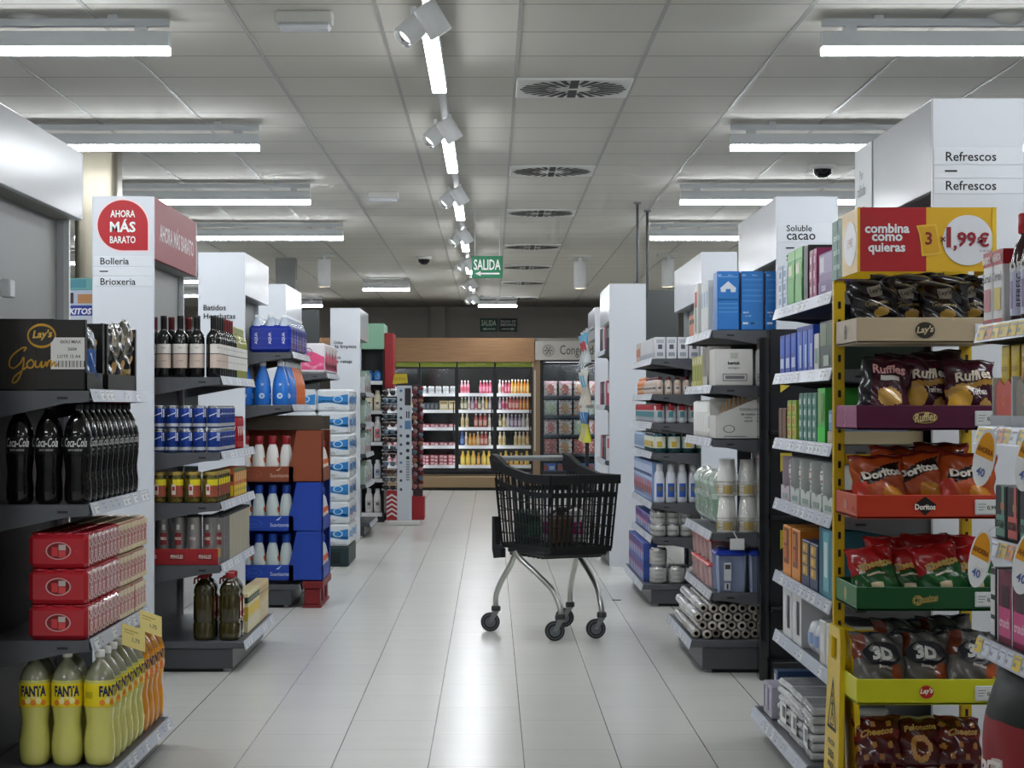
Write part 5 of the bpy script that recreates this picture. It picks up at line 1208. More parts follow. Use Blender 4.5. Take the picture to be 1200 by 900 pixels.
for j, K in enumerate((BX, BX2)): K.put((1.286, 4.652-.092*j, 1.485), 'small red and white cereal box on the nearest top shelf, %s from the far end' % ORD[j], 'red and white boxes on the nearest top shelf')
BXT.put((1.4955, 4.56, 1.485), 'tall red and white box behind the small cereal boxes', 'red and white boxes on the nearest top shelf')
b = MB(); b.lathe([(0, 0), (.036, 0), (.039, .006), (.039, .13), (.030, .165), (.017, .19), (.017, .2)], m('3a1418', .15, coat=.5), n=22); c = MB(); c.lathe([(.021, .192), (.023, .194), (.023, .232), (.02, .236), (0, .236)], m('b8202a', .4), n=18); l = MB(); l.lathe([(.0397, .015), (.0397, .118)], m('c3c4dc', .4), n=22)
for a in (PI, PI+1.2): l.wrap('BIO', .0402, .12, .022, m('ecebe8', .4), a, bold=.04); arcband(l, .0401, a, .3, .03, .09, m('9a86b0', .4)); l.wrap('REFRESC', .0405, .07, .014, m('4a4466', .4), a+.75, bold=.02, vertical=True)
RCB = Kind('red_cap_bottle', 'bottle', b, [('cap', c), ('label', l)])
for j in range(4):
    for i in range(1): RCB.put((1.215+.085*i, 4.44-.088*j, 1.485), 'dark bottle with red cap and lilac label, %s from the cereal boxes, %s row' % (ORD[j], ('front', 'back')[i]), 'red capped bottles on the nearest top shelf', scale=1.05)
for k in range(1):
    for j in range(3): BX.put((1.42, 4.42-.1*j, 1.485), 'red and white box standing behind the red capped bottles, %s from far end' % ORD[j], 'red and white boxes on the nearest top shelf', scale=(1, 1, 1.9))
YB_ = deco_box('yellow_box', 'carton', .12, .072, .19, 'e6cc14', [('x-', .1, .9, .55, .9, 'd9bd10'), ('y-', 0, 1, 0, 1, 'b8860f')], [('x-', 'caldo', .5, .72, .09, 'a88a08')])
PB_ = deco_box('yellow_box', 'carton', .12, .072, .19, 'd9b56a', [('x-', .1, .9, .3, .7, 'c08a44')], [('x-', 'sopa', .5, .8, .09, '8a5a20')])
for j, K in enumerate((YB_, YB_, PB_, PB_)):
    K.put((1.275, 4.645-.088*j, 1.2502), '%s upright box in the second shelf cartons, %s from the far end' % ('bright yellow' if j < 2 else 'tan', ORD[j]), 'upright boxes in white cartons')
for j in range(2):
    r = root('white_carton', 'open white carton holding upright boxes on the second shelf, %s from the far end' % ORD[j], 'carton', (1.265, 4.60-.178*j, 1.245), group='open white cartons'); WC_ = m('cfd2d6', .5)
    g = MB(); g.box(-.07, .08, -.087, .087, .0, .004, WC_); g.box(-.07, .08, .083, .087, 0, .12, WC_); g.box(-.07, .08, -.087, -.083, 0, .12, WC_); g.box(.076, .08, -.087, .087, 0, .12, WC_); g.build('carton_walls', r)
    g = MB(); g.box(-.074, -.07, -.087, .087, .0, .03, m('b9bdc4', .5)); g.build('front_lip', r)
    g = MB(); RC_ = m(('d2452a', '8d8578')[j], .45); g.prism([(-.07, .03), (.07, .03), (.07, .10), (.035, .115), (0, .10), (-.035, .115), (-.07, .10)], 0, -.0655, -.0635, RC_); g.ring((-.0662, 0, .065), .008, .012, m('e8a05a', .5), right=(0, 1, 0)); g.build('printed_insert', r)
# oval offer tags hanging from the strips
def oval_tag(px, py, y, z_h, label):
    X = 1.112; o = root('offer_tag', label, 'offer tag', (X, y, wz(py, y)), group='oval orange offer tags')
    g = MB(); n = 26; a, b_ = .037, z_h/2
    P_ = [(a*math.cos(2*PI*k/n)*.9, -.0015, b_*math.sin(2*PI*k/n)) for k in range(n)]; Q_ = [(p[0], 0, p[2]) for p in P_]
    g.add(P_, [tuple(range(n))], HW); g.add(Q_, [tuple(range(n))[::-1]], HW); g.add(P_+Q_, [(k, (k+1) % n, n+(k+1) % n, n+k) for k in range(n)], HW); c = g.build('card', o)
    g = MB(); P_ = [(p[0]*.86, -.0022, p[2]*.88) for p in P_ if p[2] > -.012]; g.add(P_, [tuple(range(len(P_)))], m('e39a1c', .4)); g.text('AHORRA', (0, -.003, b_*.25), (1, 0, 0), (0, 0, 1), .014, m('7a3a08', .4), bold=.03, wmax=.05); g.text('40', (0, -.003, -b_*.5), (1, 0, 0), (0, 0, 1), .02, m('5a6aa8', .4), bold=.02); g.build('print', c)
    o.rotation_euler = (0, .3, -1.05)
    MB().tube([(0, .002, b_*.85), (.015, .004, b_*1.15), (.03, .006, b_*1.25)], .0012, HW, n=5).build('loop', o)
oval_tag(1157, 537, 4.43, .135, 'oval orange offer tag hanging under the upright yellow boxes')
oval_tag(1199, 540, 4.07, .135, 'oval orange offer tag hanging under the tan upright boxes')
oval_tag(1152, 655, 4.47, .14, 'oval orange offer tag hanging beside the green crisps tray')
oval_tag(1196, 660, 4.09, .14, 'oval orange offer tag under the green and pink boxes')
def mini(colr, name):
    K = deco_box('small_dark_box', 'carton', .14, .098, .125, '26282b', [('x-', .1, .9, .05, .45, colr), ('x-', .62, .86, .4, 1, colr), ('x-', .55, .9, .55, .68, 'c98a6a'), ('y-', .1, .9, .1, .8, '3a3c40')], [('x-', 'BOOM', .45, .28, .16, '26282b', .04)]); return K
for j, (c, n) in enumerate((('79a894', 'green'), ('e0706a', 'pink'), ('79a894', 'second green'), ('e0706a', 'second pink'))): mini(c, n).put((1.27, 4.63-.108*j, .985), 'small dark box with %s print on the third shelf of the nearest unit' % n, 'small dark boxes on the nearest third shelf')
PKB = deco_box('magenta_box', 'carton', .16, .12, .17, '7c1440', [('x-', .1, .95, .1, .5, 'd84a86'), ('x-', .3, .8, .5, .8, '3a0c22'), ('x-', .0, .07, .0, 1, 'd9d3d6')], [('x-', 'crunch', .55, .3, .14, 'f0c8d8', .03)])
BRB = deco_box('brown_box', 'carton', .16, .12, .13, '5a3a26', [('x-', .05, .4, .1, .95, '140f10')])
BKB = deco_box('black_white_box', 'carton', .16, .05, .17, '1a1a1c', [('x-', .1, .9, .62, .9, 'd9d9d9'), ('x-', .1, .9, .34, .55, 'd9d9d9'), ('x-', .1, .9, .06, .28, 'd9d9d9')])
BKB.put((1.27, 4.66, .745), 'black box with white squares at the far end of the nearest unit', 'boxes on the nearest fourth shelf')
for j in range(3): PKB.put((1.27, 4.555-.128*j, .745), 'magenta snack box on the nearest fourth shelf, %s from the black box' % ORD[j], 'boxes on the nearest fourth shelf')
RS = bag_kind('paper_sack', m('8c2228', .6), [(lambda u, v: v > .55, m('15201a', .6)), (lambda u, v: .0 < u < .35 and .05 < v < .35, m('d8c9c4', .6)), (lambda u, v: u < 0 and -.8 < v < -.35 and math.sin(22*u)*math.sin(14*v) > 0, m('1a1413', .6))], [('PET', .1, .2, .05, m('efe6e2', .5), 0, .03, .12)], w_=.34, h=.575, t=.16, seed=31, cat='sack', rough=.6)
for j in range(3): RS.put((1.22, 4.50-.37*j, .12), 'dark red paper sack on the nearest base shelf, %s from the far end' % ORD[j], 'red sacks on the nearest base shelf', rot=(.0, 0, -PI/2+.08))

# ------------------------------------------------------------------ R1: tea and household boxes
def sbox(nm, cat, dx, dy, dz, col, dec, tx=(), **k): return deco_box(nm, cat, dx, dy, dz, col, dec, tx, **k)
def tiers(c1, c2, n, u0=.08, u1=.92, v0=.05, v1=.95):
    out = []
    for k in range(n):
        a = v0+(v1-v0)*k/n; b_ = v0+(v1-v0)*(k+.86)/n; out += [('x-', u0, u1, a, b_, c1), ('x-', u0+.1, u1-.3, a+(b_-a)*.25, b_-(b_-a)*.2, c2)]
    return out
g1 = 'boxes on the Refrescos end unit'  # whole near-side decals paint the shade on the box ends as darker colour
def r1(K, y, z, label, dx=.3): K.put((1.125+dx/2, y, z), label, g1)
def row(K, ys, z, dx, label):
    for q, y in enumerate(ys): K.put((1.125+dx/2, y, z), label+(', %s from the near end' % ORD[q] if len(ys) > 1 else ''), g1)
T1_, T2_, T3_, T4_, T5_, T6_ = 1.67, 1.418, 1.168, .933, .65, .417
row(sbox('tea_box', 'box', .3, .28, .145, '6a3a86', [('x-', .05, .95, .5, .95, '9a84b4'), ('x-', .1, .4, .55, .9, 'd0cbd6'), ('x-', .0, 1, .0, .34, '5a2a7c'), ('y-', 0, 1, 0, 1, '4a2a62')], [('x-', 'cacao', .4, .17, .14, 'd8cbe2', .04)]), [6.61], T1_, .3, 'purple cocoa box at the near end of the top shelf')
row(sbox('tea_box', 'box', .3, .075, .175, '9c2a62', tiers('b04a7a', 'd9a8c0', 3)), [6.83, 6.91], T1_, .3, 'magenta slim box on the top shelf')
row(sbox('tea_box', 'box', .3, .10, .20, '1c201c', [('x-', .1, .9, .05, .95, '0e100e'), ('y-', 0, 1, 0, 1, '23261f')]), [7.03], T1_, .3, 'dark open display box on the top shelf')
row(sbox('tea_box', 'box', .3, .17, .205, '4fae4a', [('x-', .0, 1, .82, 1, '8fd07a'), ('x-', .05, .95, .52, .78, '78c25c'), ('x-', .1, .6, .56, .74, 'd8e4c0'), ('x-', .05, .95, .08, .48, '66b856'), ('x-', .3, .8, .12, .4, '2e6a34'), ('y-', 0, 1, 0, 1, '3a8a3c')]), [7.19, 7.37], T1_, .3, 'bright green tea box on the top shelf')
row(sbox('tea_box', 'box', .3, .11, .17, 'a9bcd2', tiers('c9d6e4', '6f8fb4', 3)), [7.52, 7.64], T1_, .3, 'pale blue box on the top shelf')
row(sbox('tea_box', 'box', .3, .26, .165, '1e3a2e', [('x-', .05, .5, .5, .95, '7f8f6a'), ('x-', .55, .95, .5, .95, '4f6a4a'), ('x-', .3, .7, .08, .3, 'b8c4b0'), ('y-', 0, 1, 0, 1, '16261f')], [('y-', 'CASILLO', .5, .5, .1, '4a5a52')]), [6.60], T2_, .3, 'dark green herbal box at the near end of the second shelf')
row(sbox('tea_box', 'box', .3, .10, .13, 'd3d7d2', [('x-', .2, .8, .2, .6, '7aa08a'), ('y-', 0, 1, 0, 1, 'b9bcb9')]), [6.80], T2_, .3, 'white slim box between the green and blue boxes')
row(sbox('tea_box', 'box', .3, .11, .165, '2350c4', [('x-', .1, .45, .2, .9, '4f7fe0'), ('x-', .5, .9, .1, .6, 'b8c8ec'), ('x-', .0, 1, .9, 1, '1a3a96')]), [6.93, 7.05, 7.17], T2_, .3, 'royal blue box on the second shelf')
row(sbox('tea_box', 'box', .3, .12, .15, '1f46b4', [('x-', .15, .85, .15, .4, 'c4d2ee'), ('x-', .2, .8, .5, .9, '2f64d6')]), [7.32, 7.46, 7.60], T2_, .3, 'blue box with pale band on the second shelf')
row(sbox('tea_box', 'box', .3, .10, .045, 'b9ac8c', [('x-', .1, .9, .2, .8, 'cbbf9e')]), [6.53], T3_, .3, 'flat beige box at the near end of the third shelf')
row(sbox('tea_box', 'box', .25, .07, .07, '6a9ac6', [('x-', .1, .9, .4, .8, 'a8c6e2')]), [6.52], T3_+.045, .25, 'small sky blue box lying on the flat beige box')
row(sbox('tea_box', 'box', .3, .15, .19, '57c552', [('x-', .0, 1, .0, .3, '46e04a'), ('x-', .15, .5, .35, .95, '8fae6a'), ('x-', .5, .9, .4, .9, '6a9a52'), ('y-', 0, 1, 0, 1, '3f9a3a')]), [6.70], T3_, .3, 'bright green tall box on the third shelf')
row(sbox('tea_box', 'box', .3, .09, .175, '3f7a6a', tiers('5f9a8a', 'c9d6d0', 4)), [6.84, 6.94, 7.04, 7.14], T3_, .3, 'teal and white tea box on the third shelf')
row(sbox('tea_box', 'box', .3, .10, .15, '8fae3a', tiers('c2c65a', 'c8745a', 3)), [7.30, 7.42], T3_, .3, 'green and yellow tea box on the third shelf')
row(sbox('tea_box', 'box', .3, .09, .12, '5a3d28', [('x-', .1, .9, .1, .9, '6f4d32')]), [7.55, 7.65], T3_, .3, 'brown box at the far end of the third shelf')
# white jar displays
def jar_display(y, label, pink=False):
    r = root('jar_display', label, 'display carton', (1.27, y, T4_), group='white display cartons of jars'); K = m('c6cdc8' if not pink else 'c9bcc4', .5)
    g = MB(); g.box(-.14, .14, -.105, -.1, 0, .17, K); g.box(-.14, .14, .1, .105, 0, .17, K); g.box(.135, .14, -.1, .1, 0, .2, K); g.box(-.14, .14, -.1, .1, 0, .004, K); g.build('carton_walls', r)
    g = MB(); g.prism([(-.105, 0), (.105, 0), (.105, .06), (.04, .06), (.0, .045), (-.04, .06), (-.105, .06)], 0, -.146, -.14, K); g.box(-.1475, -.146, -.06, .06, .012, .03, m('8aa096', .5)); g.build('front_lip', r)
JR = MB(); JR.lathe([(0, 0), (.038, 0), (.043, .008), (.043, .05), (.036, .058)], m('dfe0e2', .3), n=20); JL = MB(); JL.lathe([(.04, .054), (.041, .056), (.041, .074), (0, .076)], m('aeb4ba', .35), n=20); JQ = MB(); arcband(JQ, .0436, PI, .7, .012, .046, m('b07a7c', .4)); arcband(JQ, .044, PI+.2, .3, .02, .04, m('e6e4e4', .4))
CJ = Kind('cream_jar', 'jar', JR, [('lid', JL), ('label', JQ)])
for q, y in enumerate((6.56, 6.80, 7.04, 7.28, 7.52)):
    jar_display(y, 'white display carton of jars on the fourth shelf, %s from the near end' % ORD[q], q > 3)
    for a in range(2):
        for k in range(2): CJ.put((1.19, y-.05+.098*a, T4_+.006+.078*k), 'white cream jar, %s in its carton, %s carton from near end, %s layer' % (('nearer', 'farther')[a], ORD[q], ('lower', 'upper')[k]), 'cream jars in white cartons')
row(sbox('household_box', 'box', .3, .27, .235, '2e8196', [('x-', .0, .25, 0, 1, '1f6478'), ('x-', .3, .7, .1, .95, '6fb4c0'), ('x-', .35, .6, .3, .8, 'd0e0e2'), ('y-', 0, 1, 0, 1, '1b4f5e')]), [6.60], T5_, .3, 'teal household box at the near end of the fifth shelf')
row(sbox('household_box', 'box', .3, .17, .165, '1c2a52', tiers('c2993c', 'e0c06a', 3, .15, .8, .25, .98)), [6.86, 7.04], T5_, .3, 'navy and gold coffee box on the fifth shelf')
row(sbox('household_box', 'box', .3, .20, .19, 'd98a2c', [('x-', .15, .75, .25, .95, '7a3c1c'), ('x-', .2, .5, .35, .6, 'c86a2c'), ('x-', .2, .5, .65, .9, 'c8803c'), ('y-', 0, 1, 0, 1, 'b86a1c')]), [7.26, 7.48], T5_, .3, 'orange coffee box on the fifth shelf')
row(sbox('household_box', 'box', .26, .11, .15, 'cfcfcb', [('x-', .2, .8, .3, .7, 'e4e4e2')]), [6.55, 6.68], T6_, .26, 'white box at the near end of the sixth shelf')
row(sbox('household_box', 'box', .3, .22, .19, 'd0d2d3', [('x-', .5, .8, .2, .85, '1d1f22'), ('x-', .1, .4, .3, .8, 'e2e4e6'), ('y-', 0, 1, 0, 1, 'b9bbbc')]), [7.24, 7.475], T6_, .3, 'white appliance box with dark window on the sixth shelf')
b = MB(); b.lathe([(0, 0), (.05, 0), (.06, .02), (.062, .07), (.05, .105), (.02, .115), (0, .112)], m('dfe3ea', .25, coat=.3, noise=.08, scale=25), n=20); l = MB(); arcband(l, .0632, PI, .6, .03, .07, m('8fa6cf', .4)); RLP = Kind('wipes_pack', 'packet', b, [('label', l)])
for q in range(3): RLP.put((1.20, 6.80+.125*q, T6_), 'round white wrapped pack on the sixth shelf, %s from the white boxes' % ORD[q], g1)
# base: trays wrapped in clear film
b = MB(); FILM = m('c3c6c8', .18, coat=.6, noise=.14, scale=18, bump=.6)
for k in range(6): b.box(-.13+.004*(k % 2), .13, -.12, .12-.004*(k % 2), .03*k, .03*k+.026, FILM, .008)
l = MB(); l.box(-.1325, -.131, -.06, .05, .03, .1, m('e4e4e2', .4)); l.box(-.134, -.1325, -.05, .0, .05, .09, m('5f6266', .4)); TR_ = Kind('foil_tray_pack', 'packet', b, [('label', l)])
for q in range(3):
    TR_.put((1.19, 6.62+.26*q, .12), 'film wrapped stack of trays on the base shelf, %s from the near end' % ORD[q], 'wrapped tray stacks', rz=.04*q-.04)
row(sbox('household_box', 'box', .24, .09, .15, '28456a', [('x-', .1, .6, .5, .9, 'b9c0c8'), ('x-', .1, .9, .1, .4, '3a5a86')]), [7.64], .12, .2, 'navy box at the far end of the base shelf')
K = sbox('household_box', 'box', .22, .10, .12, 'b9b4c4', [('x-', .1, .5, .2, .9, '6a5a8c'), ('x-', .6, .9, .3, .8, 'd8d8dc')]); K.put((1.16, 7.42, .12), 'lilac packet on the base shelf beside the navy box', g1); K.put((1.16, 7.53, .12), 'lilac packet on the base shelf, the one against the navy box', g1)
# dark dispenser between the Refrescos and Soluble cacao units
r = root('black_display', 'tall black display with yellow tags behind the tea boxes', 'display stand', (0, 0, 0)); BKD = m('16171a', .3, noise=.1, scale=4)
x0, x1, y0 = wx(889, 9.3), 1.62, 9.27
g = MB(); g.box(x0+.05, x1, y0+.02, y0+.10, .0, 1.66, BKD, .004); g.build('body', r)
g = MB(); g.box(x0+.0, x0+.05, y0, y0+.1, 0, 1.62, m('0f1012', .15, coat=.5), .006); g.build('side_post', r)
for z in (.35, .78, 1.18): MB().box(x0+.05, x1, y0-.06, y0+.02, z-.02, z, BKD, .003).build('ledge', r)
MB().box(x0+.05, x1, y0-.10, y0+.02, 0, .1, BKD, .003).build('plinth', r)
g = MB()
for z in (1.36, .985, .62): g.prism([(x0+.10, z), (x0+.155, z+.04), (x0+.155, z+.09), (x0+.10, z+.09)], 1, y0+.008, y0+.018, m('c9b43a', .4)); g.text('-20', (x0+.128, y0+.006, z+.055), (1, 0, 0), (0, 0, 1), .022, m('3a3414', .4), bold=.04, wmax=.04)
g.build('yellow_tags', r)

# ------------------------------------------------------------------ R2: blue boxes, cups, tubs, rolls
g2 = 'goods on the Soluble cacao end unit'
BLB = deco_box('blue_box', 'box', .107, .17, .287, '2b74c0', [('y-', .04, .96, .02, .98, '2f7cc8')]+[('y-', .06, .94, .30+.07*k, .315+.07*k, '5fa0dc') for k in range(4)]+[('y-', .06, .94, .9, .91, '8fc0e8')], [('y-', 'KO', .12, .93, .03, 'c9dff2', .03), ('y-', 'filtros', .6, .93, .025, 'a9cdec')], ch=.003)
BLC = deco_box('blue_box', 'box', .107, .17, .287, '2b74c0', [('y-', .04, .96, .02, .98, '2f7cc8')]+[('y-', .06, .94, .48+.09*k, .51+.09*k, '4a90d6') for k in range(5)]+[('y-', .06, .3, .1, .135, 'dfe8f0'), ('y-', .42, .58, .1, .135, '2a3c52'), ('y-', .62, .8, .1, .135, '6a90b4')], [('y-', 'KO', .12, .93, .03, 'c9dff2', .03), ('y-', 'filtros', .6, .93, .025, 'a9cdec'), ('y-', 'MAXI', .2, .3, .03, 'e6eef6', .04), ('y-', '3 x 100', .3, .24, .025, 'c9dff2')])
hs = MB()
for q, K in enumerate((BLB, BLC, BLC)): K.put((1.15+.118*q, 9.63, 1.664), 'tall blue filter box on the top shelf, %s from the aisle' % ORD[q], 'tall blue boxes')
g = MB(); g.prism([(-.035, .185), (-.038, .205), (-.018, .222), (0, .238), (.018, .222), (.038, .205), (.035, .185), (.012, .185), (.012, .2), (-.012, .2), (-.012, .185)], 1, -.0858, -.0852, m('dfe6ee', .4)); me_ = g
bb = bpy.data.objects.get('blue_box'); me_.build('house_print', bb, (0, -.0012, 0))
PB1 = deco_box('white_carton_box', 'box', .09, .10, .26, 'dfe4e6', [('x-', .1, .9, .1, .9, 'e9ecee'), ('x-', .3, .7, .5, .8, '9ab8d4')])
for j in range(3): PB1.put((1.122+.004, 9.86+.108*j, 1.664), 'slim white box on the top shelf edge beyond the blue boxes, %s along' % ORD[j], g2)
TLB = deco_box('tulip_box', 'box', .12, .20, .27, 'e2e2dd', [('x-', .2, .8, .55, .85, 'c3242c'), ('x-', .35, .45, .08, .6, '4f7a3a'), ('x-', .55, .65, .05, .6, '3f6a34'), ('y-', .2, .9, .55, .82, 'c3242c'), ('y-', .3, .42, .05, .56, '4f7a3a'), ('y-', .6, .7, .05, .56, '5a8444')])
for j in range(1): TLB.put((1.135, 10.33, 1.664), 'white box printed with red tulips on the top shelf', g2)
BT = deco_box('orange_packet', 'packet', .1, .12, .12, 'd8744a', [('x-', .1, .9, .6, .8, '2a1a14')])
for j in range(2): BT.put((1.13, 10.52+.13*j, 1.664), 'small orange packet at the far end of the blue box shelf, %s along' % ORD[j], g2)
WB = deco_box('white_shipping_box', 'box', .185, .24, .178, 'd6d4cf', [('y-', .2, .85, .12, .33, '8b8a86'), ('y-', .23, .82, .15, .30, 'd6d4cf'), ('y-', .27, .78, .18, .27, '77767a'), ('y-', .4, .6, .75, .9, 'b9bcb0')], [('y-', 'bertok', .5, .62, .09, '3a3b3d', .04), ('y-', 'ecológico', .5, .48, .08, '8d8c88')], noise=.03)
WB.put((1.18, 9.68, 1.395), 'white carton with printed barcode box on the second shelf', g2)
WB2 = deco_box('white_shipping_box', 'box', .13, .24, .17, 'cdccc8', [('y-', .7, .95, .4, .6, '9aa08a')], noise=.03); WB2.put((1.352, 9.70, 1.395), 'plain white carton beside the barcode carton on the second shelf', g2)
g = MB(); r_ = m('c9c7c0', .5); o = root('open_carton', 'open white carton with brown inside beyond the barcode carton', 'carton', (1.14, 9.94, 1.395)); g.box(-.06, .06, -.11, -.105, 0, .2, r_); g.box(-.06, .06, .105, .11, 0, .2, r_); g.box(.055, .06, -.11, .11, 0, .2, m('a88a62', .7)); g.box(-.06, -.055, -.11, .11, 0, .05, r_); g.box(-.06, .06, -.11, .11, 0, .004, r_); g.build('carton_walls', o)
YP = deco_box('yellow_packet', 'packet', .1, .11, .16, 'c9c468', [('x-', .1, .9, .2, .7, '8f9a3a'), ('x-', .2, .8, .75, .95, 'e6e2c2')])
for j in range(4): YP.put((1.13, 10.14+.125*j, 1.395), 'yellow green packet on the second shelf edge, %s after the open carton' % ORD[j], g2)
# slanted dispenser box of knives
o = root('slanted_box', 'white slanted front box of wooden sticks on the third shelf', 'box', (1.19, 9.55, 1.134)); WS = m('d3d2cd', .5)
g = MB(); g.prism([(-.10, 0), (.105, 0), (.105, .20), (-.10, .115)], 1, 0, .006, WS, False); g.box(-.1, -.094, .006, .25, 0, .115, WS); g.box(.099, .105, .006, .25, 0, .21, WS); g.box(-.1, .105, .244, .25, 0, .2, WS); g.box(-.1, .105, 0, .25, 0, .005, WS); g.build('carton', o)
g = MB(); g.ring((-.035, -.001, .05), .016, .019, m('55565a', .5), sx=1.5)
for q, (s, z) in enumerate((('CUCHILLOS', .145), ('de madera', .122), ('cutlery', .105), ('wood', .09))): g.text(s, (.058, -.001, z-.0), (1, 0, 0), (0, 0, 1), .012, m('4a4b4f', .5), bold=.02, wmax=.085)
g.box(-.06, .05, -.0012, -.0002, .012, .016, m('77787a', .5)); g.build('print', o)
ST_ = MB(); ST_.box(-.006, .006, -.0025, .0025, 0, .17, m('c9a77e', .7, noise=.1, scale=20), .001); STK = Kind('wooden_stick', 'stick', ST_)
for q in range(7): STK.put((1.12+.022*q, 9.60, 1.14+.03*q/3), 'wooden stick standing in the slanted box, %s from the aisle' % ORD[q], 'wooden sticks in the slanted box', rot=(-.05, .06-.02*q, 0))
RW = MB(); RW.lathe([(0, 0), (.044, 0), (.046, .01), (.046, .18), (.03, .19), (0, .188)], m('dfdedb', .3, coat=.3, noise=.05, scale=20), n=20); RLb = MB(); arcband(RLb, .0466, -2.2, .6, .03, .13, m('f0efec', .4)); arcband(RLb, .047, -2.2, .35, .05, .11, m('cfd2d2', .4)); RWK = Kind('white_roll_pack', 'packet', RW, [('label', RLb)])
for j in range(7): RWK.put((1.125, 9.90+.098*j, 1.134), 'white wrapped roll on the third shelf edge, %s after the slanted box' % ORD[j], g2)
# paper cups in sleeves
CUPM = m('e2e1dc', .45); SLV = m('c9b06a', .5)
def cups(n):
    b = MB(); pr = []
    for k in range(n): pr += [(.0465, .0135*k), (.047, .0135*k+.005), (.0455, .0135*k+.007), (.0448, .0135*k+.0133)]
    pr += [(.0445, .0135*n), (.0345, .0135*n+.094), (.033, .0135*n+.095), (0, .0135*n+.094)]
    b.lathe([(.03, 0)]+pr, CUPM, n=26)
    l = MB(); arcband(l, .0474, -PI/2, .5, .01, .05, SLV); arcband(l, .0474, PI, .5, .01, .05, SLV)
    s = MB(); s.lathe([(.0485, 0), (.0485, .0135*n), (.0385, .0135*n+.1), (.02, .0135*n+.104)], pane_mat(.12), n=18)
    return Kind('paper_cup_stack', 'stack of cups', b, [('print', l), ('clear_sleeve', s)])
CU = cups(6)
for i in range(3):
    for k in range(2): CU.put((1.152+.102*i, 9.62, .68+.1775*k), 'upside down paper cup stack in film, %s from the aisle, %s tier' % (ORD[i], ('lower', 'upper')[k]), 'paper cup stacks', scale=(1.04, 1.04, 1.0))
GBAG = bag_kind('clear_cup_bag', m('aebfb2', .12, trans=.25, coat=.6), [(lambda u, v: math.sin(14*v) > .4, m('c6d6cb', .12, trans=.2, coat=.6)), (lambda u, v: u > .2 and v < 0, m('7f9f86', .2, coat=.5))], [], w_=.2, h=.28, t=.11, seed=41, crink=.012, cat='bag of cups')
for j in range(4): GBAG.put((1.16, 9.88+.215*j, .692), 'clear green bag of plastic cups on the cup shelf edge, %s along' % ORD[j], 'clear bags of cups', rot=(.05, .05*(-1)**j, -PI/2+.2))
# plastic tubs
def tub(w_, d, h, lid, name):
    b = MB(); T = m('a9b6d6' if lid[0] == '2' else 'd9b9b9', .15, trans=.35, coat=.4, noise=.05, scale=8); n = 0
    vs = []
    for z, q in ((0, .9), (h*.88, 1.0)):
        for sx, sy in ((-1, -1), (1, -1), (1, 1), (-1, 1)):
            for a in (0, 1): vs.append((sx*(w_/2*q-(.012 if a == (0 if sx*sy > 0 else 1) else 0)), sy*(d/2*q-(.0 if a == (0 if sx*sy > 0 else 1) else .012)), z))
    b.add(vs, [(k, (k+1) % 8, 8+(k+1) % 8, 8+k) for k in range(8)]+[tuple(range(7, -1, -1))], T)
    l = MB(); L_ = m(lid, .35); l.box(-w_/2-.004, w_/2+.004, -d/2-.004, d/2+.004, h*.86, h*.97, L_, .012); l.box(-w_/2+.012, w_/2-.012, -d/2+.012, d/2-.012, h*.97, h, L_, .006)
    p = MB()
    for x0 in (-.035,): p.box(x0, x0+.034, -d/2*1.0-.003, -d/2+.004, h*.28, h*.7, m('cfd2d6', .4)); p.box(x0+.004, x0+.03, -d/2-.0036, -d/2-.003, h*.55, h*.66, m('4a4c52', .4)); p.box(x0+.002, x0+.03, -d/2-.003, -d/2+.006, h*.06, h*.22, m('c2c5cb', .4)); p.box(x0+.012, x0+.02, -d/2-.0036, -d/2-.003, h*.08, h*.2, m('2a2c30', .4))
    return Kind(name, 'plastic tub', b, [('lid', l), ('label', p)])
TB, TR2 = tub(.148, .2, .205, '2440b4', 'plastic_tub'), tub(.148, .2, .126, 'c8383a', 'plastic_tub')
for i in range(2): TB.put((1.165+.16*i, 9.64, .39), 'see through tub with blue lid on the fifth shelf, %s from the aisle' % ORD[i], 'lidded plastic tubs')
for j in range(4):
    for k in range(2): TR2.put((1.155, 9.88+.21*j, .39+.126*k), 'see through tub with red lid behind the blue ones, %s along, %s' % (ORD[j], ('lower', 'upper')[k]), 'lidded plastic tubs', scale=(1, 1, .96))
TR2.put((1.155, 9.88, .39+.30), 'see through tub with red lid on top of the nearest red pair', 'lidded plastic tubs', scale=(1, 1, .3)) if False else None
g = MB(); g.box(-.035, .035, -.001, 0, 0, .055, m('dfe0df', .5)); o = g.build('white_ticket', None, (1.19, 9.515, .60)); tag(o, 'small blank white ticket hanging below the cup shelf', 'price ticket'); g = MB(); g.tube([(0, 0, .055), (-.02, 0, .09)], .003, m('e0e0e0', .4), n=6); g.build('clip', o)
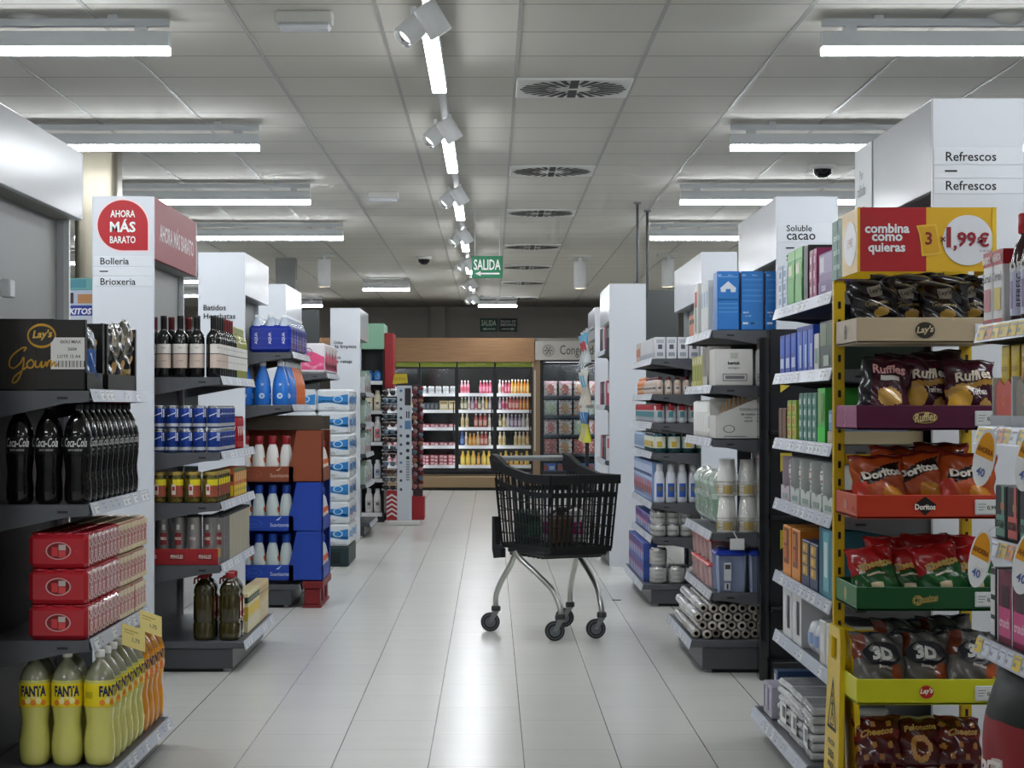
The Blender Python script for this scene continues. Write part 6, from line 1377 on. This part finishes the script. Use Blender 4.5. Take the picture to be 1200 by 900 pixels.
# foil rolls
def roll(c1, c2):
    b = MB(); b.lathe([(.011, .0), (.0225, 0), (.0228, .004), (.0228, .95), (.0225, .954), (.011, .954), (.011, 0)], [m('bdb6aa', .6), m(c1, .25, metal=.35), m(c1, .25, metal=.35), m(c1, .25, metal=.35), m('bdb6aa', .6), m('3a3530', .7)], n=20, axis=1)
    l = MB(); 
    l.lathe([(.0231, .2), (.0231, .42)], m(c2, .4), n=20, axis=1); return Kind('foil_roll', 'roll', b, [('label_band', l)])
RO1, RO2 = roll('c3c4c6', 'd5d4d2'), roll('b4b4b2', '8f8b86')
pos = []
for k, (n, off) in enumerate(((8, 0), (8, .024), (7, .0), (6, .024))):
    for i in range(n): pos.append((1.002+.048*i+off+.003*k, .1835+.0415*k))
for q, (x, z) in enumerate(pos):
    if x < .995 or x > 1.385: continue
    lay = sum(1 for v in pos[:q] if abs(v[1]-z) < .001)
    (RO1 if (q*7) % 3 else RO2).put((x+random.uniform(-.001, .001), 9.56+random.uniform(0, .05), z), 'long foil roll lying endways on the base shelf, %s from aisle, %s layer up' % (ORD[lay], ORD[int(round((z-.1835)/.0415))]), 'foil rolls piled on the base shelf')

# ------------------------------------------------------------------ R3: tins, jars and packs
g3 = 'goods on the tissue and tins unit'
def fr(K, z, label, near_n, edge_n, dx, dy, y0=12.76, x0=1.09, K2=None, desc2=None, sw=0, layers=1, dz=0, rz1=-.9):
    for k in range(layers):
        L_ = '' if layers == 1 else ', %s tier' % ('lower', 'upper')[k]
        for i in range(near_n): K.put((x0+dx*i, y0, z+dz*k), '%s, %s from aisle in near row%s' % (label, ORD[i], L_), g3)
        for j in range(1, edge_n):
            KK, dd = (K2, desc2) if (K2 and j >= sw) else (K, label)
            KK.put((x0-.005, y0+dy*j, z+dz*k), '%s, %s along the shelf edge%s' % (dd, ORD[j], L_), g3, rz=rz1 if KK.name not in ('tissue_pack', 'washing_box') else 0)
TP = deco_box('tissue_pack', 'packet', .068, .12, .14, 'dcdde0', [('y-', .15, .85, .72, .9, 'b4b8c0'), ('y-', .3, .7, .45, .66, '5a5f6a'), ('y-', .2, .8, .12, .3, '9a9ea8'), ('x-', .1, .9, .1, .3, 'aeb6c2')])
TP2 = deco_box('tissue_pack', 'packet', .068, .12, .14, 'c9b8a4', [('x-', .1, .9, .3, .7, 'c06a44'), ('x-', .2, .8, .75, .95, 'e3e3e0')])
fr(TP, 1.6, 'white tissue pack on the top shelf', 4, 12, .074, .13, K2=TP2, desc2='beige and orange tissue pack', sw=9)
DKB = lotion(.115, .05, 'c9b4a4', '5a1424', 'd9cfc8'); ORB = lotion(.125, .045, 'd97a3c', 'e08a4a', 'e8b48a'); 
DKB.cat = ORB.cat = 'small bottle'; DKB.name = ORB.name = 'small_bottle'
fr(DKB, 1.37, 'small bottle with dark red cap', 5, 22, .058, .072, K2=ORB, desc2='small orange bottle', sw=13)
RJ = can('white_jar', ('d8dadd', 'c9ced4'), 'b03a3c', h=.125, r=.035, cat='jar', deco=lambda l, r, h: [arcband(l, r, a, .7, h*.66, h*.9, m('b5383e', .4)) for a in (-PI/2, PI*.85)]+[arcband(l, r+.0004, a, .4, h*.3, h*.6, m('3f7f86', .4)) for a in (-PI/2, PI*.85)])
fr(RJ, 1.184, 'white jar with red band', 5, 20, .073, .082)
TC = can('teal_tin', ('2f5f66', '24494f'), '244a50', h=.125, r=.046, cat='tin', deco=lambda l, r, h: [arcband(l, r, a, .8, h*.25, h*.85, m('d4d6c4', .4)) for a in (-PI/2, PI)]+[arcband(l, r+.0005, a-.1, .35, h*.3, h*.6, m('c9a93a', .4)) for a in (-PI/2, PI)])
BW = can('pale_blue_tin', ('9fb8d8', 'c9d6e6'), 'b9c8dc', h=.125, r=.046, cat='tin')
fr(TC, .99, 'dark teal tin with pale label', 4, 16, .094, .104, K2=BW, desc2='pale blue tin', sw=7, x0=1.093)
TW = lotion(.255, .068, 'd6dae2', 'e6e8ec', '2f58a8'); TW.cat = 'tall bottle'; TW.name = 'tall_white_bottle'
TWP = deco_box('washing_box', 'box', .075, .11, .26, '8aa4cf', [('x-', .1, .9, .55, .9, 'c9d6ea'), ('x-', .1, .6, .2, .5, 'c85a5a'), ('x-', .5, .9, .1, .35, '7a4a3a'), ('x-', .2, .8, .62, .7, '2a3f86')])
fr(TW, .666, 'tall white bottle with blue label', 5, 15, .074, .115, K2=TWP, desc2='pale blue printed box', sw=1)
WC1 = can('white_tin', ('d4d3d0', 'c3c2be'), 'c9c9c6', h=.085, r=.042, cat='tin', deco=lambda l, r, h: [arcband(l, r, a, .7, h*.4, h*.55, m('7f7e7c', .5)) for a in (-PI/2, PI)])
SN = deco_box('detergent_packet', 'packet', .09, .10, .125, '3f5aa8', [('x-', .0, .5, .4, .9, 'c23a4a'), ('x-', .5, .9, .1, .5, 'd8dce6'), ('x-', .3, .8, .6, .85, '2a3f96')])
fr(WC1, .446, 'low white tin', 3, 3, .088, .088, layers=2, dz=.086)
for j in range(11): SN.put((1.095, 13.08+.118*j, .446), 'blue and red detergent packet beyond the low white tins, %s along' % ORD[j], g3)
WC2 = can('big_white_tin', ('cfcecb', 'bdbcb9'), 'c6c6c3', h=.115, r=.056, cat='tin', deco=lambda l, r, h: [arcband(l, r, a, .5, h*.2+h*.25*k, h*.3+h*.25*k, m('9a9998', .5)) for a in (-PI/2, PI) for k in range(3)])
for i in range(3): WC2.put((1.085+.118*i, 12.78, .143), 'big white tin on the lowest tins unit shelf, %s from the aisle' % ORD[i], g3)
WC2.put((1.085, 12.78, .143+.116), 'big white tin on top of the nearest aisle side big tin', g3)
for j in range(11): 
    for k in range(2): SN.put((1.04, 12.93+.125*j, .143+.1265*k), 'blue and red detergent packet on the lowest shelf edge, %s along, %s' % (ORD[j], ('lower', 'upper')[k]), g3)

# ------------------------------------------------------------------ R4 and R5: hanging cloths and packets
def cloth(c1, c2, h, w_=.12):
    g = MB(); n = 10; vs = []
    for sgn in (-1, 1):
        for j in range(n+1):
            for i in range(5):
                t = j/n; u = -1+i/2; vs.append((u*w_/2*(1-.15*math.sin(PI*t)), sgn*.012*(1.2-abs(u))+.02*math.sin(5*t+u), h*t))
    N = (n+1)*5; fs = []; ml = []
    for s in (0, 1):
        for j in range(n):
            for i in range(4):
                a = s*N+j*5+i; q = (a, a+1, a+6, a+5); fs.append(q if s == 0 else q[::-1]); ml.append(m(c1 if j < n*.55 else c2, .7, noise=.08, scale=14))
    g.add(vs, fs, ml, True); k = MB(); k.box(-.03, .03, -.004, .004, h-.02, h+.04, m('d9d9d6', .5), .002)
    return Kind('hanging_cloth', 'cleaning cloth', g, [('hang_tag', k)])
HC = [cloth('c9cfd2', '6fb4d4', .30), cloth('cbbfae', 'dcd9d2', .34), cloth('d8d84a', '3f7ab4', .30), cloth('9aa4a8', 'c24a52', .22)]
for k, (z, q) in enumerate(((1.72, 0), (1.30, 1), (.93, 2))):
    for j in range(5): HC[(q+(j % 2)*3) % 4 if j else q].put((.945, 19.45+.26*j, z-.0), 'cloth hung on the farthest white unit, %s row down, %s from the near end' % (ORD[k], ORD[j]), 'cloths hung on the farthest unit', rz=-PI/2+.35)
g = MB()
for z in (2.06, 1.68, 1.27): g.box(1.0, 1.02, 19.36, 20.6, z, z+.03, m('a9acae', .4))
o = g.build('hanging_rail', UR5)
HP = [deco_box('hanging_packet', 'packet', .10, .03, .20, c, [('y-', .1, .9, .5, .9, d), ('x-', .1, .9, .1, .9, d)]) for c, d in (('4a4c50', '8d9094'), ('b9566a', 'e0d3d4'), ('d9d4d6', 'c86a7a'), ('6a6d72', 'b9bcc0'))]
for k, z in enumerate((1.50, 1.05, .60)):
    pass
for k, z in enumerate((1.75, 1.3, .85)):
    for j in range(5): HP[(k+j) % 4].put((.985, 16.0+.22*j, z), 'grey or pink packet standing on the %s shelf of the plain panel unit, %s along' % (ORD[k], ORD[j]), 'packets on the plain panel unit', rz=-.25)

# ------------------------------------------------------------------ shopping cart
th = math.atan2(.447, .894)
ct = root('shopping_cart', 'black plastic shopping cart with chrome legs standing in the aisle', 'shopping cart', (.25, 11.40, 0), rz=th)
BP = m('17191a', .45, noise=.1, scale=10); BP2 = m('1d1f20', .4); CR = m('c6c7c2', .3, metal=1.0); RUB = m('6c7077', .5)
zb_, zt_ = .50, .97; RT, FT, RB_, FB_ = .238, .205, .21, .19; yr, yf, yrb, yfb = .03, -.60, .0, -.555
def ztop(t): return .985-.075*min(1, t*1.6)**.8     # rim height from handle end (0) to front end (1)
def side(sx, t, q):     # t back to front, q bottom to top
    top = Vector((sx*(RT+(FT-RT)*t), yr+(yf-yr)*t, ztop(t)-.045)); bot = Vector((sx*(RB_+(FB_-RB_)*t), yrb+(yfb-yrb)*t, zb_))
    return bot.lerp(top, q)
g = MB(); N = 17
for sx in (-1, 1):
    for k in range(N+1): g.bar(side(sx, k/N, 0), side(sx, k/N, 1), .0055, .0125, BP, up=(0, 1, 0))
    for q, w_ in ((0, .03), (.17, .006), (.34, .006), (.51, .006), (.68, .006), (.83, .028)):
        for k in range(13): g.bar(side(sx, k/13, q), side(sx, (k+1)/13, q), .006, w_, BP)
def endp(u, q, fr_):
    if fr_:
        top = Vector((u*FT, yf, ztop(1)-.045)); bot = Vector((u*FB_, yfb, zb_))
    else:
        top = Vector((u*RT, yr, ztop(0)-.1)); bot = Vector((u*RB_, yrb, zb_))
    return bot.lerp(top, q)
for fr_ in (1, 0):
    for k in range(13): u = -1+k/6; g.bar(endp(u, 0, fr_), endp(u, 1, fr_), .0055, .0125, BP, up=(1, 0, 0))
    for q, w_ in ((0, .03), (.17, .006), (.34, .006), (.51, .006), (.68, .006), (.83, .028)): g.bar(endp(-1, q, fr_), endp(1, q, fr_), .006, w_, BP)
for k in range(19): t = k/18; g.bar(side(-1, t, 0), side(1, t, 0), .008, .008, BP)
for k in range(9): u = -1+k/4; g.bar((u*RB_, yrb, zb_), (u*FB_, yfb, zb_), .008, .008, BP)
g.build('basket', ct)
# rim: a thick lip that rises towards the handle
g = MB(); pts = []
for k in range(19): t = k/18; pts.append(Vector((RT+(FT-RT)*t+.006, yr+(yf-yr)*t, ztop(t)-.02)))
for sx in (-1, 1):
    P_ = [Vector((sx*p.x, p.y, p.z)) for p in pts]
    for a, b_ in zip(P_, P_[1:]): g.bar(a, b_+(b_-a)*.05, .03, .05, BP2)
g.bar((-FT-.008, yf-.005, ztop(1)-.02), (FT+.008, yf-.005, ztop(1)-.02), .03, .05, BP2); g.build('rim', ct)
for sx in (-1, 1):
    g = MB(); g.prism([(yr-.07, ztop(.1)-.05), (yr+.02, ztop(0)-.07), (yr+.055, ztop(0)+.012), (yr+.03, ztop(0)+.035), (yr-.03, ztop(0)+.022), (yr-.16, ztop(.2)-.005)], 0, sx*.235-.018, sx*.235+.018, BP2); g.build('handle_mount', ct)
g = MB(); g.tube([(-.217, yr+.035, .992), (.217, yr+.035, .992)], .016, m('9da0a0', .35, metal=.2), n=14); g.build('handle', ct, label='grey push handle')
g = MB(); g.box(-.20, .20, -.50, -.04, .455, .49, BP2, .01)
for k in range(8): g.tube([(-.19, -.06-.055*k, .45), (.19, -.06-.055*k, .45)], .006, BP, n=6)
g.build('basket_carrier', ct)
for sx in (-1, 1):
    g = MB(); g.prism([(-.06, .43), (.03, .42), (.05, .47), (.05, .66), (.02, .66), (.0, .5), (-.06, .48)], 0, sx*.235-.016, sx*.235+.016, BP2); g.build('side_bracket', ct)
def leg(nm, pts, r=.0155):
    P_ = [Vector(p) for p in pts]; out = []
    for i in range(len(P_)-1):
        for k in range(6):
            t = k/6; a = P_[max(0, i-1)]; b_ = P_[i]; c = P_[i+1]; d = P_[min(len(P_)-1, i+2)]
            out.append(.5*(2*b_+(c-a)*t+(2*a-5*b_+4*c-d)*t*t+(3*b_-a-3*c+d)*t**3))
    out.append(P_[-1]); MB().tube(out, r, CR, n=12).build(nm, ct)
RY, FY, RX, FX_ = .015, -.555, .243, .13
for sx in (-1, 1):
    leg('rear_leg', [(sx*.20, -.15, .465), (sx*.212, -.11, .39), (sx*(RX-.012), -.03, .29), (sx*RX, RY-.002, .21), (sx*RX, RY, .135)])
    leg('front_leg', [(sx*.20, -.15, .465), (sx*.19, -.20, .425), (sx*.165, -.36, .345), (sx*(FX_+.012), -.485, .27), (sx*FX_, FY+.006, .18), (sx*FX_, FY, .135)])
def caster(x, y, ang):
    c = bpy.data.objects.new('caster', None); C.objects.link(c); c.parent = ct; c.location = (x, y, 0); c.rotation_euler = (0, 0, ang)
    g = MB(); g.lathe([(.024, .118), (.027, .12), (.027, .142), (.022, .148), (0, .148)], m('3a3c3e', .4), n=16)
    for sx in (-1, 1): g.prism([(-.02, .12), (.018, .12), (.045, .055), (.025, .05)], 0, sx*.019-.002, sx*.019+.002, m('8b8d8e', .35, metal=.7))
    g.build('fork', c)
    g = MB(); g.lathe([(.030, -.014), (.050, -.014), (.055, -.008), (.055, .008), (.050, .014), (.030, .014)], m('26282a', .6), (0, .033, .055), n=28, axis=0)
    g.lathe([(0, -.010), (.012, -.012), (.030, -.012), (.044, -.0145), (.046, -.013)], RUB, (0, .033, .055), n=28, axis=0); g.lathe([(0, .010), (.012, .012), (.030, .012), (.044, .0145), (.046, .013)], RUB, (0, .033, .055), n=28, axis=0)
    g.lathe([(0, -.022), (.008, -.022), (.008, .022), (0, .022)], m('8b8d8e', .3, metal=.8), (0, .033, .055), n=12, axis=0); g.build('wheel', c)
caster(-RX, RY, 1.15); caster(RX, RY, .95); caster(-FX_, FY, 1.2); caster(FX_, FY, 1.25)
# things in the cart
def incart(x, y, z): 
    c, s = math.cos(th), math.sin(th); return (.25+x*c-y*s, 11.40+x*s+y*c, z)
g = MB(); g.box(-.06, .06, -.05, .05, 0, .17, m('5e4632', .6, noise=.1, scale=9), .02); o = g.build('brown_bag', None, incart(-.02, -.36, .512)); o.rotation_euler = (0, 0, th); tag(o, 'brown bag tied at the top lying in the shopping cart', 'bag')
g = MB(); g.lathe([(.03, .165), (.015, .185), (.04, .215), (.0, .20)], m('2a2622', .6), n=12, sq=3); g.tube([(-.09, .0, .16), (-.03, 0, .2), (.02, .01, .185), (.07, 0, .215)], .008, m('26221f', .6)); g.build('tie', o)
g = MB(); g.box(-.09, .09, -.08, .08, 0, .20, m('d3cdd2', .35, noise=.03), .015); o = g.build('magenta_pack', None, incart(.09, -.17, .512)); o.rotation_euler = (0, 0, th); tag(o, 'white and magenta wrapped pack lying in the shopping cart', 'pack')
l = MB(); l.box(-.0906, .0906, -.0806, .0806, .05, .12, m('a8246e', .4)); 
for k in range(4): l.box(-.08+.042*k, -.058+.042*k, -.082, -.0806, .06, .11, m('d9c6d2', .4))
l.build('print', o)
g = MB(); g.box(-.05, .05, -.09, .09, 0, .19, m('16382a', .5, noise=.08), .02); g.box(-.04, .04, -.0915, -.09, .05, .13, m('2d6a50', .5)); o = g.build('green_packet', None, incart(-.11, -.12, .512)); o.rotation_euler = (0, 0, th); tag(o, 'dark green packet at the handle end of the shopping cart', 'packet')

# ------------------------------------------------------------------ chillers along the far wall
YC = 30.1; s_ = YC/FPX
xs = [wx(p, YC) for p in (404, 447.5, 491.5, 535.3, 580, 624.5)]
zT, zH, zB, zK = wz(422.5, YC), wz(430, YC), wz(553, YC), wz(572, YC)
fr_ = root('drinks_chiller', 'long wooden framed chiller with green header strips along the far wall', 'chiller', (0, 0, 0)); FBK = m('14161a', .35)
x0, x1 = xs[0], xs[-1]
g = MB(); g.box(x0, x1, YC+.75, YC+.8, .05, zT, m('090a0c', .7, spec=.1)); g.box(x0, x1, YC+.05, YC+.8, zT-.03, zT, FBK); g.box(x0-.03, x0, YC, YC+.8, 0, zT, FBK); g.box(x0, x1, YC+.03, YC+.8, zB-.05, zB-.01, FBK); g.build('cabinet', fr_)
g = MB(); g.box(x1, x1+.11, YC-.05, YC+.8, 0, zT+.01, m('8a7258', .5, noise=.1, scale=3, stretch=(12, 12, 1))); g.box(x1+.02, x1+.04, YC-.055, YC-.05, .6, zT-.15, m('c9c2b4', .4, metal=.5)); g.build('end_post', fr_)
g = MB(); g.prism([(YC-.10, .05), (YC-.02, .03), (YC+.05, zB-.04), (YC-.10, zB-.04), (YC-.13, .2)], 0, x0, x1, m('9c8464', .4, noise=.1, scale=2, stretch=(1, 1, 16))); g.box(x0, x1, YC-.115, YC-.1, zB-.075, zB-.04, m('6a573f', .4)); g.build('bumper', fr_)
MB().box(x0, x1, YC, YC+.7, .0, .05, BLACK).build('plinth', fr_)
GRN = m('8a9a2c', .45); 
for i in range(5):
    g = MB(); g.box(xs[i]+.012, xs[i+1]-.012, YC-.03, YC+.06, zH, zT, GRN, .002); h_ = g.build('header_strip', fr_)
    g = MB(); g.text(('Quesos', 'Yogures', 'Postres', 'Zumos  Bebidas', 'Zumos  Refrescos')[i], ((xs[i]+xs[i+1])/2, YC-.0315, (zT+zH)/2), (1, 0, 0), (0, 0, 1), .032, m('c2ca7a', .4), wmax=.38); g.build('lettering', h_)
CLED = m('f4f8ff', .4, emit=30.0)
sh = [wz(p, YC) for p in (461, 480.5, 501, 522.5, 545.5)]
for i in range(5):
    a, b_ = xs[i]+.02, xs[i+1]-.02
    for z in sh:
        sf = MB().box(a, b_, YC+.14, YC+.72, z-.02, z, m('d5d8da', .4)).build('shelf', fr_); MB().box(a, b_, YC+.125, YC+.14, z-.045, z+.004, m('eef1f4', .3)).build('price_strip', sf)
    d = bpy.data.objects.new('door', None); C.objects.link(d); d.parent = fr_
    g = MB(); w_ = .028
    g.box(xs[i], xs[i]+w_, YC-.01, YC+.03, zB, zH-.004, FBK, .003); g.box(xs[i+1]-w_, xs[i+1], YC-.01, YC+.03, zB, zH-.004, FBK, .003); g.box(xs[i]+w_, xs[i+1]-w_, YC-.01, YC+.03, zH-.03, zH-.004, FBK); g.box(xs[i]+w_, xs[i+1]-w_, YC-.01, YC+.03, zB, zB+.03, FBK); g.build('door_frame', d)
    MB().box(xs[i]+w_, xs[i+1]-w_, YC+.008, YC+.014, zB+.03, zH-.03, pane_mat(.07)).build('glass_pane', d)
    g = MB(); g.tube([(xs[i+1]-.05, YC-.03, .75), (xs[i+1]-.05, YC-.045, .8), (xs[i+1]-.05, YC-.045, 1.3), (xs[i+1]-.05, YC-.03, 1.35)], .009, FBK, n=8); g.build('door_handle', d)
    MB().box(a, b_, YC+.07, YC+.11, zH+.02, zH+.035, CLED).build('lamp_strip', fr_)
    MB().box(xs[i]+.004, xs[i]+.012, YC+.045, YC+.06, zB+.05, zH-.07, m('f4f8ff', .4, emit=9.0)).build('lamp_strip', fr_)
def small_bottle(body, cap, lab, h, wd, kind='drink_bottle', cat='drink bottle'):
    b = MB(); C1, C2, C3 = m(body, .3), m(cap, .35), m(lab, .4); r = wd/2
    b.lathe([(0, 0), (r*.95, 0), (r, h*.04), (r, h*.15), (r*1.01, h*.16), (r*1.01, h*.5), (r, h*.51), (r*.95, h*.6), (r*.5, h*.78), (r*.42, h*.86), (r*.5, h*.87), (r*.5, h*.99), (0, h)], [C1, C1, C1, C3, C3, C3, C1, C1, C1, C1, C2, C2], n=14)
    return Kind(kind, cat, b)
SB = {k: small_bottle(*v) for k, v in {
 'pink': ('d8a0ac', 'e9e4e6', 'c8506e', .20, .044), 'magenta': ('c24668', 'e3dfe2', 'd98aa0', .20, .044), 'white': ('dcdad4', 'e9e9e6', 'c9b8a8', .21, .044), 'amber': ('d9a83c', 'e6e4de', 'e2c98a', .215, .044),
 'orange': ('d97e2e', 'e9e2d6', 'e0a45a', .215, .044), 'olive': ('8f8f6a', 'c9c9b8', 'd8d4bc', .20, .048), 'cream': ('d8c9a0', 'e2e0d8', 'c9b078', .215, .055), 'red': ('c05048', 'e6e2de', 'd9a89a', .215, .055),
 'lilac': ('a894ac', 'd6d0d8', 'c9bccb', .20, .048), 'blue': ('2a4a9a', '3a62b4', '5f86c4', .215, .055), 'juice': ('e0982c', 'd8b23a', 'e6b45a', .19, .055), 'yellow': ('e3bc2a', 'd9c23a', 'e8cf5a', .22, .074), 'silver': ('b4b6b8', 'd2d3d4', 'c4c6c8', .215, .055), 'tan': ('c9a06a', 'dcd6c8', 'd6bc8c', .215, .055)}.items()}
plan = {3: ['pink pink pink - - - magenta magenta magenta magenta', 'olive olive white lilac pink olive white amber lilac', 'cream cream - red red red white', 'blue white juice juice tan red red white', 'yellow yellow yellow juice yellow yellow'],
        4: ['white pink magenta magenta amber amber orange amber orange amber', 'lilac pink pink red red red orange orange orange', 'olive cream silver lilac lilac lilac silver white', 'cream cream - - cream cream cream tan', 'juice yellow juice yellow juice yellow']}
for i, rows in plan.items():
    a, b_ = xs[i]+.05, xs[i+1]-.05
    for k, rw in enumerate(rows):
        it = rw.split()
        for q, nme in enumerate(it):
            if nme == '-': continue
            SB[nme].put((a+(b_-a)*(q+.5)/len(it), YC+.20, sh[k]), '%s drink bottle, %s place on the %s shelf, chiller door %s' % (nme, ORD[q], ORD[k], 'next to the freezer' if i == 4 else 'second from the freezer'), 'drink bottles in the far chiller')
YT = can('yogurt_tub', ('b9bcc0', 'd5d6d8'), 'c9cbce', h=.11, r=.05, cat='tub'); CHB = deco_box('cheese_pack', 'packet', .13, .08, .14, 'c9b98a', [('y-', .1, .9, .2, .6, 'e3d9bc'), ('y-', .1, .9, .7, .9, '8f7a3a')]); DKP = deco_box('dark_pack', 'packet', .06, .08, .11, '3a4048', [('y-', .2, .8, .2, .8, '6a727c')]); MTP = deco_box('meat_pack', 'packet', .13, .16, .05, 'a8424e', [('y-', .1, .5, .2, .9, 'd9b4ba'), ('y-', .6, .9, .1, .7, 'e3d6d8'), ('z+', .1, .9, .1, .9, 'c46a74')])
for i in (1, 2):
    dn = ('fourth', 'third')[i-1]+' from the freezer'; a, b_ = xs[i]+.06, xs[i+1]-.06
    for q in range(5): YT.put((a+(b_-a)*q/4, YC+.22, sh[0]), 'pale yogurt tub on the top shelf, %s place, chiller door %s' % (ORD[q], dn), 'chilled goods in the far chiller')
    for q in range(4): DKP.put((a+.065*q, YC+.2, sh[1]), 'dark chilled packet on the second shelf, %s place, chiller door %s' % (ORD[q], dn), 'chilled goods in the far chiller')
    for q in range(2): CHB.put((a+.31+.14*q, YC+.2, sh[1]), 'yellow cheese pack on the second shelf, %s place, chiller door %s' % (ORD[q], dn), 'chilled goods in the far chiller')
    for s in (2, 3):
        for q in range(4): MTP.put((a+.025+.14*q, YC+.24, sh[s]), 'flat red meat pack on the %s shelf, %s place, chiller door %s' % (ORD[s], ORD[q], dn), 'chilled goods in the far chiller')
    for k in range(3):
        for q in range(4): MTP.put((a+.02+.14*q, YC+.24, sh[4]+.052*k), 'red meat pack, bottom shelf, %s place, %s layer, chiller door %s' % (ORD[q], ORD[k], dn), 'chilled goods in the far chiller')
# freezer with the Congelados sign
xf0, xf1 = wx(633, YC), wx(745, YC)
fz = root('frozen_cabinet', 'tall black frozen food cabinet under the Congelados sign', 'freezer', (0, 0, 0)); zt2 = wz(422, YC)
g = MB(); g.box(xf0, xf1, YC+.7, YC+.75, 0, zt2, m('0e1114', .7, spec=.1)); g.box(xf0, xf1, YC, YC+.75, zt2-.03, zt2, FBK); g.box(xf0, xf0+.04, YC, YC+.75, 0, zt2, FBK); g.box(xf1-.04, xf1, YC, YC+.75, 0, zt2, FBK); g.box(xf0, xf1, YC-.02, YC+.7, 0, .24, m('5a5d60', .4)); g.build('cabinet', fz)
mids = [wx(632, YC)+.04, wx(688, YC), xf1-.04]
fs_ = [wz(p, YC) for p in (464.5, 487, 510, 532.5, 553)]
for z in fs_:
    sf = MB().box(xf0+.04, xf1-.04, YC+.12, YC+.7, z-.02, z, m('2b2f34', .4)).build('shelf', fz); MB().box(xf0+.04, xf1-.04, YC+.11, YC+.12, z-.035, z+.004, m('3a3f46', .35)).build('price_strip', sf)
for i in range(2):
    d = bpy.data.objects.new('door', None); C.objects.link(d); d.parent = fz; a, b_ = mids[i], mids[i+1]
    g = MB(); g.box(a-.0, a+.03, YC-.01, YC+.03, .25, zt2-.035, FBK, .003); g.box(b_-.03, b_, YC-.01, YC+.03, .25, zt2-.035, FBK, .003); g.box(a+.03, b_-.03, YC-.01, YC+.03, zt2-.07, zt2-.035, FBK); g.box(a+.03, b_-.03, YC-.01, YC+.03, .25, .29, FBK); g.build('door_frame', d)
    MB().box(a+.03, b_-.03, YC+.008, YC+.014, .29, zt2-.07, pane_mat(.08, 'e6eef2')).build('glass_pane', d)
    MB().box(a+.05, b_-.05, YC+.07, YC+.11, zt2-.06, zt2-.045, CLED).build('lamp_strip', fz)
    MB().box(a+.004, a+.016, YC+.045, YC+.06, .4, zt2-.1, m('f4f8ff', .4, emit=12.0)).build('lamp_strip', fz)
FZ = [bag_kind('frozen_bag', m(c, .35, coat=.2), [(lambda u, v: u*u*1.1+(v+.15)**2 < .45, m(d, .5)), (lambda u, v: v > .55, m(e, .4)), (lambda u, v: math.sin(11*u+2)*math.sin(9*v) > .5, m(f_, .5))], [], w_=.21, h=.235, t=.06, seed=50+k, cat='frozen bag', n=8) for k, (c, d, e, f_) in enumerate((('d3c3bc', 'b8665a', 'c9a0a4', 'd8a890'), ('d8cfc0', 'c9a078', 'd6d2cc', 'd87a5a'), ('cfc9bc', 'a8b088', 'd9d6d0', 'c9c4a0'), ('b8786a', '9a4a44', 'c46a60', 'd9a090')))]
for k in range(4):
    for q in range(4): FZ[((0, 0, 1), (2, 1, 1), (0, 1, 2), (3, 1, 3))[k][q % 3]].put((wx(645.5+17.6*q, YC), YC+.2, fs_[k]), 'frozen food bag in the cabinet, %s shelf from the top, %s place from the drinks' % (ORD[k], ORD[q]), 'frozen bags in the far cabinet', rz=random.uniform(-.1, .1))
BI = deco_box('frozen_box', 'box', .2, .1, .12, '3f6fc0', [('y-', .0, .4, .1, .9, 'b4553f'), ('y-', .5, .9, .2, .7, 'cfd9e6')])
for q in range(4): BI.put((wx(644+18*q, YC), YC+.2, fs_[4]), 'blue and red frozen box on the lowest cabinet shelf, %s place' % ORD[q], 'frozen bags in the far cabinet')
g = MB(); xa, xb, za, zb2 = wx(627, YC), wx(750, YC), wz(422, YC), wz(400, YC); SGM = m('b5b0a8', .5); g.box(xa, xb, YC-.09, YC-.02, za, zb2, SGM, .003); o = g.build('department_sign'); tag(o, 'pale grey Congelados sign with a round snowflake emblem', 'sign')
g = MB(); y = YC-.0915; cx_, cz_ = wx(642.5, YC), wz(411, YC); R = .088; DKT = m('3f3e3c', .5)
g.ring((cx_, y, cz_), R*.92, R, DKT)
for k in range(6):
    t = PI*k/3; d = Vector((math.cos(t), 0, math.sin(t))); c = Vector((cx_, y, cz_)); g.bar(c, c+d*R*.68, .008, .008, DKT)
    for f_ in (.4, .6):
        for s in (-1, 1):
            t2 = t+s*.9; g.bar(c+d*R*f_, c+d*R*f_+Vector((math.cos(t2), 0, math.sin(t2)))*R*.22, .006, .006, DKT)
g.text('Congelados', (wx(680.5, YC), y, cz_-.012), (1, 0, 0), (0, 0, 1), .19, DKT, wmax=.64); g.build('lettering', o)
# one paper ticket dropped on the tiles
g = MB(); g.box(-.03, .03, -.012, .012, .0, .004, m('2c2d2e', .6), .001); o = g.build('dark_scrap', None, (wx(724, 12.95), 13.1, .0)); tag(o, 'small dark scrap lying on the floor tiles past the cart', 'scrap');
